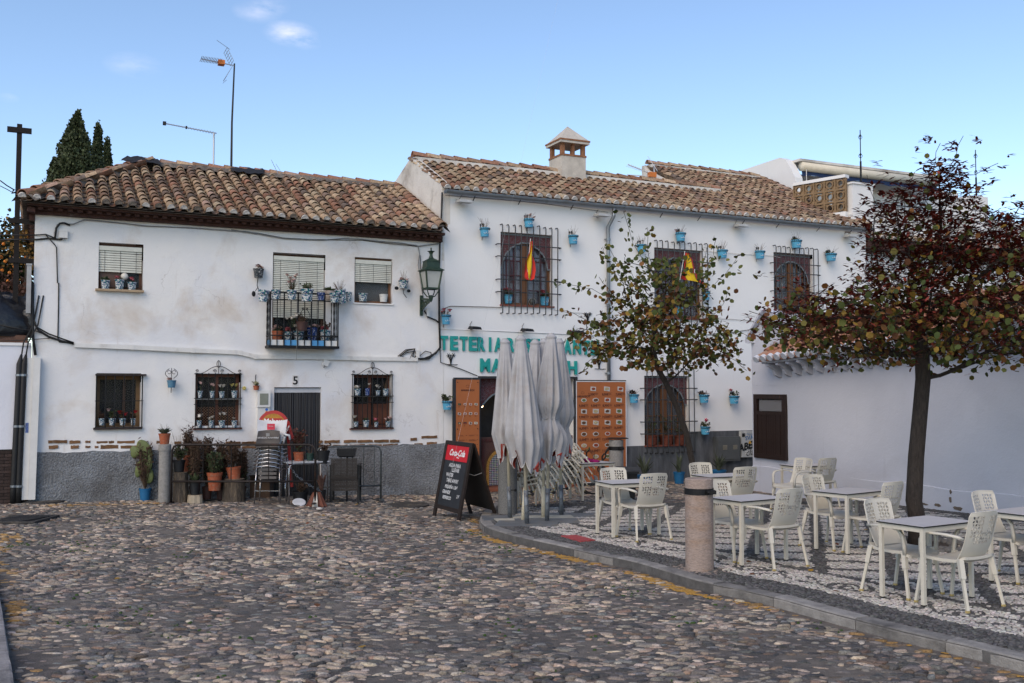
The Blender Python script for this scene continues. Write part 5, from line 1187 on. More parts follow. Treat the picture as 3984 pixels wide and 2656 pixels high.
for k_,(xt,xb)in enumerate(((132,90),(163,125))):
 a=fs(c(2,xt,550),.12);b=fs(c(2,xb,1400),.12);o=thing('service_pipe',['black service pipe nearest the left edge on the yard wall','black service pipe beside the white cable cover'][k_],'pipe',pf(b[0],.10,b[1]-.25),FANG,'black pipes on the yard wall')
 L_=a[1]-b[1]+.25;dx_=a[0]-b[0];MB().tube([(0,0,0),(0,0,.25),(dx_,0,L_),(dx_+.03,0,L_+.18)],[.055,.055,.055,.02],10).build('pipe',CABLE,o,True)
 for f in (.12,.55,.92):MB().tube([(dx_*f,0,L_*f-.02),(dx_*f,0,L_*f+.02)],.064,10).build('clamp',GALV,o)
 MB().tube([(dx_+.03,0,L_+.15),(dx_+.06,-.01,L_+.4),(dx_+.22,.05,L_+.75),(dx_+.3,.08,L_+1.3)],.014,5).build('cable_tail',CABLE,o)
a=gp(c(13,120,85));MB().add([(math.cos(t)*.42*r_,math.sin(t)*.25*r_,h_)for r_,h_ in ((1,0),(.7,.10),(.3,.15))for t in [2*math.pi*k/12 for k in range(12)]],[(i*12+k,i*12+(k+1)%12,(i+1)*12+(k+1)%12,(i+1)*12+k)for i in range(2)for k in range(12)]+[tuple(24+k for k in range(12))]).build('cement_footing',MORT,tag(empty('cement_mound',a),'rough cement mound at the foot of the black pipes','cement mound'))
# dark bag heap on the wall
pb0=fs(c(2,100,360),-.3);bgm=mat('black_plastic',(.010,.011,.015),.28,nv=.2,bump=1.0,bsc=9);bgo=thing('plastic_bag','crumpled black plastic sheeting heaped on the yard wall','plastic sheet',pf(pb0[0],-.30,pb0[1]-.02),FANG)
def crumple(name,rx,ry,rz,m_,parent,n=22,mm_=12,amp=.18,loc=(0,0,0)):
 mb_=MB();ph_=[random.uniform(0,6)for _ in range(8)]
 for i in range(mm_+1):
  t=-math.pi/2*.3+(math.pi*.65)*i/mm_
  for k in range(n):
   a=2*math.pi*k/n;f=1+amp*(math.sin(a*3+ph_[0])*.5+math.sin(a*7+t*5+ph_[1])*.4+math.sin(a*13+t*9+ph_[2])*.3+random.uniform(-.25,.25));mb_.v.append((loc[0]+rx*math.cos(t)*math.cos(a)*f,loc[1]+ry*math.cos(t)*math.sin(a)*f,loc[2]+max(0,rz*(math.sin(t)+.3)*f)));mb_.c.append((1,1,1))
 for i in range(mm_):
  for k in range(n):mb_.f.append((i*n+k,i*n+(k+1)%n,(i+1)*n+(k+1)%n,(i+1)*n+k));mb_.m.append(0)
 return mb_.build(name,m_,parent,True)
crumple('sheeting',.85,.3,.58,bgm,bgo,loc=(-.25,0,0));crumple('sheeting_fold',.4,.25,.75,bgm,bgo,loc=(.42,.05,0))
# steel frame carrying the black cross
cp=fs(c(1,150,1000),-.25);cross=thing('steel_cross','dark steel post with cross arms rising beside the old house','cross',pf(cp[0],-.25,2.4),FANG);zz=lambda y:fs(c(1,160,y),-.25)[1]-2.4;CRM=mat('rusty_black',(.012,.009,.008),.7,.3,nv=.4,nsc=20)
xt=fs(c(1,172,190),-.25)[0]-cp[0];MB().bar((0,0,0),(0,0,zz(1000)),.09,.08).bar((0,0,zz(1000)),(xt*.9,0,zz(185)),.09,.08).build('post',CRM,cross)
def arm(xa,xb,y,h):a=fs(c(1,xa,y),-.25)[0]-cp[0];b=fs(c(1,xb,y),-.25)[0]-cp[0];MB().box(a,b,-.065,.0,zz(y)-h/2,zz(y)+h/2).build('arm',CRM,cross)
arm(63,277,240,.10);arm(83,320,1030,.09);arm(75,312,1375,.09)
MB().tube([(.0,-.05,zz(780)),(-.10,-.06,zz(795)),(-.06,-.06,zz(760))],.02,5).build('insulator',CABLE,cross)
a=fs(c(1,275,1440),.05);mb2=thing('meter_cabinet','narrow grey utility box on the side of the old house','utility box',pf(a[0],.02,a[1]-1.0),FANG);MB().box(-.08,.0,-.08,.02,.15,1.05).box(-.09,.01,-.09,.03,1.05,1.08).build('box',mat('dull_grey_box',(.34,.34,.34),.6),mb2)
# ================================================================== ROOF AERIALS
ALU=mat('aerial_alu',(.38,.39,.42),.4,.7,nv=.1)
p=fs(c(0,531,400),-2.7);t=fs(c(0,536,150),-2.7);big_a=thing('tv_aerial','tall thin mast aerial with orange dipole and grid reflector','aerial',pf(p[0],-2.7,p[1]-.15),FANG,'aerials on the old roof');L_=t[1]-p[1]+.15
MB().tube([(0,0,0),(.0,0,L_*.5),(.04,0,L_+.05)],[.03,.024,.018],6).build('mast',CABLE,big_a)
x1=fs(c(0,460,152),-2.7)[0]-p[0];xm=fs(c(0,505,153),-2.7)[0]-p[0]
m=MB();m.bar((.05,0,L_),(x1,-.1,L_+.02),.02)
for k in range(14):f=k/13;x=xm+(x1-xm)*f;m.bar((x,-.1-.18,L_+.03),(x,-.1+.18,L_+.01),.010).bar((x-.01,-.1,L_-.03),(x+.01,-.1,L_+.06),.008)
m.build('boom',ALU,big_a);MB().box(xm-.05,xm+.09,-.16,.02,L_-.05,L_+.05).build('dipole_box',mat('orange_plastic',(.62,.18,.03),.5),big_a)
g=MB()
for sg in (1,-1):
 for i in range(6):g.bar((-.02-.03*i,-.22,L_+sg*(.05+.055*i)),(-.02-.03*i,.22,L_+sg*(.05+.055*i)),.008)
 for y in (-.22,0,.22):g.bar((-.02,y,L_+sg*.05),(-.17,y,L_+sg*.34),.008)
g.bar((-.10,-.2,L_+.3),(-.42,-.35,L_+.42),.008).bar((-.1,.2,L_-.3),(-.2,.1,L_-.42),.008);g.build('reflector',ALU,big_a)
p=fs(c(0,490,392),-2.7);t=fs(c(0,490,305),-2.7);a2_=thing('tv_aerial','short aerial with one long toothed boom left of the tall mast','aerial',pf(p[0],-2.7,p[1]-.15),FANG,'aerials on the old roof');L_=t[1]-p[1]+.15;x1=fs(c(0,378,298),-2.7)[0]-p[0]
MB().tube([(0,0,0),(0,0,L_)],.022,6).build('mast',ALU,a2_);m=MB();m.bar((.06,0,L_),(x1,0,L_+.10),.035,.02)
for k in range(18):f=k/17;hl=.03+.13*(1-f);m.bar((x1*f,-hl,L_+.1*f-hl*.5),(x1*f,hl,L_+.1*f+hl*.5),.008)
m.build('boom',ALU,a2_);MB().box(x1-.04,x1+.03,-.03,.03,L_+.06,L_+.14).box(x1*.55,x1*.58,-.03,.03,L_+.03,L_+.09).build('clips',CABLE,a2_)
p=fs(c(3,410,185),-2.6);a3=thing('grid_reflector','small fallen wire grid leaning above the old ridge','aerial part',pf(p[0],-2.6,p[1]),FANG,None);m=MB()
for i in range(4):m.bar((-.02-.05*i-.1,0,.0+.09*i+.02),(-.25-.05*i+.1,0,.0+.09*i+.10),.008)
m.bar((0,0,0),(-.22,0,.33),.008).bar((-.15,0,.06),(-.33,0,.42),.008).bar((.0,0,.0),(.3,-.1,-.35),.012);m.build('grid',ALU,a3)
p=fs(c(5,1740,520),-3.0);a4=thing('tv_aerial','white forked aerial with orange box behind the tea house ridge','aerial',pf(p[0]+.5,-3.0,p[1]-.4),FANG,None);zt_=.85
MB().tube([(0,0,0),(0,0,1.0)],.02,6).build('mast',ALU,a4)
m=MB();m.bar((-.05,0,.72),(-.95,-.1,.90),.022).bar((-.05,0,.66),(-.97,-.1,.60),.022)
for k in range(10):f=k/10;m.bar((-.25-.7*f,-.2,.74+.14*f),(-.25-.7*f,.1,.76+.14*f),.008)
m.build('boom',PVC,a4);MB().box(-.22,.0,-.12,.02,.62,.76).build('dipole_box',MATS['orange_plastic'],a4);MB().box(-.35,.28,.0,.012,.32,.60).build('mesh_plate',GREYI,a4);MB().bar((.05,-.1,.8),(-.15,.1,1.25),.10,.01).build('fin',ALU,a4)
# ================================================================== CABLES AND TRUNKING ON THE FACADE
def run(name,label,cat,pts,r,m_,o=.03,group=None,k=None):
 P=[fs(c(*((k,)+p if k else p)),o)for p in pts];b=P[0];t=thing(name,label,cat,pf(b[0],o,b[1]),FANG,group);MB().tube([(q[0]-b[0],0,q[1]-b[1])for q in P],r,5).build('strand',m_,t,True);return t
def strand(t,k,pts,r,m_,o=.03):
 inv=t.matrix_basis.inverted();P=[inv@pf(*((lambda q:(q[0],o,q[1]))(fs(c(k,*p),o))))for p in pts];return MB().tube(P,r,5).build('strand',m_,t,True)
t=run('eave_cables','bundle of thin cables sagging along the old house under the eave','cables',[(320,1150),(400,1145),(450,1165),(478,1180)],.012,CABLE,k=1)
strand(t,1,[(478,1180),(475,1130),(500,1060),(545,1040),(590,1055),(640,1055),(740,1015),(900,1030),(1100,1050),(1280,1072),(1500,1080),(1700,1090),(2100,1120),(2240,1140)],.012,CABLEG);strand(t,1,[(478,1180),(490,1090),(520,1050),(560,1045),(610,1065)],.020,CABLE)
strand(t,3,[(0,580),(120,590),(260,615),(400,640),(560,650),(700,655),(860,640),(1000,648),(1150,665),(1280,675),(1400,692),(1430,700),(1580,680)],.012,CABLEG);strand(t,3,[(0,575),(200,600),(400,637),(600,648),(800,652),(1000,655),(1200,680),(1420,700)],.007,CABLE,.035)
strand(t,1,[(0,1150),(200,1152),(320,1150)],.012,CABLE,.02);strand(t,1,[(0,1195),(180,1190),(320,1190),(420,1180),(520,1190),(560,1185)],.018,CABLE,.02);strand(t,1,[(395,1145),(480,1240),(492,1260),(496,1400),(500,1568)],.011,CABLE)
strand(t,2,[(398,0),(396,180),(392,370),(400,400),(500,410)],.012,CABLE);strand(t,3,[(1425,700),(1435,760),(1425,840),(1440,940),(1450,1020),(1465,1100),(1470,1180)],.012,CABLEG);strand(t,3,[(1440,770),(1445,900),(1462,1080)],.008,CABLE)
t=run('corner_cables','thick black cables running down the seam between the two houses','cables',[(1608,290),(1602,480),(1590,700),(1585,900),(1588,1300),(1592,1480)],.022,CABLE,k=3,o=.05)
strand(t,3,[(1592,640),(1580,900),(1583,1290),(1590,1470),(1560,1520),(1470,1555)],.014,CABLE,.04);strand(t,3,[(1470,1190),(1500,1240),(1560,1265),(1590,1290)],.018,CABLE,.05);strand(t,6,[(108,270),(112,365),(160,380),(250,410),(360,455)],.010,CABLE,.03);strand(t,3,[(1270,1540),(1330,1490),(1400,1480),(1360,1560),(1300,1540),(1340,1510),(1400,1500),(1420,1550),(1480,1500),(1520,1510),(1530,1540)],.010,CABLE,.05);strand(t,4,[(1470,80),(1530,30),(1600,15),(1580,80),(1620,100),(1700,95),(1760,60)],.014,CABLE,.05);strand(t,4,[(1600,80),(1650,105),(1720,100),(1790,40),(1815,10)],.022,CABLE,.05)
t=run('yard_cables','black cables swinging down the left edge of the old house','cables',[(225,0),(222,160),(228,260),(260,320),(330,365),(420,395),(500,412)],.022,CABLE,k=2,o=.04);strand(t,2,[(215,0),(218,200),(225,380),(240,490)],.026,CABLE,.05);strand(t,2,[(0,285),(150,315),(240,325),(330,360)],.009,CABLE,.05);strand(t,2,[(0,395),(150,388),(340,375)],.007,CABLE,.05);strand(t,2,[(230,250),(250,300),(330,345),(440,385),(500,405)],.014,CABLE,.06)
t=run('sky_wires','two overhead wires reaching the steel cross from the left','wires',[(0,675),(60,720),(120,755)],.012,CABLE,k=1,o=-.3);strand(t,1,[(0,722),(60,752),(110,780)],.008,CABLE,-.3)
P=[fs(c(5,*p),.02)for p in ((230,1475),(300,1450),(500,1458),(690,1462))];t=run('tea_house_cable','thin dark cable looping below the upper windows of the tea house','cable',[(230,1475),(300,1452),(500,1456),(690,1462)],.008,CABLE,k=5);strand(t,5,[(1090,1480),(1200,1500),(1380,1508)],.004,CABLEG,.02);strand(t,7,[(580,652),(830,675),(1060,688),(1112,702),(1115,860),(1122,910)],.006,PVC,.02);strand(t,7,[(600,1110),(780,1118),(960,1132)],.006,CABLEG,.02);strand(t,7,[(590,1225),(760,1210),(940,1182)],.008,CABLE,.02);strand(t,6,[(110,138),(500,152),(1320,190)],.010,PL2,.01);strand(t,5,[(260,605),(500,625),(700,640),(1000,668),(1240,700),(1500,735)],.006,CABLE,.06)
def conduit(k,pts,h):
 P=[fs(c(k,*p),.04)for p in pts];b=P[0];o=thing('white_conduit','long white plastic conduit crossing the middle of the old house','conduit',pf(b[0],.0,b[1]),FANG)
 for a,q in zip(P[:-1],P[1:]):MB().bar((a[0]-b[0]+.004,-.03,a[1]-b[1]),(q[0]-b[0]-.004,-.03,q[1]-b[1]),.055,h).build('length',PVC,o);MB().bar((q[0]-b[0]-.03,-.032,q[1]-b[1]),(q[0]-b[0]+.03,-.032,q[1]-b[1]),.066,h*1.12).build('joint',PVC,o)
 return o
f=lambda k,x,y:(CR[k][0]+x/CR[k][2],CR[k][1]+y/CR[k][2])
CR[30]=(0,0,1.0);conduit(30,[f(2,503,421),f(2,900,437),f(2,1310,458),f(2,1590,470),f(4,80,50),f(4,210,83),f(4,480,86),f(4,755,88),f(4,870,92),f(4,1200,100),f(4,1505,104),f(4,1612,105)],.085)
def junction(k,x,y,w_,h_,label,rot=0):
 a=fs(c(k,x,y),.03);o=thing('junction_box',label,'junction box',pf(a[0],.0,a[1]),FANG);MB().box(-w_/2,w_/2,-.07,0,-h_/2,h_/2).box(-w_/2-.008,w_/2+.008,-.075,-.06,h_/2-.02,h_/2+.01).build('box',PVC,o);MB().tube([(0,-.04,-h_/2),(0,-.04,-h_/2-.05)],.014,6).build('gland',CABLEG,o);o.rotation_euler[1]=rot;return o
junction(1,553,1145,.15,.14,'small white junction box high at the left corner of the old house');junction(3,1497,1205,.07,.17,'narrow white junction box below the street lantern');junction(4,822,140,.12,.11,'tilted white junction box under the conduit right of the number',.4);junction(4,1620,62,.08,.16,'white junction box in the cable tangle at the end of the conduit')
a=fs(c(4,278,450),.05);b=fs(c(4,272,510),.05);mt=thing('meter_box','white electricity meter box with round window beside the strip door','meter box',pf(a[0],.0,a[1]),FANG);MB().box(-.13,.13,-.13,0,-.17,.17).box(-.12,.12,-.10,0,-.75,-.175).build('housing',PVC,mt);MB().box(-.085,.085,-.138,-.13,-.12,.11).build('meter_window',mat('smoky_plastic',(.20,.21,.17),.25),mt)
for q,cc_ in ((-.22,(.05,.15,.5)),(-.28,(.6,.18,.03))):MB().lathe([(.03,0),(.03,.004)],10).build('sticker',mat('sticker_%d'%(q*-100),cc_,.5),mt,loc=(.06,-.101,q),rot=(R(90),0,0))
# electric cabinets on the tea house
q=quad_h(8,((1312,670),(1522,666),(1522,882),(1310,880)),.12);cb=thing('electric_cabinet','plain grey two-door metal cabinet on the dark tea house base','electric cabinet',pf(q[0],.012,q[2]),FANG,None);W,Hh=q[1]-q[0],q[3]-q[2];GM=mat('grey_metal_paint',(.10,.105,.105),.5,.2,nv=.12,nsc=6)
MB().box(0,W,-.12,0,0,Hh).build('body',GM,cb);MB().box(.04,W-.04,-.135,-.12,.05,Hh-.05).build('door',GM,cb)
for x in (W*.26,W*.68):
 for t in range(4):MB().bar((x,-.138,Hh*.64-t*.03),(x+.13,-.138,Hh*.64-t*.03),.012,.014).build('vent_slit',mat('vent_pale',(.30,.27,.2),.6),cb)
q=quad_h(8,((1525,622),(1632,618),(1632,846),(1527,846)),.10);cb=thing('electric_cabinet','pale electric cabinet covered in black graffiti beside the low building','electric cabinet',pf(q[0]+.02,.012,q[2]),FANG,None);W,Hh=q[1]-q[0],q[3]-q[2]
MB().box(0,W,-.10,0,0,Hh).build('body',mat('pale_cabinet',(.42,.43,.42),.6,nv=.15,nsc=5),cb);SPR=mat('black_spray',(.01,.01,.01),.5);SPB=mat('blue_spray',(.04,.13,.30),.5)
for t in range(4):MB().box(W*.2,W*.42,-.104,-.10,Hh*.80+t*.05,Hh*.80+t*.05+.02).build('vent',PVC,cb);MB().box(W*.3,W*.5,-.104,-.10,Hh*.12+t*.05,Hh*.12+t*.05+.02).build('vent',PVC,cb)
text('graffiti','ABEN',.25,SPR,cb,(W*.5,-.106,Hh*.42),(R(90),R(-12),0),bold=.01,depth=.002,shear=.3);text('graffiti','cla',.24,SPR,cb,(W*.62,-.106,Hh*.17),(R(90),R(-8),0),shear=.4);text('graffiti','SVAS',.15,SPB,cb,(W*.72,-.106,Hh*.74),(R(90),R(-6),0),bold=.003);text('graffiti','TALLER',.07,SPB,cb,(W*.72,-.106,Hh*.88))
MB().box(.02,.12,-.104,-.1,Hh*.78,Hh*.92).build('sticker',SPR,cb);m=MB();m.add([(W*.55,-.109,Hh*.52),(W*.80,-.109,Hh*.52),(W*.68,-.109,Hh*.66)],[(0,1,2)]);m.build('warning_triangle',mat('warning_yellow',(.6,.33,.03),.5),cb)
# flood lights
def flood(k,x,y,label,dark=False,w_=.34):
 a=fs(c(k,x,y),.25);o=thing('flood_light',label,'wall lamp',pf(a[0],0,a[1]),FANG,'flat lamps on the tea house');m_=BLACKI if dark else mat('pale_lamp',(.42,.42,.40),.5,.2)
 MB().bar((0,0,0),(0,-.18,0),.03).build('bracket',m_,o);MB().add([(-w_/2,-.10,-.01),(w_/2,-.10,-.01),(w_/2,-.38,-.03),(-w_/2,-.38,-.03),(-w_/2+.03,-.12,.06),(w_/2-.03,-.12,.06),(w_/2-.03,-.36,.03),(-w_/2+.03,-.36,.03)],[(0,3,2,1),(4,5,6,7),(0,1,5,4),(1,2,6,5),(2,3,7,6),(3,0,4,7)]).build('head',m_,o);MB().tube([(0,-.02,0),(-.03,-.03,.10),(.02,-.03,.18)],.006,4).build('flex',CABLE,o)
flood(5,405,655,'flat pale lamp under the gutter at the left end of the tea house');flood(5,1455,760,'flat pale lamp beside the downpipe under the gutter');flood(7,845,485,'flat pale lamp under the gutter between the middle and right windows');flood(7,1590,555,'flat pale lamp under the gutter at the right end of the tea house')
flood(6,345,135,'flat black lamp above the letters TETERIA',True,.24);flood(6,700,149,'flat black lamp above the letters behind the parasols',True,.24);flood(6,1045,162,'flat black lamp at the end of the letters beside the small tree',True,.24)
# iron palm ornaments
def palm(k,x,y,label):
 a=fs(c(k,x,y),.03);o=thing('iron_palm',label,'wall ornament',pf(a[0],.0,a[1]),FANG,'iron palm ornaments')
 for i,(dx_,h_)in enumerate(((-.06,.20),(.0,.22),(.06,.21))):
  MB().tube([(0,-.02,0),(dx_*.3,-.02,h_*.5),(dx_,-.02,h_)],.012,5).build('stem',BLACKI,o)
  if i!=1:
   m=MB();
   for j in range(6):t=j*math.pi/3;m.bar((dx_,-.025,h_),(dx_+.05*math.cos(t),-.025,h_+.05*math.sin(t)),.016,.008)
   m.build('flower',BLACKI,o)
 MB().tube([(-.12,-.02,-.0),(.14,-.02,-.01)],.007,4).tube([(-.10,-.02,0),(-.10,-.14,-.01),(.12,-.14,-.01),(.12,-.02,0)],.006,4).build('ring_bracket',BLACKI,o)
palm(6,182,378,'iron palm ornament left of the letters MARRAKECH');palm(6,1187,408,'iron palm ornament right of the letters beside the downpipe');palm(6,1110,95,'iron palm ornament above the end of the word RESTAURANTE')
# ================================================================== PLANTS AND POTS
DRY=mat('dry_twig',(.10,.065,.04),.9,nv=.3);DRYB=mat('dry_brown_leaf',(.060,.032,.020),.9,nv=.5,nsc=30);GRN=mat('dull_green_leaf',(.045,.062,.024),.7,nv=.45,nsc=25);GRN2=mat('aloe_green',(.055,.068,.042),.6,nv=.35,nsc=12)
PINK=mat('pink_petal',(.42,.11,.13),.8,nv=.35,nsc=40);PALEP=mat('pale_pink_petal',(.50,.34,.31),.8,nv=.3,nsc=40);WHP=mat('white_petal',(.62,.58,.52),.8,nv=.2,nsc=40);YEP=mat('yellow_petal',(.5,.42,.14),.8,nv=.2,nsc=40);PURP=mat('purple_petal',(.17,.12,.22),.8)
BLUEP=mat('blue_pot_paint',(.075,.32,.50),.5,nv=.08,nsc=8);BLUED=mat('blue_plastic',(.015,.12,.27),.45,nv=.1);TERR=mat('terracotta',(.34,.085,.035),.75,nv=.25,nsc=9,tint=(.30,.16,.10),tsc=5);BLKP=mat('black_pot',(.012,.013,.015),.5,nv=.2);GRNP=mat('green_pot',(.015,.04,.032),.5);BRNP=mat('brown_pot',(.055,.025,.02),.6)
def ceramic(name,base=(.60,.60,.60),a=(.01,.03,.14),b=(.015,.13,.14),sc=3.2,t1=.50):
 m=bpy.data.materials.new(name);m.use_nodes=True;t=m.node_tree;L=t.links.new;N=t.nodes.new;bs=t.nodes['Principled BSDF'];bs.inputs['Roughness'].default_value=.25;co=N('ShaderNodeTexCoord').outputs['Object']
 def band(sc_,off,lo,hi):
  mp_=N('ShaderNodeMapping');mp_.inputs['Location'].default_value=(off,off*2,off);L(co,mp_.inputs[0]);n=N('ShaderNodeTexNoise');n.inputs['Scale'].default_value=sc_;n.inputs['Detail'].default_value=1.5;n.inputs['Distortion'].default_value=2.2;L(mp_.outputs[0],n.inputs['Vector'])
  r=N('ShaderNodeMapRange');r.inputs['From Min'].default_value=lo;r.inputs['From Max'].default_value=hi;L(n.outputs['Fac'],r.inputs['Value']);return r.outputs[0]
 x1=N('ShaderNodeMix');x1.data_type='RGBA';L(band(sc,0,t1,t1+.03),x1.inputs['Factor']);x1.inputs['A'].default_value=(*base,1);x1.inputs['B'].default_value=(*a,1)
 x2=N('ShaderNodeMix');x2.data_type='RGBA';L(band(sc*1.2,7,t1+.02,t1+.05),x2.inputs['Factor']);L(x1.outputs['Result'],x2.inputs['A']);x2.inputs['B'].default_value=(*b,1);L(x2.outputs['Result'],bs.inputs['Base Color']);MATS[name]=m;return m
CER=ceramic('painted_ceramic');CERB=ceramic('blue_ceramic',(.35,.38,.45),(.008,.02,.12),(.01,.04,.16),3,.44);CERD=ceramic('dark_ceramic',(.42,.42,.42),(.01,.012,.02),(.02,.03,.04),5,.42)
def pot_mb(r0,r1,h,rim=.18,n=16,th=.012):
 return [(r0,0),(r0+(r1-r0)*(1-rim)*.95,h*(1-rim)),(r1*1.0,h*(1-rim)),(r1*1.06,h),(r1*1.06-th,h),(r1*.93-th,h*.88),(0,h*.88)]
PMC={}
def potmesh(kind,m_):
 if (kind,m_)in PMC:return PMC[kind,m_]
 soil_=mat('potting_soil',(.04,.028,.02),.95)
 pr=pot_mb(.36,.47,1.0);mb_=MB();mb_.lathe(pr,16,mis=[0,0,0,0,0,1],cap=False);mb_.add([(.36*math.cos(2*math.pi*k/16),.36*math.sin(2*math.pi*k/16),0)for k in range(16)],[tuple(range(15,-1,-1))])
 me=mb_.mesh('pot',[m_,soil_],False);PMC[kind,m_]=me;me.polygons.foreach_set('use_smooth',[True]*len(me.polygons));
 try:me.set_sharp_from_angle(angle=R(35))
 except Exception:pass
 return me
def plant(parent,kind,z,r,h,n=None,m_=None):
 mb_=MB();U=random.uniform
 if kind=='twigs':
  for _ in range(n or 12):
   a=U(0,6.3);e=Vector((math.cos(a)*r*U(.5,1.4),math.sin(a)*r*U(.5,1.4),h*U(.5,1.1)));mb_.tube([(e.x*.2,e.y*.2,z),(e.x*.5+U(-.01,.01),e.y*.5,z+e.z*.5),(e.x,e.y,z+e.z)],[.004,.003,.0015],4)
  return mb_.build('twigs',m_ or DRY,parent)
 if kind in ('leafy','shrub'):
  nl=n or 60;mm_=[m_ or GRN,DRY]
  for _ in range(max(5,nl//7)):
   a=U(0,6.3);e=Vector((math.cos(a)*r*U(.2,1.1),math.sin(a)*r*U(.2,1.1),h*U(.45,1.0)));mb_.tube([(0,0,z),(e.x*.6,e.y*.6,z+e.z*.5),(e.x,e.y,z+e.z)],.004,4,mi=1)
   for _ in range(9):
    f=U(.3,1.05);p=Vector((e.x*f,e.y*f,z+e.z*f));d=Vector((U(-1,1),U(-1,1),U(-.2,1))).normalized();s_=Vector((U(-1,1),U(-1,1),U(-1,1))).cross(d).normalized();L_=U(.04,.08)*(1.3 if kind=='shrub' else 1);w_=L_*(.16 if kind=='shrub' else.3)
    mb_.add([p,p+d*L_*.5+s_*w_,p+d*L_,p+d*L_*.5-s_*w_],[(0,1,2,3)])
  return mb_.build('foliage',mm_,parent)
 if kind=='aloe':
  for _ in range(n or 14):
   a=U(0,6.3);out_=r*U(.5,1.5);H_=h*U(.55,1.05);pts=[];
   for t in (0,.35,.7,1):pts.append(Vector((math.cos(a)*out_*t**1.5,math.sin(a)*out_*t**1.5,z+H_*(t-.25*t*t*(out_/r-.4)))))
   side=Vector((-math.sin(a),math.cos(a),0));ws=[.040,.038,.024,.001]
   vs=[]
   for p,w_ in zip(pts,ws):vs+=[p-side*w_,p+Vector((math.cos(a),math.sin(a),-.4))*w_*.6,p+side*w_,p+Vector((-math.cos(a),-math.sin(a),.4))*w_*.25]
   mb_.add(vs,[(i*4+k,i*4+(k+1)%4,(i+1)*4+(k+1)%4,(i+1)*4+k)for i in range(3)for k in range(4)])
  return mb_.build('leaves',m_ or GRN2,parent)
 if kind=='flowers':
  k_=n or 5
  for _ in range(k_):
   a=U(0,6.3);p=Vector((math.cos(a)*r*U(.2,1.1),math.sin(a)*r*U(.2,1.1),z+h*U(.5,1.0)));fr_=U(.042,.062);o=empty('flower',p);bpy.data.objects.remove(o);f=MB()
   for j in range(9):
    t=j*2.4;d=Vector((math.cos(t),math.sin(t),U(-.3,.8)))*fr_;e=Vector((-math.sin(t),math.cos(t),0))*fr_*.5;f.add([Vector(),d*.7+e,d,d*.7-e],[(0,1,2,3)])
   f.ball((0,0,.004),fr_*.5,n=6,m=4);f.build('flower',m_ or PINK,parent,loc=p)
   mb_.tube([(p.x*.2,p.y*.2,z),(p.x,p.y,p.z)],.003,4)
   for _ in range(3):
    q=Vector((p.x*U(.3,1),p.y*U(.3,1),z+(p.z-z)*U(.2,.8)));d=Vector((U(-1,1),U(-1,1),U(0,1))).normalized()*.05;e=Vector((d.y,-d.x,0))*.35;mb_.add([q,q+d*.5+e,q+d,q+d*.5-e],[(0,1,2,3)])
  return mb_.build('stems',GRN,parent)
def pot_at(k,x,ytop,ybot,wpx,o,label,m_=CER,plants=(),name='flower_pot',cat='flower pot',group=None,tilt=(0,0),onground=False):
 """a pot drawn from its rim centre and foot in a crop; o = metres in front of the facade"""
 a=fs(c(k,x,ytop),o);b=fs(c(k,x,ybot),o);l=fs(c(k,x-wpx/2,ytop),o);r_=fs(c(k,x+wpx/2,ytop),o);H_=max(.06,a[1]-b[1]);W_=abs(r_[0]-l[0])
 t=thing(name,label,cat,pf(b[0],o,b[1]),FANG,group);p=link('pot',potmesh('p',m_),t);p.scale=(W_/.98,W_/.98,H_);t.rotation_euler=(tilt[0],tilt[1],FANG)
 for pl_ in plants:plant(t,pl_[0],H_*.88,W_*.5,pl_[1],*(pl_[2:]))
 return t,W_,H_
WHS=mat('white_script',(.6,.65,.68),.6)
def blue_pot(k,x,yt,yb,wpx,label,plants,o=.16,hook=True,script=True):
 t,W_,H_=pot_at(k,x,yt,yb,wpx,o,label,BLUEP,plants,'wall_flower_pot','flower pot','small blue pots on the tea house')
 r=W_/2
 if hook:
  m=MB();m.tube([(r*math.cos(a)*.98,r*math.sin(a)*.98,H_*.80)for a in [2*math.pi*i/14 for i in range(14)]],.006,4,closed=True);m.tube([(-.03,r,H_*.8),(-.03,o-.01,H_*.9),(-.03,o-.01,H_*1.25)],.008,5);m.tube([(0,o-.02,H_*.75),(0,o-.01,-.06)],.006,4);m.build('ring_bracket',BLACKI,t)
  m=MB()
  for dx_,dz_ in ((-.09,.07),(-.03,.08)):
   m.tube([(dx_,o*.3,H_*.9),(dx_,o*.2,H_+dz_)],.008,4)
   for j in range(5):q=j*1.257;m.bar((dx_,o*.15,H_+dz_),(dx_+.030*math.cos(q),o*.15,H_+dz_+.030*math.sin(q)),.018,.01)
  m.build('iron_flower',BLACKI,t)
 m=MB()
 for j in range(9):q=math.pi+math.pi*(j+.5)/9;m.ball((r*1.0*math.cos(q),r*1.0*math.sin(q),H_*.91),.011,n=5,m=3)
 stuff(m.build('rim_studs',BLACKI,t))
 if script:
  m=MB();y=-r*.86;pts=[(-.30,.42),(-.2,.30),(-.05,.34),(.0,.5),(.06,.36),(.2,.34),(.28,.5),(.2,.62)];m.tube([(q[0]*W_*.9,y+abs(q[0])*.02,q[1]*H_)for q in pts],.0055,4);m.tube([(.28*W_,y+.005,.6*H_),(.12*W_,y,.75*H_)],.005,4);m.build('painted_script',WHS,t)
 return t
TW=[('twigs',.26,14)];TWG=[('twigs',.24,10),('leafy',.10,30)];PK=[('twigs',.18,6),('flowers',.12,4,PINK)]
blue_pot(5,560,855,922,74,'blue wall pot of dry stalks left of the first upper window',TW);blue_pot(5,897,787,851,72,'blue wall pot with pink flowers above the first upper window',[('twigs',.2,8),('flowers',.12,3,PALEP)]);blue_pot(5,1235,912,977,70,'blue wall pot of dry stalks right of the first upper window',TW)
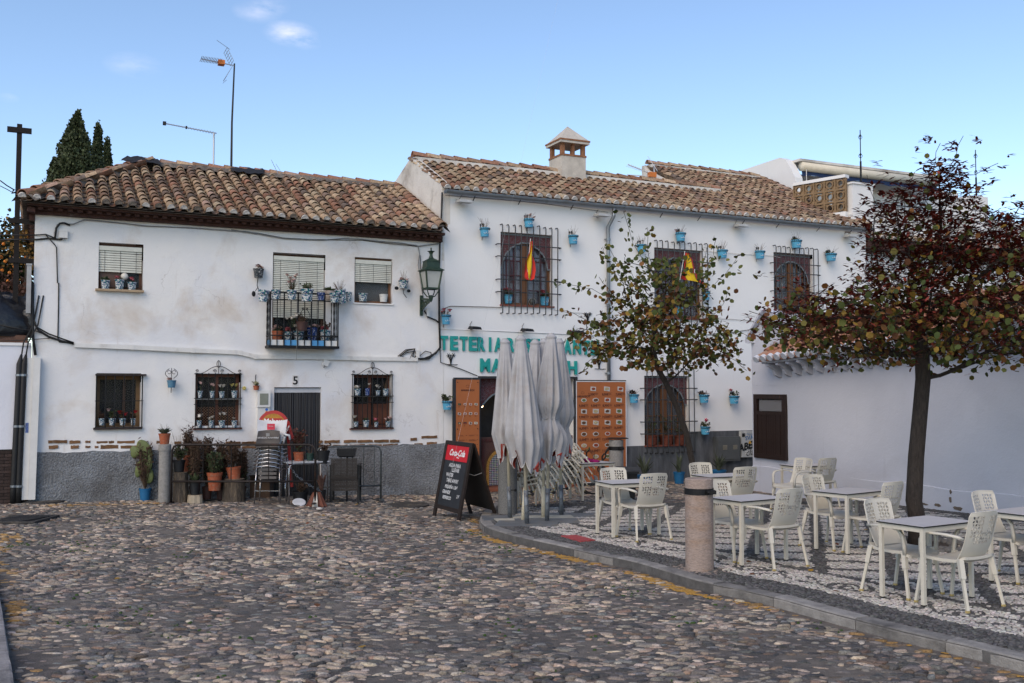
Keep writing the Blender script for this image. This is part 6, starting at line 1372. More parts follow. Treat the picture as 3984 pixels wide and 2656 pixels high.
blue_pot(7,168,612,660,58,'blue wall pot behind the tallest shoots of the small tree',TW);blue_pot(7,432,532,588,60,'blue wall pot above the flagged middle window',[('twigs',.22,10),('flowers',.08,2,PALEP)]);blue_pot(7,715,648,702,60,'blue wall pot right of the flagged middle window',TW)
blue_pot(7,970,655,707,56,'blue wall pot left of the right upper window',TW);blue_pot(7,1217,582,635,58,'blue wall pot with green sprouts above the right upper window',TWG);blue_pot(7,1452,673,722,58,'blue wall pot right of the last upper window',TWG)
blue_pot(5,265,1518,1590,70,'blue wall pot with big pink flowers beside the street lantern',[('twigs',.25,6),('flowers',.16,5,PINK)]);blue_pot(4,1880,470,545,84,'blue wall pot with green plant left of the narrow menu board',[('leafy',.17,90),('twigs',.14,5)])
blue_pot(8,597,298,373,76,'blue wall pot right of the wide menu board',[('leafy',.12,40,DRYB),('twigs',.14,6)]);blue_pot(8,1208,302,372,76,'blue wall pot right of the lower barred window',[('leafy',.12,40,DRYB),('twigs',.12,6)]);blue_pot(8,1470,312,380,74,'blue wall pot with tall pink blossom near the low building',[('leafy',.12,40),('flowers',.26,2,PINK)]);blue_pot(8,1218,580,648,72,'blue wall pot with bright pink flower just above the grey base',[('leafy',.15,50),('flowers',.22,2,mat('hot_pink',(.6,.04,.12),.7))])
pA=dict(o=-.08,hook=False)
blue_pot(5,740,1366,1432,62,'blue pot of pink flowers at the left of the first upper window sill',[('leafy',.14,50),('flowers',.17,4,PINK)],**pA);blue_pot(5,1016,1382,1446,66,'blue pot of pink flowers at the right of the first upper window sill',[('leafy',.14,50),('flowers',.19,4,PINK)],**pA)
blue_pot(7,606,935,985,44,'blue wall pot with purple flowers right of the flagged window frame',[('leafy',.10,20),('flowers',.16,3,PURP)]);blue_pot(7,425,1030,1082,46,'blue pot on the sill of the flagged middle window',[('leafy',.12,30)],**pA)
a=fs(c(5,922,1418),-.08);gl=thing('glass_globe','round dark lattice globe on the first upper window sill','ornament',pf(a[0],-.08,a[1]),FANG);MB().ball((0,0,0),.085,n=14,m=9).build('globe',mat('dark_globe',(.04,.05,.05),.3),gl,True);m=MB()
for i in range(4):
 for j in range(2):q=i*.785;m.tube([(.088*math.cos(t)*math.cos(q),.088*math.cos(t)*math.sin(q),.088*math.sin(t))for t in [2*math.pi*k/14 for k in range(14)]],.005,4,closed=True)
m.build('lattice_band',PLG,gl)
# old house pots
G1='painted ceramic pots on the old house'
for x,yt,yb,w_,lb_,pl_ in ((715,-18,45,66,'painted ceramic pot at the left of the top left window sill',[('leafy',.08,16)]),(810,-22,48,70,'painted ceramic pot in the middle of the top left window sill',[('flowers',.10,2,PINK)]),(893,-4,52,66,'painted ceramic pot at the right of the top left window sill',[('flowers',.10,2,PINK)])):pot_at(2,x,yt,yb,w_,.02,lb_,CER,pl_,group=G1)
a=fs(c(1,1085,1512),.02);MB().ball((0,0,0),.07,n=12,m=8).build('ball',mat('white_ball',(.6,.58,.52),.5),tag(empty('white_ball',pf(a[0],.02,a[1]),FANG),'white ball resting between the pots of the top left window','ball'),True)
for x,w_,lb_,pl_ in ((690,46,'first pot from the left behind the lower left grille',[('leafy',.12,50,DRYB)]),(760,52,'pot of leggy green stems behind the lower left grille',[('leafy',.22,50),('flowers',.24,1,PALEP)]),(830,48,'white pot with dark flower behind the lower left grille',[('leafy',.16,30,DRYB),('flowers',.18,2,mat('red_petal',(.35,.01,.015),.7))]),(902,36,'small pale pot at the right behind the lower left grille',[('leafy',.12,20,DRYB),('flowers',.16,1,MATS['red_petal'])])):pot_at(2,x,918,965,w_,.02,lb_,CER,pl_,group=G1)
for x,yt,w_,lb_,pl_ in ((1357,732,38,'upper shelf pot at the left of the lattice window',[('flowers',.17,1,PALEP)]),(1437,732,38,'upper shelf pot with pink rose in the lattice window',[('flowers',.15,2,PALEP)]),(1503,735,42,'upper shelf pot with white roses in the lattice window',[('flowers',.13,3,WHP)]),(1588,730,44,'upper shelf pot with yellow flowers in the lattice window',[('flowers',.15,3,YEP)])):pot_at(2,x,yt,778,w_,.02,lb_,CER,pl_,group=G1)
for x,w_,lb_,pl_ in ((1350,38,'bottom row pot at the left of the lattice window',[('flowers',.15,2,WHP)]),(1430,40,'bottom row pot with leaf and white bloom in the lattice window',[('flowers',.10,2,WHP)]),(1503,48,'widest bottom row pot in the lattice window',[('flowers',.17,2,WHP)]),(1588,42,'bottom row pot with green swirls at the right of the lattice window',[('flowers',.06,1,WHP)])):pot_at(2,x,932,980,w_,.02,lb_,CER,pl_,group=G1)
for x,yt,w_,lb_,pl_ in ((1100,362,58,'upper shelf pot at the left of the panelled window',[('flowers',.10,2,WHP)]),(1186,358,46,'upper shelf tall blue pot of the panelled window',[('flowers',.12,1,WHP)]),(1277,376,42,'small upper shelf pot with white rose of the panelled window',[('flowers',.12,2,WHP)]),(1345,362,56,'upper shelf pot with hanging dry vine of the panelled window',[('twigs',.22,20)])):pot_at(4,x,yt,420,w_,.02,lb_,CERB if x==1186 else CER,pl_,group=G1)
for x,yt,w_,lb_,pl_ in ((1086,650,44,'bottom row pot at the left of the panelled window',[('flowers',.12,2,WHP)]),(1174,636,56,'bottom row pot with green rim of the panelled window',[('leafy',.06,14)]),(1262,652,40,'bottom row dark blue pot with pink bloom of the panelled window',[('flowers',.09,2,PINK)]),(1365,646,44,'bottom row pot with rose bunch of the panelled window',[('flowers',.10,4,PALEP)])):pot_at(4,x,yt,694,w_,.02,lb_,CER,pl_,group=G1)
pot_at(3,1003,1060,1122,72,.0,'painted pot at the left of the small upper right window',CER,group=G1);pot_at(3,1160,1068,1126,66,.0,'white pot with three blue drops in the small upper right window',ceramic('spare_ceramic',(.62,.62,.6),(.01,.02,.1),(.01,.05,.1),4,.66),group=G1)
t,W_,H_=pot_at(3,207,872,942,86,.12,'dark painted wall pot left of the balcony',CERD,[('flowers',.10,4,PALEP)],group=G1);MB().tube([(0,.05,0),(-.02,.03,-.15),(.03,.02,-.3)],.008,4).tube([(-.0,.03,-.18),(-.06,.02,-.28)],.006,4).ball((-.09,.02,-.33),.05,n=8,m=5,sc=(.8,.2,1.2)).build('iron_leaf_bracket',BLACKI,t)
t,W_,H_=pot_at(3,1313,962,1022,76,.12,'painted wall pot with dry stalks beside the street lantern',CER,[('twigs',.26,7),('flowers',.06,4,PALEP)],group=G1);MB().tube([(0,.05,0),(.02,.03,-.12),(.08,.02,-.2)],.008,4).ball((-.16,.0,.0),.05,n=8,m=5,sc=(1,.2,.8)).ball((.12,.0,-.05),.045,n=8,m=5,sc=(1,.2,.8)).build('iron_leaf_bracket',BLACKI,t)
t,W_,H_=pot_at(2,1162,660,710,66,.14,'blue pot on a wrought iron heart bracket at the left',mat('worn_blue',(.06,.19,.30),.6,nv=.3,nsc=12,tint=(.2,.25,.28),tsc=9),[('flowers',.05,2,PALEP)])
m=MB()
for sg in (1,-1):m.tube([(sg*(.0+.115*math.sin(t_*2.6)**.8*(1 if t_<1.2 else 1)),.02,H_+.02+.19*t_)for t_ in [i/10 for i in range(1,12)]],.006,4);m.tube([(sg*(.045+.035*math.cos(t_*6)),.02,H_+.16+.035*math.sin(t_*6))for t_ in [i/10 for i in range(10)]],.005,4)
m.tube([(0,.02,H_),(0,.02,H_+.24)],.006,4).tube([(0,.05,0),(0,.05,-.10)],.007,4);m.build('heart_bracket',BLACKI,t)
t,W_,H_=pot_at(4,217,335,374,58,.12,'small terracotta pot of cactus on the wall above the meter box',TERR,[('leafy',.08,20,mat('cactus_pale',(.22,.22,.13),.8)),('flowers',.07,2,WHP)]);MB().tube([(0,.08,.0),(0,.09,.28),(.01,.09,.32)],.007,4).build('hook',BLACKI,t)
fz=fs(c(4,112,357),.05);o=thing('artificial_flower','single yellow rose hanging on the wall beside the lattice window','flower',pf(fz[0],.05,fz[1]),FANG)
m=MB()
for j in range(8):q=j*.785;m.ball((.022*math.cos(q),-.01,.022*math.sin(q)),.02,n=6,m=4)
m.build('bloom',YEP,o,True);MB().tube([(0,0,0),(-.05,.02,.02),(-.18,.03,-.03)],.003,4).build('stem',GRN,o)
# ================================================================== BALCONY
BOF=.36;bl=fs(c(32,462,1000),BOF)[0];br=fs(c(32,1795,1000),BOF)[0];zb_=fs(c(32,1100,1440),BOF)[1];zt1=fs(c(32,1100,405),BOF)[1];zt2=fs(c(32,1100,545),BOF)[1];zt3=fs(c(32,1100,1245),BOF)[1]
bal=empty('balcony',(bl,0,zb_));bal.parent=h1;BW=br-bl;Y=-BOF
MB().box(-.03,BW+.03,Y-.02,-.0,-.05,.0).build('slab_edge',BLACKI,bal);MB().box(.0,BW,Y+.03,-.0,.0,.03).build('slab',MORT,bal)
twm=MB()
for k in range(26):
 z0_,z1_=(zt1-zb_-.02)*k/26,(zt1-zb_-.02)*(k+1)/26;r_=.007+.004*abs(math.sin(k*.9));twm.tube([(0,0,z0_),(0,0,z1_)],[.007+.005*abs(math.sin(k*.8)),.007+.005*abs(math.sin((k+1)*.8))],5)
twm=twm.mesh('baluster',BLACKI);sq=MB().box(-.012,.012,-.012,.012,-.03,zt1-zb_).mesh('post',BLACKI)
for k in range(11):link('baluster' if k%2 else 'post',twm if k%2 else sq,bal,(BW*k/10,Y,0))
for s_ in (0,BW):
 for y in (Y*.66,Y*.33,-.03):link('baluster',twm,bal,(s_,y,0))
m=MB()
for z in (zt1-zb_,zt2-zb_,zt3-zb_):m=MB();m.box(-.012,BW+.012,Y-.014,Y+.014,z-.012,z+.012).box(-.012,.012,Y+.014,0,z-.011,z+.011).box(BW-.012,BW+.012,Y+.014,0,z-.011,z+.011);m.build('rail',BLACKI,bal)
BT=mat('sky_blue_tile',(.08,.30,.58),.3,nv=.06);WT_=mat('white_glaze',(.62,.62,.6),.35,nv=.1)
for k in range(5):
 for j in range(2):
  x0_=BW*(k+j*.5)/5+.012;MB().box(x0_,x0_+BW/10-.016,Y+.018,Y+.03,.005,.115).build('edge_tile',BT if k in (1,3)else WT_,bal)
for y in (Y*.75,Y*.4):MB().box(-.0,.01,y-.05,y+.05,.005,.115).build('edge_tile',BT,bal)
m=MB()
for sg in (1,-1):
 m.tube([(BW*.5+sg*(.03+.075*math.sin(t_*math.pi*.9)),Y-.02,.50+.26*(1-t_))for t_ in [i/10 for i in range(11)]],.006,4)
 for cz,q in ((.76,.025),(.55,.04)):m.tube([(BW*.5+sg*(.04+q*(1-t_*.6)*math.cos(t_*8)),Y-.02,cz+q*(1-t_*.6)*math.sin(t_*8))for t_ in [i/12 for i in range(13)]],.006,4)
m.tube([(BW*.5,Y-.02,.3),(BW*.5,Y-.02,.82)],.007,4);m.build('scroll_holder',BLACKI,bal)
G2='pots on the balcony';Po=BOF+.12
for x,yt,yb,w_,lb_,mm_,pl_,tl in ((312,345,572,236,'white painted pot with twig pattern hung at the left end of the balcony rail',CER,(),(0,.10)),(572,340,525,198,'painted pot with green fruit second from the left on the balcony rail',CER,[('twigs',.08,3)],(0,0)),(885,345,535,205,'painted pot with pale pink flower sprays on the balcony rail',CER,[('twigs',.3,24),('flowers',.34,9,PALEP)],(0,0)),
 (1180,325,568,272,'largest painted pot in the middle of the balcony rail',CER,[('leafy',.14,60)],(0,0)),(1460,392,545,160,'small straight-sided painted pot on the balcony rail',CERB,(),(0,0)),(1730,400,590,205,'painted pot at the right corner of the balcony rail',CER,(),(0,-.06)),(1880,335,610,240,'painted pot of dry stalks tipping at the right end of the balcony',CER,[('twigs',.24,26)],(0,-.22))):
 t,W_,H_=pot_at(32,x,yt,yb,w_,Po if x<1800 else.18,lb_,mm_,pl_,group=G2,tilt=tl);MB().tube([(W_*.47*math.cos(a),W_*.47*math.sin(a),H_*.62)for a in [2*math.pi*i/14 for i in range(14)]],.005,4,closed=True).build('wire_ring',BLACKI,t)
pot_at(32,1640,360,540,210,.20,'plain pale pot of grass behind the balcony corner',mat('cement_pot',(.38,.33,.29),.9,nv=.3),[('aloe',.12,26,GRN)],group=G2);pot_at(32,2010,380,560,120,.10,'small painted pot leaning behind the right end of the balcony',CER,group=G2)
for x,yt,yb,w_,lb_,mm_,pl_,of in ((600,1150,1345,225,'terracotta pot of artificial pink roses at the left of the balcony floor',TERR,[('flowers',.12,7,PALEP),('leafy',.1,20)],.22),(815,1165,1345,165,'white and blue pot with pink roses on the balcony floor',CER,[('flowers',.10,4,PINK)],.22),(1020,1150,1345,220,'round painted pot behind the hanging bowl on the balcony floor',CER,[('flowers',.14,4,WHP)],.16),
 (1285,1085,1348,215,'tall deep blue patterned pot on the balcony floor',CERB,[('flowers',.08,5,PALEP)],.20),(1545,1130,1345,225,'painted pot with blue shell at the right of the balcony floor',CER,[('flowers',.08,6,PINK),('leafy',.2,30,DRYB)],.22),(1685,1235,1352,120,'small dark pot at the right corner of the balcony floor',CERD,(),.28)):
 pot_at(32,x,yt,yb,w_,of,lb_,mm_,pl_,group=G2)
pot_at(32,1090,970,1145,230,BOF+.14,'dark brown bowl of dry plant hung at the middle of the balcony',BRNP,[('leafy',.16,60,DRYB),('twigs',.2,10)],group=G2);
a=fs(c(32,900,980),BOF+.08);o=thing('artificial_roses','bunch of cream artificial roses tied to the balcony bars','flowers',pf(a[0],BOF+.06,a[1]-.1),FANG);plant(o,'flowers',.0,.10,.26,9,WHP)
strand(S.collection.objects['corner_cables'],3,[(500,1100),(500,1440),(495,1568)],.004,CABLEG,.42)
# ================================================================== STREET LANTERN
LG=mat('lantern_green',(.022,.045,.030),.5,.2,nv=.3,nsc=9,tint=(.05,.07,.04),tsc=5);FROST=mat('frosted_pane',(.40,.41,.385),.35,nv=.12,nsc=4)
LO=.62;q=lambda x,y:fs(c(33,x,y),LO);lb0=q(400,745);ln=thing('street_lantern','green iron street lantern on a scrolled bracket at the house corner','street lamp',pf(lb0[0],0,lb0[1]),FANG)
hw0,hw1=(q(525,730)[0]-q(235,745)[0])/2*.78,(q(605,400)[0]-q(190,400)[0])/2*.78;hL=q(400,385)[1]-lb0[1];cy_=-LO
fr_=MB();pn=[]
cr0=[(-hw0,cy_-hw0),(hw0,cy_-hw0),(hw0,cy_+hw0),(-hw0,cy_+hw0)];cr1=[(-hw1,cy_-hw1),(hw1,cy_-hw1),(hw1,cy_+hw1),(-hw1,cy_+hw1)]
for i in range(4):
 j=(i+1)%4;fr_.bar((*cr0[i],0),(*cr1[i],hL),.03).bar((*cr0[i],0),(*cr0[j],0),.035).bar((*cr1[i],hL),(*cr1[j],hL),.035)
 MB().add([(*cr0[i],.01),(*cr0[j],.01),(*cr1[j],hL),(*cr1[i],hL)],[(0,1,2,3)]).build('pane',FROST,ln)
fr_.build('frame',LG,ln)
def frust(m,a,z0_,b,z1_):m.add([(-a,cy_-a,z0_),(a,cy_-a,z0_),(a,cy_+a,z0_),(-a,cy_+a,z0_),(-b,cy_-b,z1_),(b,cy_-b,z1_),(b,cy_+b,z1_),(-b,cy_+b,z1_)],[(0,3,2,1),(4,5,6,7),(0,1,5,4),(1,2,6,5),(2,3,7,6),(3,0,4,7)])
m=MB();frust(m,hw1*1.22,hL,hw1*1.22,hL+.02);frust(m,hw1*1.18,hL+.02,hw1*.82,hL+.06);frust(m,hw1*.82,hL+.06,hw1*.74,hL+.20);frust(m,hw1*.80,hL+.20,hw1*.80,hL+.215);frust(m,hw1*.76,hL+.215,hw1*.22,hL+.28);m.build('roof_cap',LG,ln)
MB().lathe([(.055,0),(.035,.05),(.035,.09),(.055,.13),(.085,.15),(.02,.155),(.012,.19),(.02,.2),(.008,.23)],12,0,cy_,hL+.28).build('finial',LG,ln,True)
m=MB()
for i in range(4):x,y=cr0[i];m.tube([(x,y,0),(x*1.0,cy_+(y-cy_)*1.0,-.06),(x*.5,cy_+(y-cy_)*.5,-.17),(0,cy_,-.19)],.013,5)
m.lathe([(.0,-.30),(.035,-.26),(.05,-.2),(.03,-.14)],8,0,cy_,0);m.build('cradle',LG,ln)
wx=fs(c(33,145,1000),.03)[0]-lb0[0];zt_=fs(c(33,145,880),.03)[1]-lb0[1];zb2=fs(c(33,145,1290),.03)[1]-lb0[1]
# the bracket projects from the wall straight under the lantern
m=MB();m.box(-.03,.03,-.05,0,zb2,zt_);m.bar((0,-.03,zt_-.08),(0,cy_,-.24),.03,.05);m.bar((0,-.04,zb2+.12),(0,cy_*.9,-.26),.02,.03)
for i in range(5):
 f=.12+i*.17;zc_=(zt_-.1)*(1-f)+(-.26)*f-.13*(1-f);rr=.085*(1-f*.6);m.tube([(0,cy_*f+rr*(1-t_*.6)*math.cos(t_*9),zc_+rr*(1-t_*.6)*math.sin(t_*9))for t_ in [k/14 for k in range(15)]],.012,5)
m.build('scroll_bracket',LG,ln)
# ================================================================== FLAGS
RED=mat('flag_red',(.50,.025,.015),.75,nv=.12,nsc=6);YEL_=mat('flag_yellow',(.62,.42,.01),.75,nv=.12,nsc=6)
def flag(k,outline_rows,label,o,pole=None,crest=False):
 """cloth given as rows of (left, right) across its three stripes; folds are real depth"""
 b=fs(c(k,*outline_rows[-1][0]),o);t=thing('flag',label,'flag',pf(b[0],o,b[1]),FANG,'flags on the tea house grilles');n=12
 rows=[[fs(c(k,*p),o)for p in r]for r in outline_rows]
 for si,(f0,f1,mm_)in enumerate(((0,.27,RED),(.27,.73,YEL_),(.73,1,RED))):
  m=MB();g=[]
  for i,r in enumerate(rows):
   for j in range(5):
    f=f0+(f1-f0)*j/4;x=r[0][0]+(r[1][0]-r[0][0])*f;z=r[0][1]+(r[1][1]-r[0][1])*f;m.v.append((x-b[0],-.05*math.sin(f*9+i*.8)-.02*si,z-b[1]));m.c.append((1,1,1))
  for i in range(len(rows)-1):
   for j in range(4):q=i*5+j;m.f.append((q,q+1,q+6,q+5));m.m.append(0)
  m.build('stripe',mm_,t,True)
 if pole:p=[fs(c(k,*pp),o)for pp in pole];MB().tube([(q[0]-b[0],.02,q[1]-b[1])for q in p],.008,5).build('pole',PVC,t)
 return t
t=flag(5,[((906,960),(914,958)),((898,1040),(915,1030)),((893,1060),(912,1055)),((868,1110),(930,1075)),((866,1170),(940,1120)),((868,1210),(940,1180)),((872,1232),(925,1245)),((885,1250),(905,1256))],'furled red and yellow flag hanging down the first upper window',.24,pole=[(912,935),(885,1240)])
t=flag(7,[((465,668),(472,672)),((455,720),(505,715)),((445,780),(530,790)),((436,825),(562,850)),((432,840),(608,884))],'spread triangular red and yellow flag on the middle upper window',.24,pole=[(464,655),(430,850)])
b=fs(c(7,512,790),.33);inv=t.matrix_basis.inverted();p=inv@pf(b[0],.33,b[1]);m=MB();m.box(p.x-.05,p.x+.05,p.y-.004,p.y,p.z-.05,p.z+.07).build('crest',mat('crest_red',(.3,.05,.06),.8,nv=.9,nsc=50),t);MB().box(p.x-.075,p.x-.055,p.y-.003,p.y,p.z-.05,p.z+.05).box(p.x+.055,p.x+.075,p.y-.003,p.y,p.z-.05,p.z+.05).build('crest_pillars',PVC,t)
# ================================================================== CHAIRS AND TABLES
CHW=mat('ivory_plastic',(.58,.545,.465),.42,nv=.06,nsc=5,tint=(.42,.40,.34),tsc=4,tth=(.6,.8));CHL=mat('cream_leg',(.58,.54,.45),.45,nv=.1,nsc=9);FOOT=mat('yellow_foot',(.42,.32,.12),.7)
LOGO=mat('grey_logo',(.14,.14,.13),.6)
def chair_back():
 m=MB();nx,nz=12,13;w_=.21;z0,z1=.455,.885
 def P(u,v,off=0):
  x=(u-.5)*2;hw=w_*(1-.05*(1-v))*(1-.10*max(0,v-.93)/.07);y=-.205-.115*v+.045*x*x*(.5+.5*v)+.05*(1-v)**4;return Vector((x*hw,y+off,z0+(z1-z0)*v+.010*math.sin((u)*math.pi)*v))
 for off,fl in ((0,0),(-.007,1)):
  for i in range(nx):
   for j in range(nz):
    u0,u1,v0,v1=i/nx,(i+1)/nx,j/nz,(j+1)/nz;cu,cv=(u0+u1)/2,(v0+v1)/2
    holes=.06<cu<.94 and cv<.95 and cv>.30+.42*abs(cu*2-1)**3 and not (abs(cu-.5)<.085 and cv>.5+0 and cv<.93)
    A,B,C_,D_=P(u0,v0,off),P(u1,v0,off),P(u1,v1,off),P(u0,v1,off)
    if not holes:m.add([A,B,C_,D_],[(0,1,2,3)]if not fl else [(3,2,1,0)]);continue
    L_=lambda a,b:P(u0+(u1-u0)*a,v0+(v1-v0)*b,off)
    if (i+j)%2:h=[L_(.08,.02),L_(.80,.26),L_(.92,.98),L_(.20,.74)]
    else:h=[L_(.20,.26),L_(.92,.02),L_(.80,.74),L_(.08,.98)]
    v_=[A,B,C_,D_]+h;f=[(0,1,5,4),(1,2,6,5),(2,3,7,6),(3,0,4,7)];m.add(v_,f if not fl else [q[::-1]for q in f])
 rim=[P(0,k/12,-.0035)for k in range(13)]+[P(k/8,1,-.0035)for k in range(1,9)]+[P(1,1-k/12,-.0035)for k in range(1,13)]
 m.tube(rim,.0058,5);return m
def make_chair():
 r={}
 r['backrest']=chair_back().mesh('backrest',CHW)
 m=MB();n=10;th=.012;g=[]
 for i in range(n+1):
  for j in range(n+1):
   u,v=i/n*2-1,j/n;hw=.225+.015*v;y=-.215+.47*v;z=.445+.012*u*u-.012*math.sin(v*math.pi)-(.035*max(0,v-.8)/.2)+(.03*max(0,.12-v)/.12);g.append((u*hw,y,z))
 k_=n+1;f=[(i*k_+j,(i+1)*k_+j,(i+1)*k_+j+1,i*k_+j+1)for i in range(n)for j in range(n)];m.add(g,f);m.add([(x,y,z-.028)for x,y,z in g],[q[::-1]for q in f])
 ed=[i*k_ for i in range(n+1)]+[n*k_+j for j in range(1,n+1)]+[i*k_+n for i in range(n-1,-1,-1)]+[j for j in range(n-1,0,-1)];N=len(g)
 m.add([g[q]for q in ed]+[(g[q][0],g[q][1],g[q][2]-.028)for q in ed],[(a,(a+1)%len(ed),len(ed)+(a+1)%len(ed),len(ed)+a)for a in range(len(ed))]);r['seat']=m.mesh('seat',CHW,True)
 for s_ in (-1,1):
  m=MB();pts=[(s_*.215,-.20,.64),(s_*.262,-.19,.665),(s_*.268,-.05,.675),(s_*.270,.10,.672),(s_*.268,.17,.655),(s_*.262,.205,.60),(s_*.250,.215,.50),(s_*.243,.215,.42)];
  sec=[]
  for i,p in enumerate(pts):
   P_=Vector(p);d=(Vector(pts[min(i+1,7)])-Vector(pts[max(i-1,0)])).normalized();sd_=Vector((1,0,0));up=sd_.cross(d).normalized();a,b=(.024,.010)if i<5 else (.019,.014)
   if i<1:sd_=Vector((.3,.95,0)).normalized();up=Vector((0,0,1))
   sec+=[P_-sd_*a-up*b,P_+sd_*a-up*b,P_+sd_*a*.8+up*b,P_-sd_*a*.8+up*b]
  m.add(sec,[(i*4+k,i*4+(k+1)%4,(i+1)*4+(k+1)%4,(i+1)*4+k)for i in range(7)for k in range(4)]+[(0,3,2,1),(28,29,30,31)]);r['arm%d'%s_]=m.mesh('armrest',CHW,True)
  for e,(ty,by)in (('f',(.195,.262)),('b',(-.185,-.275))):
   m=MB();T=Vector((s_*.232,ty,.455));B_=Vector((s_*.268,by,0));K=T+(B_-T)*.36
   m.bar(K+(B_-K)*.0,B_+Vector((0,0,.018)),.026,.026);m.add(*((lambda q:(q.v,q.f))(MB().bar(B_+Vector((0,0,.02)),B_,.029,.029))),mi=1)
   r['leg'+e+str(s_)]=m.mesh('leg',[CHL,FOOT]);m=MB();m.bar(T+Vector((0,0,.0)),K,.045,.040);r['sleeve'+e+str(s_)]=m.mesh('leg_sleeve',CHW)
 tx=text_mesh('Coca-Cola',.034,shear=.35);tx.materials.clear();tx.materials.append(LOGO);r['logo']=tx
 return r
CM=make_chair()
def chair_tree(label,loc,ang,group='ivory armchairs on the pavement',M=None,logo=True):
 t=thing('armchair',label,'chair',loc,ang,group)
 if M is not None:t.matrix_basis=M
 link('seat',CM['seat'],t);b=link('backrest',CM['backrest'],t)
 if logo:link('logo',CM['logo'],b,(0,-.290,.70),(R(90)-.25,0,0))
 for s_ in (-1,1):
  link('armrest',CM['arm%d'%s_],t)
  for e in 'fb':l=link('leg',CM['leg%s%d'%(e,s_)],t);link('sleeve',CM['sleeve%s%d'%(e,s_)],l)
 return t
LAM=mat('lilac_laminate',(.50,.48,.47),.55,nv=.06,nsc=4,tint=(.40,.38,.40),tsc=5,tth=(.55,.8));EDGE=mat('black_edge',(.01,.01,.01),.5)
def table_tree(label,cen,ang,h=.735,lx=.76,ly=.50):
 t=thing('cafe_table',label,'table',cen,ang,'ivory cafe tables on the pavement');a,b=lx/2+.012,ly/2+.012
 tp_=MB().box(-a,a,-b,b,h-.013,h-.0015).build('table_top',EDGE,t);MB().box(-a+.003,a-.003,-b+.003,b-.003,h-.0015,h+.001).build('laminate',LAM,tp_)
 lg=MB().box(-.018,.018,-.018,.018,.012,h-.0135).mesh('leg',CHL);ft=MB().box(-.019,.019,-.019,.019,0,.012).mesh('foot',EDGE)
 for sx in (-1,1):
  for sy in (-1,1):l=link('leg',lg,t,(sx*(lx/2-.02),sy*(ly/2-.02),0));link('foot',ft,l)
 MB().box(-lx/2+.04,lx/2-.04,-ly/2+.003,-ly/2+.030,h-.058,h-.014).box(-lx/2+.04,lx/2-.04,ly/2-.030,ly/2-.003,h-.058,h-.014).box(-lx/2+.003,-lx/2+.030,-ly/2+.04,ly/2-.04,h-.058,h-.014).box(lx/2-.030,lx/2-.003,-ly/2+.04,ly/2-.04,h-.058,h-.014).build('apron',CHL,t);return t
def gz(x,y):return G(x,y)+SW+.008
def pose(L=None,B=None,Rr=None,k=20,lift=0.0,ang=None):
 g_=lambda p:gp(c(k,*p),SW+lift).xy
 if Rr is not None:b,r=g_(B),g_(Rr);e2=(r-b).normalized();e1=Vector((e2.y,-e2.x));cen=(b+r)/2-e1*.25
 elif B is None:l=g_(L);e2=Vector((math.cos(ang),math.sin(ang)));e1=Vector((e2.y,-e2.x));cen=l+e1*.25+e2*.37
 else:l,b=g_(L),g_(B);e1=(b-l).normalized();e2=Vector((-e1.y,e1.x));cen=(l+b)/2+e2*.37
 return cen,e1,e2
spots=[(pose((345,1310),(820,1412),k=20),'cafe table nearest the camera right of the trunk',['ivory chair seen from its front at the left of the nearest table','ivory chair seen from behind at the right of the nearest table'],.28,.34),
 (pose((318,1360),(762,1430),k=22),'cafe table left of the big tree trunk',['ivory chair on the left of the table beside the big trunk','ivory chair between the big trunk and its table'],.28,.36),
 (pose(None,(962,1423),Rr=(1555,1345),k=21),'cafe table directly right of the pale stone bollard',['ivory chair half hidden by the pale stone bollard','ivory chair seen from behind right of the stone bollard'],.25,.36),
 (pose((457,1283),(740,1355),k=23),'cafe table nearest the folded parasols',['ivory chair facing the camera at the leftmost set table','ivory chair with its back to the camera at the leftmost set table'],.14,.42),
 (pose((275,222),(595,250),k=21,lift=.74),'cafe table behind the pale stone bollard',['ivory chair behind the bollard facing the camera near the blue planter','ivory chair seen from behind in front of the electric cabinet'],.30,.32)]
for (cen,e1,e2),lb_,cl_,d1,d2 in spots:
 ang=math.atan2(e2.y,e2.x);z=gz(cen.x,cen.y);table_tree(lb_,(cen.x,cen.y,z),ang);face=math.atan2(e1.y,e1.x)-math.pi/2
 for q,(d,rot)in enumerate(((-d1,face),(d2,face+math.pi))):
  p=cen+e1*d;chair_tree(cl_[q],(p.x,p.y,gz(p.x,p.y)),rot+random.uniform(-.05,.05))
  # far table by the shutter, table at the right edge, table by the bicycle
cen,e1,e2=pose((1420,92),(1715,115),k=21,lift=.74);table_tree('cafe table farthest back against the wall with the shutter',(cen.x,cen.y,gz(*cen)),math.atan2(e2.y,e2.x));face=math.atan2(e1.y,e1.x)-math.pi/2
p=cen+e1*.33;chair_tree('ivory chair seen from behind at the far table by the shutter wall',(p.x,p.y,gz(*p)),face+math.pi+.1)
p=gp((3085,1985),SW).xy;chair_tree('greyish chair standing behind the far table against the wall',(p.x,p.y,gz(*p)),math.radians(120))
cen,e1,e2=pose((1510,1140),None,k=20,ang=math.radians(31));table_tree('cafe table cut by the right edge of the view',(cen.x,cen.y,gz(*cen)),R(31));face=math.atan2(e1.y,e1.x)-math.pi/2
p=cen-e1*.27;chair_tree('ivory chair left of the table at the right edge',(p.x,p.y,gz(*p)),face+.03);p=cen+e1*.36;chair_tree('ivory chair beyond the right edge seen only by its feet',(p.x,p.y,gz(*p)),face+math.pi)
cen,e1,e2=pose((1400,950),(1668,995),k=24);t8=table_tree('cafe table with a magenta cloth in front of the bicycle',(cen.x,cen.y,gz(*cen)),math.atan2(e2.y,e2.x))
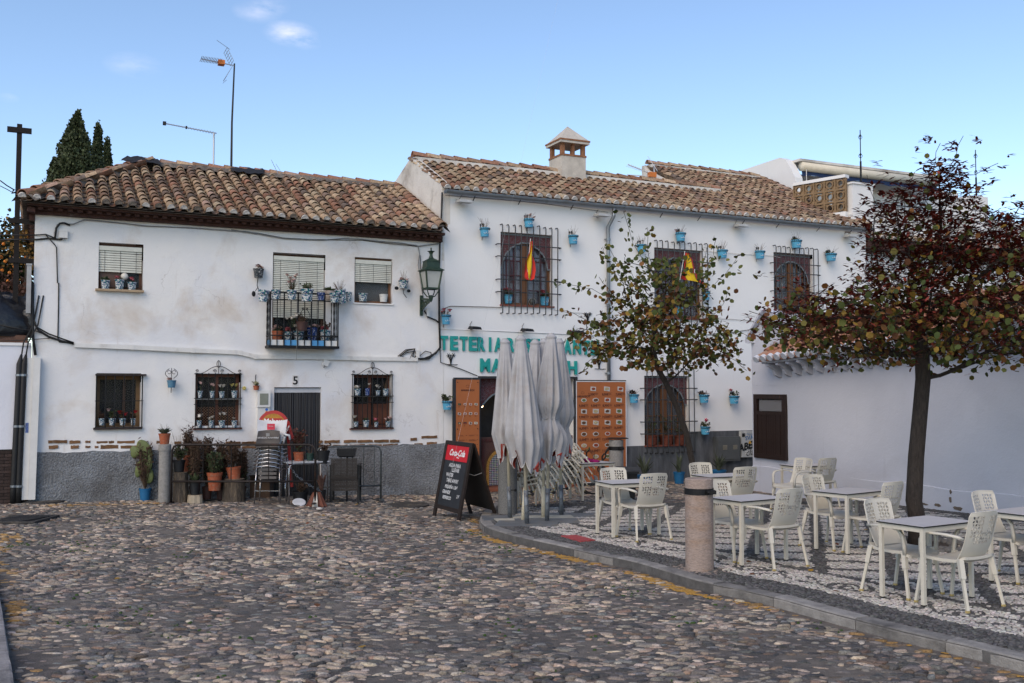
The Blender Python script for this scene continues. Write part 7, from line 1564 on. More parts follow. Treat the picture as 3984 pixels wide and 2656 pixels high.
o=thing('cloth','crumpled magenta cloth on the table by the bicycle','cloth',(cen.x-.07,cen.y,gz(*cen)+.738));MAG=mat('magenta_cloth',(.28,.01,.12),.9,nv=.3,nsc=20);crumple('cloth_body',.13,.08,.045,MAG,o,amp=.35);crumple('cloth_fold',.09,.05,.03,MAG,o,amp=.4,loc=(.14,-.02,0))
# stacks of chairs behind the parasols
for s_i,(px,py,n_,a_)in enumerate(((2090,1985,7,86),(2160,1962,7,84),(2225,1945,6,88))):
 b=gp((px,py),SW);
 for i in range(n_):
  tl=R(10+i*4.2);M=Matrix.Translation((b.x-.10+i*.060,b.y+.012*i,gz(b.x,b.y)+.04+i*.088))@Matrix.Rotation(R(-90+(s_i-1)*5),4,'Z')@Matrix.Rotation(tl,4,'X')
  pos=['lowest','second','third','fourth','fifth','sixth','seventh'][i];chair_tree('%s chair in the %s leaning stack behind the parasols'%(pos,['left','middle','right'][s_i]),(0,0,0),0,'stacked ivory chairs behind the parasols',M,logo=False)
  # ================================================================== PARASOLS
CAN=mat('grey_canvas',(.37,.365,.37),.9,nv=.2,nsc=3,tint=(.33,.28,.25),tsc=1.7,tth=(.55,.72),bump=.15,bsc=30);LIN=mat('red_lining',(.36,.05,.035),.9,nv=.35,nsc=18);POLE=mat('ivory_pole',(.50,.45,.33),.5,nv=.1,nsc=8);STL=mat('scuffed_steel',(.16,.18,.20),.55,.4,nv=.5,nsc=16,tint=(.05,.035,.03),tsc=8,tth=(.55,.62));PLATE=mat('base_plate',(.16,.17,.18),.5,.3,nv=.25,nsc=4,tint=(.22,.19,.15),tsc=3,tth=(.55,.7));PLI=mat('ivory_plate',(.42,.40,.33),.6,nv=.2)
def parasol(base_px,top_px,label,rmax=.25,hem=.95,tie=None,plate=(.42,.30,0),ppl=None,seed=0,steel=True,kb=24,dark=False,lean=None):
 rs=random.Random(seed);b=gp(c(kb,*base_px),SW);b.z=G(b.x,b.y)+SW;d=ray(*top_px);tY=b.y+(lean or 0);t_=tY/d.y;top=Vector((t_*d.x,tY,CAMH+t_*d.z));H_=top.z-b.z;ax=Vector((top.x-b.x,tY-b.y,H_));
 o=thing('folded_parasol',label,'parasol',b,0,'folded parasols by the kerb');P=lambda h:Vector((ax.x*h/H_,ax.y*h/H_,h))
 MB().box(-plate[0],plate[0],-plate[1],plate[1],.006,.018).build('base_plate',ppl or PLATE,o,rot=(0,0,plate[2]));MB().tube([(0,0,.018),P(.52)],.036,10).build('base_tube',(STL if steel else POLE),o,True);MB().tube([P(.5),P(H_-.1)],.026,10).build('pole',POLE,o,True)
 MB().bar(P(.46),P(.46)+Vector((.09,-.02,0)),.016).ball(P(.46)+Vector((.10,-.02,0)),.026,n=7,m=5).build('clamp_knob',BLACKI,o)
 nf=8;nth=96;nh=30;ph_=[rs.uniform(0,6.28)for _ in range(6)];hh=[rs.uniform(-.20,.10)for _ in range(nf*2)]
 V=[];V2=[]
 for i in range(nh+1):
  f=i/nh
  for k in range(nth):
   th_=2*math.pi*k/nth;s2=nf*th_/(2*math.pi);i0=int(s2*2)%(nf*2);fr2=s2*2-int(s2*2);hv=hh[i0]*(1-fr2)+hh[(i0+1)%(nf*2)]*fr2
   zb2=hem+hv+.15*(1-abs(math.sin(th_*nf/2+ph_[0])));z=H_-.07+(zb2-(H_-.07))*f;g=f
   r=.075+(rmax-.075)*(min(1,g*1.25)**.85)
   if g>.8:r*=1-.35*(g-.8)/.2
   if tie:q=(z-tie)/.16;r*=1-.48*math.exp(-q*q)
   amp=min(1,g*3)*(.30+.07*math.sin(ph_[3]+th_*2));r*=1+amp*(abs(math.sin(th_*nf/2+ph_[1]+.2*g))**.7-.6)+.10*min(1,g*3)*math.sin(th_*nf*1.5+ph_[2]+g*3)+.03*math.sin(th_*3+ph_[4]+g*2)
   c_=P(z);V.append((c_.x+r*math.cos(th_),c_.y+r*math.sin(th_),z));r2=r-.012;V2.append((c_.x+r2*math.cos(th_),c_.y+r2*math.sin(th_),z+.004))
 F=np.array([(i*nth+k,(i+1)*nth+k,(i+1)*nth+(k+1)%nth,i*nth+(k+1)%nth)for i in range(nh)for k in range(nth)])
 link('canopy',npmesh('canopy',np.array(V),F,CAN,True),o);n0=nth*(nh//2);F2=F[nth*(nh//2):,::-1]-n0;link('lining',npmesh('lining',np.array(V2)[n0:],F2,LIN,True),o)
 MB().tube([V[nh*nth+k]for k in range(nth)],.006,4,closed=True).build('hem',mat('pale_hem',(.55,.53,.52),.8),o)
 # turned-back corners of red lining
 for k in rs.sample(range(8),5):
  i_=int(k*nth/8);p0=Vector(V[nh*nth+i_]);q0=Vector(V[(nh-3)*nth+(i_+4)%nth]);r0_=Vector(V[nh*nth+(i_+8)%nth]);cen_=P(p0.z);outw=(p0-cen_);outw.z=0;outw=outw.normalized()*.018
  m=MB();m.add([p0+outw,r0_+outw,q0+outw*1.6,(p0+q0)/2+outw*2+Vector((0,0,-.02))],[(0,1,2),(0,2,3)]);m.build('turned_corner',LIN,o)
 tm=P(H_-.07);MB().lathe([(.085,-.02),(.088,.01),(.07,.03),(.05,.05),(.045,.07),(0,.075)],16,tm.x,tm.y,H_-.07,cap=False).build('top_cap',CAN,o,True)
 if tie:q=P(tie);MB().tube([(q.x+rmax*.50*math.cos(a),q.y+rmax*.50*math.sin(a),tie+.01*math.sin(a*3))for a in [2*math.pi*j/20 for j in range(20)]],.008,5,closed=True).build('tie_cord',CAN,o)
 return o
tp5=lambda x,y:c(35,x,y)
parasol((525,1240),tp5(232,100),'leftmost folded grey parasol in front of the mosaic panel',.225,1.02,None,(.45,.30,.1),seed=1,lean=.1)
parasol((785,1335),tp5(400,62),'wide folded grey parasol at the front left of the group',.265,.92,None,(.47,.32,-.12),seed=2,lean=.05)
parasol((725,1280),tp5(560,110),'leaning parasol with ivory base hidden in the middle of the group',.22,1.0,None,(.42,.26,.2),ppl=PLI,seed=3,steel=False,lean=.5)
parasol((1035,1240),tp5(650,100),'folded parasol half hidden behind the tied middle one',.225,.95,None,(.5,.28,.1),ppl=PLI,seed=4,steel=False,lean=.25)
parasol((1090,1290),tp5(728,42),'tallest folded grey parasol tied at its waist',.26,.98,1.62,(.50,.30,.05),seed=5,lean=.05)
parasol((1310,1205),tp5(812,100),'rightmost folded grey parasol tied low beside the chair stacks',.235,1.02,1.45,(.55,.30,-.05),seed=6,lean=.05)
# ================================================================== BOLLARDS AND PILLARS
STONE=mat('pink_stone',(.34,.265,.225),.9,nv=.35,nsc=26,bump=.5,bsc=60,stretch=(1,1,3),tint=(.30,.19,.12),tsc=2.2,tth=(.5,.72));CONC=mat('grey_concrete',(.26,.25,.235),.9,nv=.25,nsc=24,bump=.5,bsc=70,tint=(.20,.17,.13),tsc=2,tth=(.55,.75));GRANI=mat('speckled_granite',(.17,.17,.165),.8,nv=.6,nsc=90,bump=.3,bsc=120)
def bollard(p,r,h,label,m_,band=.84,extra=None):
 o=thing('bollard',label,'bollard',(p.x,p.y,p.z-.03));hb=h*band
 MB().lathe([(r,0),(r,hb-.035)],32,cap=False).lathe([(r,hb+.035),(r,h-.01),(r-.01,h),(0,h)],32,cap=False).lathe([(r-.006,hb-.05),(r-.006,hb+.05)],32,cap=False).build('shaft',m_,o,True)
 smooth_angle(o.children[0],40)
 if band<.99:
  MB().lathe([(r+.002,hb-.034),(r+.006,hb-.034),(r+.006,hb+.034),(r+.002,hb+.034)],32,cap=False).build('iron_band',BLACKI,o);MB().box(r*.35,r*1.0,-r-.035,-r*.55,hb-.02,hb+.02).ball((r*.45,-r-.03,hb),.02,n=6,m=4).ball((r*.8,-r-.02,hb),.02,n=6,m=4).build('band_clasp',BLACKI,o)
 return o
bollard(gp((2722,2214),SW),.157,1.045,'pale pinkish stone bollard with black band at the kerb',STONE,.865)
bp=gp(c(24,490,1168),SW);bollard(bp,.165,1.25,'speckled granite bollard behind the leftmost parasol',GRANI,.999)
p=gp((2398,1905),.0);bo=bollard(p,.165,.93,'grey bollard with flat iron lid in front of the wide menu board',CONC,.84);tpz=.0
zt_=CAMH-(1705-1512.6)/FPX*p.y-p.z;bo.children[0].scale=(1,1,1);
for ch_ in bo.children:ch_.scale=(1,1,zt_/.93)
MB().box(-.18,.26,-.17,.17,zt_+.03,zt_+.05).build('iron_lid',BLACKI,bo)
def chain(name,label,pts,parent=None,r=.020,n=None,th=.006,m_=GALV,sag=0):
 pts=[Vector(q)for q in pts];segs=[(a,b)for a,b in zip(pts[:-1],pts[1:])];L_=sum((b-a).length for a,b in segs);o=thing(name,label,'chain',pts[0]);k=0
 lk_=MB().tube([(r*1.6*math.cos(t),r*.8*math.sin(t),0)for t in [2*math.pi*i/10 for i in range(10)]],th,4,closed=True).mesh('link',m_)
 for a,b in segs:
  d=b-a;nn=max(1,int(d.length/(r*2.3)))
  for i in range(nn):
   p_=a+d*((i+.5)/nn)-pts[0];q_=d.to_track_quat('X','Z').to_matrix().to_4x4()@Matrix.Rotation(math.pi/2*(k%2),4,'X');l=link('link',lk_,o);l.matrix_local=Matrix.Translation(p_)@q_;k+=1
 return o
chain('iron_chain','thick black chain hanging from the iron-lidded bollard to the bicycle',[p+Vector((-.17,-.05,zt_*.84)),p+Vector((-.26,-.05,zt_*.70)),p+Vector((-.36,-.05,zt_*.50)),p+Vector((-.42,.0,zt_*.34))],r=.045,th=.018,m_=CABLE)
# ================================================================== MENU EASEL
eL,eR,eB=gp((1688,2008)),gp((1784,2027)),gp((1885,2012));wv=Vector((eR.x-eL.x,eR.y-eL.y,0));ew=wv.length;ea=math.atan2(wv.y,wv.x);bk2=Vector((-wv.y,wv.x,0)).normalized()
es=thing('menu_easel','black chalkboard easel with red soft drink header on the cobbles','chalkboard',(eL.x,eL.y,eL.z),ea);EWD=mat('easel_wood',(.018,.012,.010),.6,nv=.4,nsc=8);dpt=max(.4,(eB.xy-eR.xy).length*.55);EH=1.36;ln_=.26
def esl(u,v,off=0):return Vector((u*ew,ln_*v+off,EH*v))
def panel(m,u0,u1,v0,v1,t0,t1,mi=0):m.add([esl(u0,v0,t0),esl(u1,v0,t0),esl(u1,v1,t0),esl(u0,v1,t0),esl(u0,v0,t1),esl(u1,v0,t1),esl(u1,v1,t1),esl(u0,v1,t1)],[(0,3,2,1),(4,5,6,7),(0,1,5,4),(1,2,6,5),(2,3,7,6),(3,0,4,7)],mi)
m=MB();panel(m,-.03,.06,0,1,-.018,.018);panel(m,.94,1.03,0,1,-.018,.018);panel(m,.06,.94,.95,1,-.018,.018);panel(m,.06,.94,.12,.17,-.018,.018);m.build('front_frame',EWD,es)
m=MB();panel(m,.06,.94,.17,.745,-.006,.006);m.build('slate',mat('slate_board',(.022,.026,.032),.55,nv=.3,nsc=5),es);m=MB();panel(m,.06,.94,.75,.945,-.008,.006);m.build('red_header',mat('header_red',(.50,.012,.025),.45,nv=.05),es)
tilt_e=math.atan2(ln_,EH)
def etext(txt,u,v,size,m_,**k):p_=esl(u,v,-.0115);me=text_mesh(txt,size,**k);me.materials.clear();me.materials.append(m_);return link('writing',me,es,p_,(R(90)-tilt_e,0,0))
CHK=mat('chalk',(.55,.56,.57),.9,nv=.4,nsc=60);WHT=mat('header_white',(.75,.74,.74),.5)
etext('Coca-Cola',.5,.85,.155,WHT,shear=.35,bold=.005)
o=etext('~',.55,.80,.2,WHT,shear=.2)
for txt,u,v,s_ in (('AGUA PARA',.50,.690,.072),('LLEVAR',.56,.632,.072),('WATER',.36,.565,.072),('TAKE AWAY',.50,.495,.072),('PEQUEÑA 1.50€',.50,.415,.060),('GRANDE',.34,.345,.066),('2.€',.82,.315,.060),('REFRESCO',.40,.275,.062)):etext(txt,u,v,s_*1.28,CHK,bold=.003,shear=.12)
m=MB()
bkz=lambda u,v:Vector((u*ew,2*ln_+dpt*.25-(ln_+dpt*.25)*v,EH*.98*v))if False else Vector((u*ew,ln_+(dpt)*(1-v),EH*v))
for u0,u1 in ((-.03,.05),(.95,1.03)):a,b,c2,d2=bkz(u0,0),bkz(u1,0),bkz(u1,.99),bkz(u0,.99);f=Vector((0,.035,0));m.add([a,b,c2,d2,a+f,b+f,c2+f,d2+f],[(0,3,2,1),(4,5,6,7),(0,1,5,4),(1,2,6,5),(2,3,7,6),(3,0,4,7)])
m.build('rear_frame',EWD,es);m=MB();a,b,c2,d2=bkz(.05,.14),bkz(.95,.14),bkz(.95,.96),bkz(.05,.96);f=Vector((0,.015,0));m.add([a,b,c2,d2,a+f,b+f,c2+f,d2+f],[(0,3,2,1),(4,5,6,7),(0,1,5,4),(1,2,6,5),(2,3,7,6),(3,0,4,7)]);m.build('rear_board',mat('rear_black',(.012,.012,.013),.6),es)
MB().tube([esl(1.0,.62),(bkz(1.0,.62)+esl(1.0,.62))/2+Vector((0,0,-.04)),bkz(1.0,.62)],.005,4).build('stay_cord',CABLEG,es)
# ================================================================== BICYCLE
wc=gp((2311,1925));bi=thing('bicycle','silver and yellow mountain bicycle parked before the wide menu board','bicycle',(wc.x,wc.y,wc.z),R(172));RB_=mat('rubber',(.012,.012,.012),.8,bump=.5,bsc=60);SIL=mat('silver_frame',(.45,.46,.48),.3,.6);YF=mat('yellow_frame',(.55,.38,.02),.4);ORF=mat('orange_fork',(.5,.09,.02),.4);wr=.34
def wheel(x):
 w_=empty('wheel',(x,0,wr));w_.parent=bi;MB().tube([(wr*math.cos(t),0,wr*math.sin(t))for t in [2*math.pi*i/36 for i in range(36)]],.026,8,closed=True).build('tyre',RB_,w_,True);MB().tube([((wr-.035)*math.cos(t),0,(wr-.035)*math.sin(t))for t in [2*math.pi*i/36 for i in range(36)]],.012,6,closed=True).build('rim',BLACKI,w_,True)
 m=MB()
 for i in range(18):t=2*math.pi*i/18;m.bar((.02*math.cos(t+1),.02*(-1)**i,.02*math.sin(t+1)),((wr-.04)*math.cos(t),0,(wr-.04)*math.sin(t)),.003)
 m.lathe([(.02,-.04),(.02,.04)],8);m.build('spokes',GALV,w_);MB().lathe([(.09,-.002),(.09,.002),(.07,.002)],16).build('brake_disc',GALV,w_,rot=(R(90),0,0))
wheel(0);wheel(1.08)
m=MB();HT=Vector((.16,0,.80));HB=Vector((.12,0,.66));BBk=Vector((.64,0,.30));ST=Vector((.80,0,.78));RA=Vector((1.08,0,wr))
MB().tube([HB,BBk],.030,8).tube([HT,ST],.022,8).tube([HT+Vector((0,0,.03)),HB],.028,8).build('frame',SIL,bi,True);MB().tube([BBk,ST+Vector((.02,0,.08))],.02,8).tube([HT+Vector((.03,0,-.005)),HT.lerp(ST,.45)],.026,8).build('frame_tubes',YF,bi,True);MB().tube([BBk,RA+Vector((0,.05,0))],.014,6).tube([BBk,RA-Vector((0,.05,0))],.014,6).tube([ST,RA+Vector((0,.05,0))],.012,6).tube([ST,RA-Vector((0,.05,0))],.012,6).build('stays',SIL,bi)
MB().tube([HB+Vector((0,.05,0)),(0,.05,wr)],.018,7).tube([HB-Vector((0,.05,0)),(0,-.05,wr)],.018,7).tube([HB+Vector((0,-.06,.0)),HB+Vector((0,.06,0))],.02,6).build('fork',ORF,bi)
MB().tube([HT,HT+Vector((.0,0,.12)),HT+Vector((-.06,0,.16))],.018,7).tube([HT+Vector((-.04,-.36,.20)),HT+Vector((-.06,-.12,.17)),HT+Vector((-.06,.12,.17)),HT+Vector((-.04,.36,.20))],.014,7).build('handlebar',BLACKI,bi);MB().tube([HT+Vector((-.04,-.37,.20)),HT+Vector((-.045,-.25,.187))],.02,7).tube([HT+Vector((-.04,.37,.20)),HT+Vector((-.045,.25,.187))],.02,7).build('grips',mat('olive_grip',(.10,.10,.02),.7),bi)
for i in range(4):MB().tube([HT+Vector((-.06,-.2+.12*i,.17)),HT+Vector((-.18,-.12+.07*i,.10-.03*i)),HT+Vector((-.10,0,-.10-.04*i)),HT.lerp(HB,.7)],.004,4).build('brake_cable',CABLE,bi)
MB().box(.70,.95,-.06,.06,.90,.94).build('saddle',BLACKI,bi);MB().tube([ST,ST+Vector((.02,0,.15))],.014,6).build('seat_post',BLACKI,bi);MB().lathe([(.09,-.01),(.09,.01)],14).build('chainring',BLACKI,bi,loc=BBk,rot=(R(90),0,0));MB().bar(BBk+Vector((0,-.06,0)),BBk+Vector((.1,-.08,-.14)),.02).bar(BBk+Vector((0,.06,0)),BBk+Vector((-.1,.08,.14)),.02).build('crank',BLACKI,bi)
# bin, aloe planters, window planters
p=gp((2440,1950));o=thing('waste_bin','small black plastic bin with folded lid behind the leftmost set table','bin',(p.x,p.y,p.z));MB().add([(-.13,-.13,0),(.13,-.13,0),(.13,.13,0),(-.13,.13,0),(-.19,-.19,.58),(.19,-.19,.58),(.19,.19,.58),(-.19,.19,.58)],[(0,3,2,1),(4,5,6,7),(0,1,5,4),(1,2,6,5),(2,3,7,6),(3,0,4,7)]).build('body',BLKP,o);MB().box(-.24,.22,-.22,.22,.58,.62).add([(-.24,-.2,.62),(.26,-.24,.63),(.30,.2,.68),(-.2,.22,.70)],[(0,1,2,3),(3,2,1,0)]).build('lid',BLKP,o)
def planter(x,yr,yb,wpx,label,pl_,m_=BLUED,k=8,out_=.7,cat='planter'):
 d_=ray(*c(k,x,yr));ff=out_;t_=(ff+P0[0]*NV[0]+P0[1]*NV[1])/(d_.x*NV[0]+d_.y*NV[1]);px_,py_=t_*d_.x,t_*d_.y;g=G(px_,py_);zr_=CAMH+t_*d_.z;W_=wpx/CR[k][2]*py_/FPX;H_=zr_-g
 o=thing('planter',label,cat,(px_,py_,g));q_=link('pot',potmesh('p',m_),o);q_.scale=(W_/.98,W_/.98,H_)
 for a_ in pl_:plant(o,a_[0],H_*.88,W_*.5,a_[1],*(a_[2:]))
 return o
planter(690,1003,1080,142,'blue planter of spiky aloe below the lower barred window',[('aloe',.62,20)]);planter(990,975,1070,104,'tall blue planter of aloe at the foot of the small tree',[('aloe',.55,12)]);planter(1335,958,1060,136,'blue planter of aloe below the grey electric cabinet',[('aloe',.5,16)])
for x,lb_ in ((745,'left carved terracotta planter inside the lower barred window'),(880,'middle carved terracotta planter inside the lower barred window'),(990,'right carved terracotta planter inside the lower barred window')):pot_at(8,x,655,738,112,-.06,lb_,mat('shaded_terracotta',(.15,.04,.022),.6,nv=.5,nsc=6),[('leafy',.55,50),('twigs',.7,8)],group='terracotta planters in the lower window')  # clay colour darkened to paint in the shade of the window recess
# ================================================================== CLUTTER IN FRONT OF THE OLD HOUSE
def gpt(x,y,k=31):return gp(c(k,x,y))
def hgt(x,ytop,p,k=31):q=c(k,x,ytop);d_=ray(*q);t_=p.y/d_.y;return CAMH+t_*d_.z-p.z
def wid(px,p,k=31):return px/CR[k][2]*p.y/FPX
def stand(x,yb,yt,wpx,name,label,cat,k=31,group=None,dy=0):p=gpt(x,yb,k);o=thing(name,label,cat,p,0,group);return o,hgt(x,yt,p,k),wid(wpx,p,k),p
o,H_,W_,p=stand(62,1225,440,150,'bollard','grey concrete bollard with terracotta pot on top by the old house','bollard');MB().lathe([(W_/2,-.03),(W_/2,H_*.88)],28,cap=False).lathe([(W_/2+.012,H_*.89),(W_/2+.012,H_-.008),(W_/2,H_),(0,H_)],28,cap=False).lathe([(W_/2-.004,H_*.87),(W_/2-.004,H_*.9)],28,cap=False).build('shaft',CONC,o);smooth_angle(o.children[0],35);BP_=p.copy();BH_=H_
def potg(x,yt,yb,wpx,label,m_,pl_,base=None,k=31,cat='flower pot',tilt=0,dist=None,zlift=None):
 """pot standing at a known distance (dist = y) and height"""
 q=c(k,x,yb);d_=ray(*q)
 if dist is None:p_=gp(q)
 else:t_=dist/d_.y;p_=Vector((t_*d_.x,dist,CAMH+t_*d_.z))
 H_=hgt(x,yt,p_,k);W_=wid(wpx,p_,k);o=thing('flower_pot',label,cat,p_);o.rotation_euler=(0,tilt,0);q_=link('pot',potmesh('p',m_),o);q_.scale=(W_/.98,W_/.98,H_)
 for a_ in pl_:plant(o,a_[0],H_*.88,W_*.5,a_[1],*(a_[2:]))
 return o
potg(68,296,438,158,'terracotta pot of dark succulent on the concrete bollard',TERR,[('aloe',.16,26,GRN2),('twigs',.22,8)],dist=BP_.y)
DG=gpt(1300,1240).y
DB_=DG+.10
def log(x,yb,yt,wpx,label,pale=False,dist=None):
 q=gpt(x,yb);H_=hgt(x,yt,q);W_=wid(wpx,q);o=thing('log_stump',label,'log',q);r=W_/2;BK=mat('weathered_bark',(.085,.068,.052),.95,nv=.5,nsc=8,bump=1.5,bsc=14,stretch=(6,6,1),tint=(.17,.13,.09),tsc=2);CT=mat('cut_wood',(.20,.15,.10),.9,nv=.4,nsc=14)
 m=MB();n=18;rows_=[(1.05,-.03),(1.02,H_*.3),(.97,H_*.7),(.93,H_)];jj=[1+random.uniform(-.07,.07)for _ in range(n)]
 for rr,z in rows_:m.v+=[(rr*r*jj[k]*math.cos(2*math.pi*k/n),rr*r*jj[k]*math.sin(2*math.pi*k/n),z)for k in range(n)];m.c+=[(1,1,1)]*n
 for i in range(3):m.f+=[(i*n+k,i*n+(k+1)%n,(i+1)*n+(k+1)%n,(i+1)*n+k)for k in range(n)];m.m+=[0]*n
 m.f.append(tuple(3*n+k for k in range(n)));m.m.append(1);m.build('trunk_section',[mat('pale_split_wood',(.36,.30,.22),.9,nv=.3,nsc=6)if pale else BK,CT],o,False);return o,q,H_
l1,q1,H1=log(283,1220,818,195,'tall grey log stump beside the concrete bollard');l2,q2,H2=log(1000,1212,905,290,'wide weathered log stump left of the metal chair stack');log(482,1228,1120,200,'low pale wooden stump beside the tall log',True)
SHR=[]
potg(265,655,812,165,'black plastic pot of bare branches on the tall log',BLKP,[('twigs',.55,14),('leafy',.3,160)],dist=q1.y);potg(385,592,830,135,'orange pot with a white stick behind the tall log',TERR,[('shrub',.6,320,DRYB)],dist=q1.y+.35)
potg(1010,745,915,205,'tilted orange pot of brown shrub on the wide stump',TERR,[('shrub',.52,480,DRYB)],dist=q2.y,tilt=-.10)
potg(742,822,1062,205,'orange pot of feathery green fern between the stumps',TERR,[('leafy',.42,800)],dist=DG+.05)
potg(480,940,1130,150,'black pot of tangled dry plant on the low pale stump',BLKP,[('shrub',.78,520,DRYB),('aloe',.25,12,GRN)],dist=gpt(480,1228).y)
for x,lb_,hh_ in ((470,'tall brown shrub at the left behind the railing',.75),(640,'tall brown shrub with grey spikes behind the railing',.8),(830,'brown shrub with round dark rosette behind the railing',.72),(1100,'thin brown shrub beside the metal chair stack',.55)):
 potg(x,1010,1180,140,lb_,BRNP,[('shrub',hh_+.18,1100,DRYB),('twigs',hh_+.2,14),('leafy',.6,260,DRYB),('shrub',hh_-.1,400,GRN)],dist=18.7+.477*(gpt(x,1180).x+9)-.42,cat='potted shrub')
PST=MB().box(-.16,.16,-.02,.02,0,.02)
o=thing('prickly_pear','prickly pear cactus in a blue pot left of the concrete bollard','cactus',gp(c(2,985,1475))+Vector((0,-.02,0)));q_=link('pot',potmesh('p',BLUED),o);q_.scale=(.24,.24,.24)
PAD=mat('cactus_pad',(.12,.15,.05),.6,nv=.25,nsc=9,bump=.3,bsc=60)
for (x,z,rx,rz,ay)in ((-.30,.95,.20,.13,.15),(-.02,.98,.13,.22,-.5),(.04,.72,.11,.19,.1),(.06,.50,.10,.17,-.15),(-.12,.62,.1,.2,.5)):
 m=MB().ball((0,0,0),1,n=14,m=9,sc=(rx,.035,rz));m.build('pad',PAD,o,True,loc=(x,random.uniform(-.04,.04),z),rot=(0,ay,random.uniform(-.3,.3)))
plant(o,'shrub',.2,.2,1.0,460,DRYB)
# tubular railings
RST=mat('rusty_rail',(.022,.016,.014),.6,.3,nv=.5,nsc=9,tint=(.09,.035,.02),tsc=3,tth=(.6,.75))
def railing(k,x0,x1,ytop,ylow,yb,label,m_,bars,lower_to=None,feet=(True,True),r=.022,dist=None,bendl=True,bendr=True):
 p0,p1=gpt(x0,yb,k),gpt(x1,yb,k);
 if dist:p0=Vector((p0.x*dist/p0.y,dist,G(p0.x,dist)));p1=Vector((p1.x*dist/p1.y,dist,G(p1.x,dist)))
 o=thing('railing',label,'railing',p0,math.atan2(p1.y-p0.y,p1.x-p0.x));L_=(p1.xy-p0.xy).length;ht=hgt((x0+x1)/2,ytop,(p0+p1)/2,k);hl=hgt((x0+x1)/2,ylow,(p0+p1)/2,k);b_=.12
 MB().tube([(0,0,0 if feet[0]else hl),(0,0,ht-b_),(b_*.3,0,ht-b_*.3),(b_,0,ht),(L_-b_,0,ht),(L_-b_*.3,0,ht-b_*.3),(L_,0,ht-b_),(L_,0,0 if feet[1]else hl)],r,8).build('hoop',m_,o,True);MB().tube([(0,0,hl),(L_,0,hl)],r*.9,8).build('lower_rail',m_,o,True)
 vb_=MB().tube([(0,0,hl),(0,0,ht)],r*.45,6).mesh('bar',m_)
 for bx in bars:link('bar',vb_,o,(L_*(bx-x0)/(x1-x0),0,0))
 for i,x in enumerate((0,L_)):
  if feet[i]:MB().box(x-.03,x+.03,-.22,.22,0,.02).build('foot_plate',m_,o)
 return o
railing(31,158,2095,470,965,1225,'long low rusty black railing in front of the plants',RST,(580,960,1465,1620,1780,1940),dist=DG-.25)
railing(4,742,1302,875,1225,1350,'short grey tubular barrier at the right of the clutter',mat('dull_galv',(.10,.115,.12),.5,.5,nv=.4,nsc=9,tint=(.04,.04,.04),tsc=4),(950,1050,1148,1243),r=.02)
# metal chairs in a stack
ALC=mat('polished_alu',(.50,.50,.52),.22,.9,nv=.1);SLT=mat('grey_slat',(.11,.10,.095),.6);WPL=mat('white_plastic',(.52,.53,.55),.4)
sp_=gpt(1450,1245);cw_=wid(330,sp_)
for i in range(7):
 o=thing('metal_chair','%s aluminium chair in the chained stack by the door'%['lowest','second','third','fourth','fifth','sixth','seventh'][i],'chair',sp_+Vector((.0,.03*i,.075*i)),0,'stacked aluminium chairs');w_=cw_/2
 for s_ in (-1,1):
  MB().tube([(s_*w_*1.05,0,0),(s_*w_*.98,.02,.42),(s_*w_*.93,.04,.66)],.0135,8).build('leg',ALC,o,True);MB().tube([(s_*w_*1.12,.46,0),(s_*w_,.42,.45)],.0135,8).build('leg',ALC,o,True)
 MB().tube([(-w_*.93,.42,.64),(-w_*1.25,.25,.66),(-w_*1.15,.02,.665),(-w_*.6,-.05,.72),(0,-.07,.74),(w_*.6,-.05,.72),(w_*1.15,.02,.665),(w_*1.25,.25,.66),(w_*.93,.42,.64)],.014,8).build('arm_hoop',ALC,o,True)
 for z in (.48,.56,.64):MB().box(-w_*.72,w_*.72,.0,.012,z,z+.05).build('back_slat',SLT,o)
 for y in (.08,.16,.24,.32,.40):MB().box(-w_*.85,w_*.85,y-.03,y+.03,.43,.437).build('seat_slat',SLT,o)
 if i==0:MB().tube([(-w_,0,.25),(w_,0,.25)],.010,6).build('stretcher',ALC,o)
zt_=.075*7
o=thing('plastic_chair','dark brown plastic chair back on top of the aluminium stack','chair',sp_+Vector((.0,.02,0)),0);m=MB();n=10
def shell(m,w_,z0,z1,y0,top=.0,wing=0,mi=0,lean=.12):
 g=[]
 for j in range(9):
  v=j/8
  for i in range(n+1):u=i/n*2-1;g.append((u*w_*(1-.12*v)*(1+wing*v),y0+.05*(1-u*u)+lean*v,z0+(z1-z0)*v-top*(1-u*u)*v+(.0 if top else.02*(1-u*u)*v)))
 k_=n+1;f=[(j*k_+i,j*k_+i+1,(j+1)*k_+i+1,(j+1)*k_+i)for j in range(8)for i in range(n)];m.add(g,f,mi);m.add([(x,y+.012,z)for x,y,z in g],[q[::-1]for q in f],mi)
shell(m,w_*1.0,hgt(1480,480,sp_),hgt(1480,268,sp_),-.06);m.build('backrest',mat('dark_brown_plastic',(.045,.038,.035),.5),o,True);text('logo','CERVEZAS ALHAMBRA',.042,WPL,o,(0,-.028,hgt(1480,355,sp_)),(R(90)-.2,0,0));MB().box(-.035,.035,-.03,-.026,hgt(1480,335,sp_),hgt(1480,335,sp_)+.06).build('emblem',CABLEG,o)
MB().box(-w_,w_,-.0,.42,hgt(1480,500,sp_),hgt(1480,490,sp_)).build('seat',MATS['dark_brown_plastic'],o)
o=thing('plastic_chair','white plastic chair with red label crowning the stack','chair',sp_+Vector((.03,.10,0)),0);m=MB();shell(m,w_*1.1,hgt(1500,400,sp_),hgt(1500,112,sp_),.0,top=.035,wing=.28);m.build('backrest',WPL,o,True)
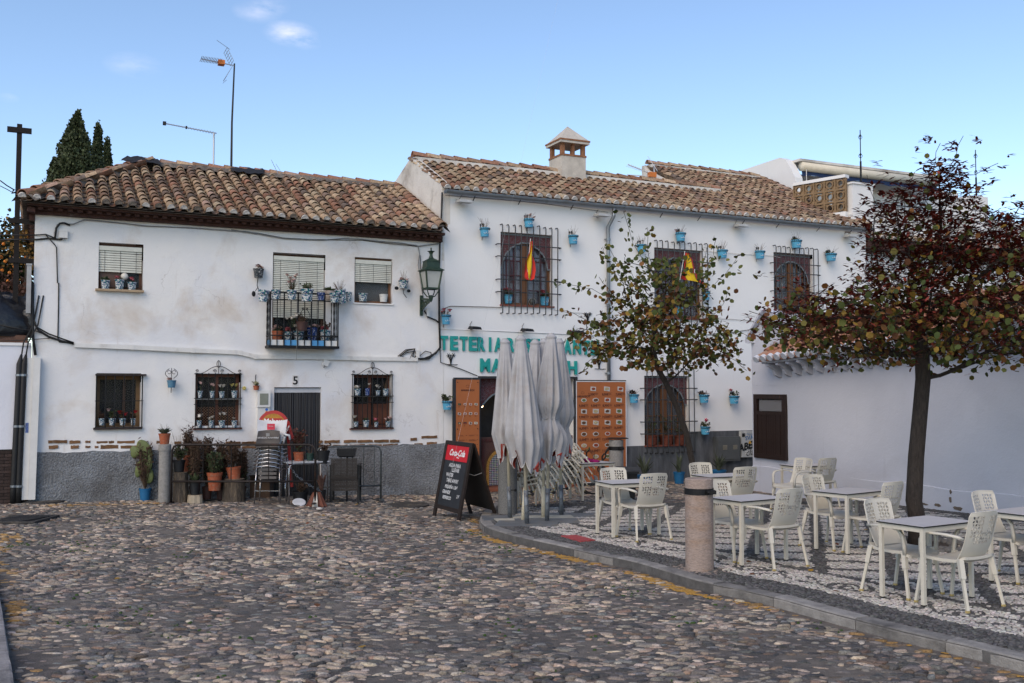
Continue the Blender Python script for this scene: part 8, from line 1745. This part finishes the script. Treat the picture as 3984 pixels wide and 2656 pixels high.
zl_=hgt(1500,250,sp_);MB().box(-.075,.075,.015,.022,zl_,hgt(1500,168,sp_)).build('red_label',mat('label_red',(.55,.03,.06),.5),o,rot=(-.0,0,0));text('logo','Estrella',.03,WPL,o,(0,.012,zl_+.07));ar=hgt(1700,310,sp_)
MB().tube([(w_*1.0,.06,ar),(w_*1.15,-.05,ar+.0),(w_*1.55,-.05,ar-.02),(w_*1.6,-.02,ar-.1)],.022,7).tube([(w_*1.0,.02,hgt(1500,450,sp_)),(w_*1.25,-.02,ar)],.02,6).build('armrest',WPL,o,True)
# round red tray sign behind
q=c(31,1535,200);dd=sp_.y+.42;d_=ray(*q);t_=dd/d_.y;rp=Vector((t_*d_.x,dd,CAMH+t_*d_.z));rr=wid(212,rp);o=thing('round_table_top','round red and gold beer table propped behind the stacked chairs','table',rp)
RDM=mat('tray_red',(.36,.02,.018),.45,nv=.1);GLD=mat('tray_gold',(.42,.20,.02),.5,nv=.5,nsc=9)
MB().lathe([(rr,-.02),(rr,.02),(rr*.8,.022)],40).build('rim',RDM,o,rot=(R(90),0,0));MB().lathe([(rr*.8,.022),(rr*.8,.026)],40).build('gold_face',GLD,o,rot=(R(90),0,0));MB().box(-.17,.17,-.032,-.024,.05,.16).build('name_band',RDM,o);text('logo','Mahou',.13,WHT,o,(0,-.035,.10),bold=.004);MB().lathe([(.11,.027),(.11,.03)],20).build('medallion',mat('pale_medal',(.5,.42,.3),.5),o,loc=(0,0,-.03),rot=(R(90),0,0))
MB().bar((rr*.86,.05,-.05),(rr*1.15,.1,-1.2),.05).bar((rr*.9,.02,.1),(rr*1.22,.04,-.25),.07,.05).build('red_frame',RDM,o)
# aluminium table with pots
tp0,tp1=gpt(1742,1255),gpt(2262,1240);o=thing('metal_table','aluminium tube table holding plant pots in front of the strip door','table',tp0,math.atan2(tp1.y-tp0.y,tp1.x-tp0.x));TL=(tp1.xy-tp0.xy).length;THh=hgt(2000,700,(tp0+tp1)/2)
for y in (0,.5):
 MB().tube([(0,y,0),(.0,y,THh-.09),(.03,y,THh-.04),(.09,y,THh-.02),(TL-.09,y,THh-.02),(TL-.03,y,THh-.04),(TL,y,THh-.09),(TL,y,0)],.016,8).build('leg_frame',ALC,o,True)
MB().box(-.01,TL+.02,-.04,.54,THh-.003,THh+.022).build('table_top',WPL,o)
for x,yt,yb,w_2,lb_,mm_,pl_ in ((1880,545,692,165,'orange pot of dark red succulent on the aluminium table',TERR,[('leafy',.45,360,mat('red_brown_leaf',(.10,.03,.02),.7,nv=.4)),('leafy',.35,60)]),(2028,562,690,110,'small dark green pot on the aluminium table',GRNP,[('twigs',.2,6)]),(2205,528,695,178,'black bucket pot on the right end of the aluminium table',BLKP,[('leafy',.16,50,DRYB)])):potg(x,yt,yb,w_2,lb_,mm_,pl_,dist=(tp0.y+tp1.y)/2+.22)
potg(1895,1075,1262,225,'large black pot on the ground under the aluminium table',BLKP,[('leafy',.22,80,DRYB),('twigs',.2,8)],dist=tp0.y+.3);potg(2180,1060,1240,130,'pot of spiky red-brown leaves behind the clay ornament',BLKP,[('aloe',.42,18,mat('bronze_leaf',(.07,.035,.025),.7))],dist=tp0.y+.3)
a=gpt(1880,1262);MB().lathe([(.10,0),(.13,.012),(.12,.02),(0,.015)],16).build('plate',WPL,tag(empty('white_dish',a+Vector((0,0,.05))),'white dish lying tilted on the cobbles before the clutter','dish'));S.collection.objects['white_dish'].rotation_euler=(.5,.1,.2)
o,H_,W_,p=stand(2115,1280,1085,290,'clay_ornament','fluted cone of broken clay tiles on the cobbles','ornament');n=10
for k in range(n):
 a0,a1=2*math.pi*k/n,2*math.pi*(k+1)/n-.05;am=(a0+a1)/2;R0,R1=W_/2,W_*.17;m=MB();m.add([(R0*math.cos(a0),R0*.7*math.sin(a0),0),(R0*math.cos(a1),R0*.7*math.sin(a1),0),(R1*math.cos(a1),R1*math.sin(a1),H_),(R1*math.cos(a0),R1*math.sin(a0),H_),(R0*.78*math.cos(am),R0*.52*math.sin(am),.01),(R1*.7*math.cos(am),R1*.7*math.sin(am),H_)],[(0,4,5,3),(4,1,2,5)]);m.build('tile_piece',mat('clay_brown',(.15,.055,.035),.85,nv=.3,nsc=9)if k not in (7,)else MORTW,o)
chain('steel_chain','pale steel chain slung from the chair stack to the clay ornament',[gpt(1740,1240)+Vector((0,-.02,hgt(1740,190,gpt(1740,1240)))),gpt(1690,1240)+Vector((0,-.06,hgt(1690,300,gpt(1690,1240)))),gpt(1640,1240)+Vector((0,-.3,hgt(1640,460,gpt(1640,1240)))),gpt(1760,1240)+Vector((0,-.3,hgt(1760,690,gpt(1760,1240)))),gpt(1900,1240)+Vector((0,-.3,hgt(1900,860,gpt(1900,1240)))),gpt(2080,1240)+Vector((0,-.3,hgt(2080,985,gpt(2080,1240)))),gpt(2210,1240)+Vector((0,-.25,hgt(2210,1060,gpt(2210,1240))))],r=.02,th=.006)
o,H_,W_,p=stand(1290,1190,895,270,'cardboard_box','brown cardboard box behind the wide log stump','box');MB().box(-W_/2,W_/2,.35,.75,0,H_).add([(-W_/2,.35,H_),(W_/2,.35,H_),(W_/2+.1,.2,H_+.03),(-W_/2+.02,.18,H_+.04)],[(0,1,2,3),(3,2,1,0)]).build('box_body',mat('dirty_card',(.10,.065,.045),.9,nv=.3),o)
# wicker armchair with a crate on it
WK=mat('dark_wicker',(.050,.044,.040),.7,nv=.4,nsc=70,bump=1.2,bsc=90);p=gpt(985,1365,4);o=thing('wicker_chair','dark woven armchair seen from behind at the grey barrier','chair',p,R(4));wh=wid(118,p,4);sh_=hgt(985,1130,p,4);bh_=hgt(985,965,p,4)
for sx in (-1,1):
 for y in (0,.5):MB().box(sx*wh-.022,sx*wh+.022,y-.02,y+.02,0,sh_+(.22 if y or True else 0)).build('leg',mat('charcoal_metal',(.02,.02,.02),.5,.3),o)
 MB().box(sx*wh-.03,sx*wh+.03,-.03,.52,sh_+.21,sh_+.235).build('armrest',MATS['charcoal_metal'],o)
m=MB();nr,nc=15,22
for j in range(nr):
 for i in range(nc):
  x0_=-wh*.95+2*wh*.95*i/nc;x1_=-wh*.95+2*wh*.95*(i+1)/nc;z0_=sh_-.05+(bh_-sh_+.05)*j/nr;z1_=sh_-.05+(bh_-sh_+.05)*(j+1)/nr;yy=-.05-.06*(j/nr)-(.008 if (i+j)%2 else 0);m.box(x0_+.001,x1_-.001,yy-.006,yy+.006,z0_+.002,z1_-.002)
stuff(m.build('woven_back',WK,o));m=MB()
for j in range(5):
 for i in range(nc):x0_=-wh*.98+2*wh*.98*i/nc;x1_=-wh*.98+2*wh*.98*(i+1)/nc;yy=-.03-(.008 if (i+j)%2 else 0);m.box(x0_+.001,x1_-.001,yy-.006,yy+.006,sh_-.05-.045*(j+1)+.002,sh_-.05-.045*j-.002)
stuff(m.build('woven_apron',WK,o));MB().box(-wh,wh,-.02,.5,sh_-.06,sh_-.01).build('seat',WK,o)
zc0,zc1=hgt(990,955,p,4),hgt(990,890,p,4);MB().add([(-.17,.12,zc0),(.17,.12,zc0),(.15,.36,zc0),(-.15,.36,zc0),(-.18,.1,zc1),(.18,.1,zc1),(.18,.4,zc1),(-.18,.4,zc1)],[(0,3,2,1),(0,1,5,4),(1,2,6,5),(2,3,7,6),(3,0,4,7)]).build('crate_body',BLKP,tag(empty('black_tub',p),'black plastic tub propped behind the woven chair back','tub'))
MB().lathe([(.22,0),(.2,.02)],4).build('rest',BLKP,S.collection.objects['black_tub'],loc=(0,.3,zc0-.02),rot=(0,0,.78))
MB().tube([(0,.3,0),(0,.3,zc0-.02)],.02,6).build('stand',BLKP,S.collection.objects['black_tub'])
# dried plants at the seam
def dry_clump(x,yb,k,label,h,n_,r=.14,kind='shrub',m_=DRYB,cat='plant'):p=gp(c(k,x,yb));p.y+=.15;o=thing('dry_plant',label,cat,p);plant(o,kind,0,r,h,n_,m_);plant(o,'twigs',0,r*.6,h,8);return o
dry_clump(1735,1275,4,'dead brown bush at the seam between the two houses',.62,200,.2);dry_clump(1770,1275,4,'tall dry stalk against the seam of the houses',1.5,150,.07);dry_clump(1850,1270,4,'dry pot plant behind the menu easel',.75,200,.16)
potg(1808,1195,1270,60,'small terracotta pot of aloe beside the menu easel',TERR,[('aloe',.5,12)],k=4)
p=gp((1168,1985));o=thing('loose_stone','pale loose stone beside the clay ornament','stone',p+Vector((.35,0,.0)));MB().ball((0,0,.03),.05,n=8,m=5,sc=(1.2,.8,.6)).build('stone_body',MORTW,o,True)
# ================================================================== TREES
BARK=mat('grey_bark',(.045,.036,.030),.95,nv=.45,nsc=9,bump=1.2,bsc=30,stretch=(4,4,1));LEAF_A=mat('leaf_mass',src='attr',rough=.7,nv=.25,nsc=30,spec=.25);LEAF_O=mat('leaf_single',src='obj',rough=.7,nv=.25,nsc=30,spec=.25)
def ovp(x,y,Y):return atY((x*1.6939,y*1.6939),Y)
def colonize(trunk,attr,step=.13,infl=1.1,kill=.20,iters=120):
 N=[np.array(p)for p in trunk];par=[-1]+list(range(len(trunk)-1));A=np.array(attr);P=np.array(N)
 for _ in range(iters):
  if len(A)==0:break
  D=np.linalg.norm(A[:,None]-P[None],axis=2);j=D.argmin(1);dm=D[np.arange(len(A)),j];act=dm<infl
  if not act.any():infl*=1.5;continue
  new=[]
  for n in np.unique(j[act]):
   v=A[act&(j==n)]-P[n];v=(v/(np.linalg.norm(v,axis=1)[:,None]+1e-6)).sum(0)+rng.normal(0,.18,3);v/=np.linalg.norm(v)+1e-6;q=P[n]+v*step
   if np.linalg.norm(P-q,axis=1).min()>step*.4:new.append((n,q))
  if not new:break
  for n,q in new:par.append(int(n));N.append(q)
  P=np.array(N);D=np.linalg.norm(A[:,None]-P[None,-len(new):],axis=2).min(1);A=A[D>kill]
 return P,par
def tree(name,label,trunk,attr,r_tip,r_base,pw=2.0,shoots=(),**kw):
 P,par=colonize(trunk,attr,**kw);P=[Vector(p)for p in P];nt_=len(trunk)
 for pts in shoots:
  a=Vector(pts[0]);n0=min(range(len(P)),key=lambda i:(P[i]-a).length);prev=n0;ch_=[P[n0]]+[Vector(p)for p in pts[1:]]
  for a_,b_ in zip(ch_[:-1],ch_[1:]):
   k=max(1,int((b_-a_).length/.12))
   for i in range(1,k+1):P.append(a_.lerp(b_,i/k)+Vector((random.gauss(0,.008),random.gauss(0,.008),random.gauss(0,.008))));par.append(prev);prev=len(P)-1
 n=len(P);kids_=[[]for _ in range(n)]
 for i,p in enumerate(par):
  if p>=0:kids_[p].append(i)
 w_=[0.0]*n
 for i in range(n-1,-1,-1):w_[i]=(sum(w_[k]**pw for k in kids_[i])**(1/pw))if kids_[i]else r_tip
 ke=math.log(r_base*.85/r_tip)/math.log(w_[0]/r_tip);rad=[r_tip*(q/r_tip)**ke for q in w_]
 for i in range(nt_):rad[i]=max(rad[i],r_base*(1-.32*i/nt_))
 o=thing(name,label,'tree',P[0]);base=P[0].copy();tm=MB();bm_=MB();done=set()
 def chainfrom(i):
  c_=[i]
  while kids_[c_[-1]]:c_.append(max(kids_[c_[-1]],key=lambda k:w_[k]))
  return c_
 stack=[(0,None)];limbs=[]
 while stack:
  i,pr_=stack.pop();c_=chainfrom(i);pts=([P[pr_]]if pr_ is not None else [])+[P[k]for k in c_];rr=([min(rad[pr_],rad[c_[0]]*1.15)]if pr_ is not None else [])+[rad[k]for k in c_]
  limbs.append((pts,rr))
  for k in c_:
   for q in kids_[k]:
    if q not in c_:stack.append((q,k))
 nb=0
 for li,(pts,rr)in enumerate(limbs):
  if len(pts)<2:continue
  pts=[p-base for p in pts]
  if li==0:MB().tube(pts,rr,12).build('trunk',BARK,o,True)
  elif max(rr)>r_base*.30 and nb<14:MB().tube(pts,rr,8).build('branch',BARK,o,True);nb+=1
  else:bm_.tube(pts,rr,4 if max(rr)<.012 else 5)
 stuff(bm_.build('twigs',BARK,o));return o,P,par,rad,kids_,base
LV=np.array([(0,0,0),(.45,.25,.08),(.52,.75,.05),(0,1.1,-.04),(-.52,.75,.05),(-.45,.25,.08)])-np.array([0,0,0]);LF=np.array([(0,1,2),(0,2,3),(0,3,4),(0,4,5)])
PV=np.array([(-.11,0,0),(.13,0,0),(.19,-.5,.03),(.02,-1,0),(-.17,-.5,.03)]);PF=np.array([(0,1,2),(0,2,4),(4,2,3)])
def leafM(p,size,down=0.0,ang=None):
 d=Vector((random.gauss(0,1),random.gauss(0,1),random.gauss(0,.7)-down));q=d.to_track_quat('Y','Z').to_matrix().to_4x4();return Matrix.Translation(p)@q@Matrix.Rotation(random.uniform(0,6.28),4,'Y')@Matrix.Diagonal((size,size,size,1))
def podM(p,size):return Matrix.Translation(p)@Matrix.Rotation(random.uniform(0,6.28),4,'Z')@Matrix.Rotation(random.gauss(0,.25),4,'X')@Matrix.Diagonal((size,size,size,1))
def foliage(o,base,P,rad,par,kids_,rmax,per,pods,cols,podc,size=.062,single=140,shoot_from=None,twig=.12,podname='seed_pod'):
 Ls,Ps,LC_,PC_=[],[],[],[]
 for i,p in enumerate(P):
  if rad[i]>rmax or par[i]<0:continue
  zf=p.z;k=per(p)
  for _ in range(int(k)+(random.random()<k%1)):
   q=p-base+Vector((random.gauss(0,twig),random.gauss(0,twig),random.gauss(0,twig*.7)-.02));Ls.append(leafM(q,size*random.uniform(.7,1.2),.5));LC_.append(cols(p))
  k=pods(p)
  for _c in range(int(k)+(random.random()<k%1)):
   cn=p-base+Vector((random.gauss(0,twig),random.gauss(0,twig),random.gauss(0,twig*.6)))
   for _ in range(int(4+5*random.random())):Ps.append(podM(cn+Vector((random.gauss(0,.02),random.gauss(0,.02),random.gauss(0,.02))),.095*random.uniform(.8,1.25)));PC_.append(np.array(podc)*random.uniform(.5,1.5))
 idx=sorted(range(len(Ls)),key=lambda i:Ls[i].translation.y);lm=npmesh('leaf',LV,LF,LEAF_O,False)
 for i in idx[:single]:l=link('leaf',lm,o);l.matrix_local=Ls[i];l.color=(*[float(x)for x in LC_[i]],1)
 rest=idx[single:];stuff(link('foliage',scatter('foliage',LV,LF,np.array([np.array(Ls[i])for i in rest]),LEAF_A,np.array([LC_[i]for i in rest]),False),o))
 if Ps:
  pidx=sorted(range(len(Ps)),key=lambda i:Ps[i].translation.y);pm=npmesh(podname,PV,PF,LEAF_O,False)
  for i in pidx[:single]:l=link(podname,pm,o);l.matrix_local=Ps[i];l.color=(*[float(x)for x in PC_[i]],1)
  (stuff(link('seed_pods',scatter('seed_pods',PV,PF,np.array([np.array(Ps[i])for i in pidx[single:]]),LEAF_A,np.array([PC_[i]for i in pidx[single:]]),False),o))if len(pidx)>single else None)
 print('foliage',len(Ls),len(Ps))
def ell(cx_,cy_,rx,ry,Y,dY,n,hollow=0.0):
 out_=[]
 while len(out_)<n:
  v=np.random.default_rng(len(out_)*7+int(cx_)).normal(0,1,3)if False else rng.normal(0,1,3);v=v/np.linalg.norm(v)*(rng.random()**.45);p=ovp(cx_+v[0]*rx,cy_+v[1]*ry,Y);p.y+=v[2]*dY;out_.append(tuple(p))
 return out_
def leafcol(gr,ye,br):
 L_=[(.055,.075,.018),(.085,.095,.022),(.13,.115,.025),(.24,.15,.026),(.18,.08,.024),(.10,.04,.016)];W_=[gr,gr,gr*.7,ye,br,br];s_=sum(W_)
 return lambda p:np.array(L_[rng.choice(6,p=[q/s_ for q in W_])])*rng.uniform(.75,1.2)
 # large tree on the square
TB=Vector((5.24,13.0,G(5.24,13)+SW-.05));tk=[TB,TB+Vector((.01,0,.4))]+[ovp(x,y,Y)for x,y,Y in ((2099,1150,13),(2104,1050,13),(2112,960,13),(2117,905,13),(2120,870,13),(2118,820,13),(2112,770,13))]
at=ell(2120,745,385,112,13,1.9,1900)+ell(2170,600,200,125,13,1.3,900)+ell(2150,455,80,95,13,.6,260)+ell(2050,510,75,75,13,.7,220)+ell(2310,560,120,95,13,1.1,420)+ell(1850,745,110,75,12.6,.7,240)+ell(2420,720,160,130,13,1.4,200)
at=[a for a in at if not (abs(a[0]-TB.x)<.5 and a[2]<2.5)and not (a[0]<ovp(1905,700,13).x and a[2]<ovp(1800,792,13).z)]
sh2=[[tuple(ovp(x,y,13))for x,y in s_]for s_ in (((2150,420),(2185,380),(2210,310)),((2140,420),(2150,350),(2158,330)),((2100,480),(2060,450),(2035,440)),((2200,430),(2240,400),(2290,375)),((2050,500),(2010,465),(1995,430),(1990,400)),((1900,700),(1860,690),(1780,620)),((2330,500),(2345,470)),((1850,740),(1780,735),(1722,712)))]
o,P,par,rad,kids_,base=tree('judas_tree','large tree with dark red pods and yellowing leaves on the pebble square',tk,at,.0040,.112,2.0,sh2,step=.11,infl=1.0,kill=.15)
zlow=ovp(2100,730,13).z;ztop=ovp(2100,450,13).z
lo_=lambda p:min(1,max(0,(p.z-zlow+.35)/(ztop-zlow)))
foliage(o,base,P,rad,par,kids_,.016,lambda p:1.9*(1-lo_(p))**1.1+.3,lambda p:.75+1.6*min(1,lo_(p)*1.9),leafcol(1.0,.7,.5),(.155,.028,.018),.075,150,twig=.13)
# small tree by the tea house
T1=gp((2712,1975),SW);Y1=T1.y;tk=[T1-Vector((0,0,.05))]+[ovp(x,y,Y)for x,y,Y in ((1590,1062,Y1),(1578,1000,Y1-.1),(1555,935,Y1-.2),(1530,880,Y1-.3),(1510,845,Y1-.4),(1500,800,Y1-.4),(1502,740,Y1-.4))]
YC=Y1-.4;at=ell(1500,770,195,85,YC,1.2,520)+ell(1530,670,105,95,YC,.8,230)+ell(1455,640,60,70,YC,.5,60)+ell(1620,800,90,60,YC,.7,140)
shp=(((1450,700),(1360,665),(1275,645)),((1430,760),(1350,735),(1300,712)),((1500,650),(1455,560),(1432,485)),((1480,680),(1430,620),(1400,570)),((1510,650),(1490,590),(1487,525)),((1440,720),(1400,665),(1375,635)),((1600,660),(1635,600),(1643,548)),((1620,690),(1665,630),(1696,585)),((1620,740),(1660,700),(1672,668)),((1600,650),(1615,600),(1625,570)),((1640,800),(1690,830),(1715,850)),((1400,790),(1345,790),(1310,770)),((1400,800),(1350,830),(1340,850)),((1470,680),(1420,640),(1385,575),(1392,560)),((1640,770),(1700,760),(1725,775)))
sh1=[[tuple(ovp(x,y,YC))for x,y in s_]for s_ in shp]
o,P,par,rad,kids_,base=tree('young_tree','slender leaning tree with long arching shoots in front of the tea house',tk,at,.0042,.060,2.0,sh1,step=.13,infl=1.2,kill=.18)
zt1_=ovp(1500,660,YC).z
gl_,yl_=leafcol(1.6,.25,.08),leafcol(.5,.7,.8);foliage(o,base,P,rad,par,kids_,.0155,lambda p:4.2 if p.z<zt1_ else 3.6,lambda p:.5 if p.z<zt1_ else 0.0,lambda p:(gl_ if p.z>zt1_ or random.random()<.35 else yl_)(p),(.085,.02,.012),.082,150,twig=.065)
# cypresses, orange tree, creeper
def conifer(label,cx_,ytop,ybot,hw,Y,n,sharp=1.0,size=.16):
 T=ovp(cx_,ytop,Y);B_=ovp(cx_,ybot,Y);zb0=-.5;Wm=hw*Y/2287;H_=T.z-zb0;o=thing('cypress',label,'tree',(T.x,Y,zb0),0,'conifers beyond the old house');MB().tube([(0,0,0),(0,0,H_*.96)],[.3*min(1,Wm),.03],6).build('trunk',BARK,o)
 Hc=T.z-B_.z;M_,C_=[],[];lobes=[(random.uniform(0,6.28),random.uniform(.0,1),random.uniform(.45,1.05))for _ in range(90)]
 for _ in range(n):
  th_,f,s_=random.choice(lobes);f=min(1.5,max(0,f+random.gauss(0,.045)));a=th_+random.gauss(0,.35);rr=Wm*(min(1,f)**sharp)*(s_*(1-.3*random.random()**2))+.03;z=H_-Hc*f+random.gauss(0,.1)-(Wm-rr)*.0;p=Vector((rr*math.cos(a),rr*math.sin(a),z+rr*.25))
  M_.append(np.array(leafM(p,size*random.uniform(.6,1.3),-.8)));C_.append(np.array((.050,.064,.028))*random.uniform(.45,1.6))
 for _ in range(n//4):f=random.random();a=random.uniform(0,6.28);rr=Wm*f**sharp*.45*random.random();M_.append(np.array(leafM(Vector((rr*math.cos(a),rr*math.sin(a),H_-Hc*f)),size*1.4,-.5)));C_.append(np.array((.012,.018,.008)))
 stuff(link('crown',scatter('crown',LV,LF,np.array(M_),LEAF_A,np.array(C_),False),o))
conifer('broad dark green conifer rising behind the left end of the old roof',178,268,470,72,42,17000,.8,.095);conifer('thin dark cypress between the broad conifer and the last one',226,293,450,15,44,4000,.45,.09);conifer('thin dark cypress at the right of the conifer group',247,324,450,12,46,3200,.45,.09);conifer('small low conifer tip at the left of the conifer group',126,372,450,26,43,3200,.8,.09)
def bush(name,label,cat,cx_,cy_,rx,ry,Y,dY,n,cols,size,clump=40):
 cen=ovp(cx_,cy_,Y);o=thing(name,label,cat,(cen.x,Y,-.3));k=Y/2287;MB().tube([(0,0,0),(.1,0,cen.z)],[.10,.05],6).build('trunk',BARK,o);M_,C_=[],[];cl_=ell(cx_,cy_,rx,ry,Y,dY,clump)
 for _ in range(n):q=Vector(random.choice(cl_))-Vector((cen.x,Y,-.3))+Vector((random.gauss(0,.22),random.gauss(0,.22),random.gauss(0,.20)));M_.append(np.array(leafM(q,size*random.uniform(.6,1.2),.3)));C_.append(cols()*random.uniform(.5,1.4))
 stuff(link('foliage',scatter('foliage',LV,LF,np.array(M_),LEAF_A,np.array(C_),False),o));return o,cl_
o,cl_=bush('orange_tree','dark leafy orange tree full of fruit behind the yard wall','tree',5,610,70,105,23,1.3,5200,lambda:np.array([(.022,.032,.012),(.04,.045,.015),(.09,.06,.02)][rng.choice(3,p=[.6,.25,.15])]),.085,70)
fr_=MB().ball((0,0,0),.038,n=9,m=6).mesh('orange',mat('orange_fruit',(.62,.19,.02),.5,nv=.15),True)
for x,y in ((12,600),(3,590),(5,620),(33,612),(22,626),(60,590),(75,455),(8,560),(28,665),(52,700),(70,655),(18,645),(40,560),(62,545),(10,680)):p=ovp(x,y,21.8+random.random()*.3);link('orange',fr_,o,p-o.location)
dryc=bush('creeper','tangled brown dry creeper hanging over the yard wall','plant',20,690,55,28,20.5,.3,1500,lambda:np.array((.075,.035,.025)),.06,30)[0]
bush('autumn_shrub','small yellow autumn sprays beside the steel cross','plant',55,555,22,60,21.6,.4,420,lambda:np.array((.22,.12,.03)),.06,14)
bush('far_tree','golden green tree far behind the large tree at the right edge','tree',2250,660,130,70,33,1.5,3000,lambda:np.array([(.16,.13,.05),(.05,.06,.02)][rng.choice(2)]),.14,50)
# fallen leaves
fl=MB()
for _ in range(46):
 a=random.choice(((4.5,12.6,1.6,SW),(2.0,12,1.5,SW),(-2.2,17.6,1.2,0),(-3.5,11,3.0,0)));x,y=random.gauss(a[0],a[2]),random.gauss(a[1],a[2])
 if (a[3]>0)!=bool(inpoly(np.array([x]),np.array([y]),SP)[0]):continue
 l=link('fallen_leaf',bpy.data.meshes['leaf'],pavement if a[3]else road,(x,y,G(x,y)+a[3]+.03),(random.gauss(0,.2),random.gauss(0,.2),random.uniform(0,6)));l.scale=(.06,.06,.06);l.color=(*random.choice(((.3,.17,.02),(.2,.06,.02),(.12,.05,.02))),1)
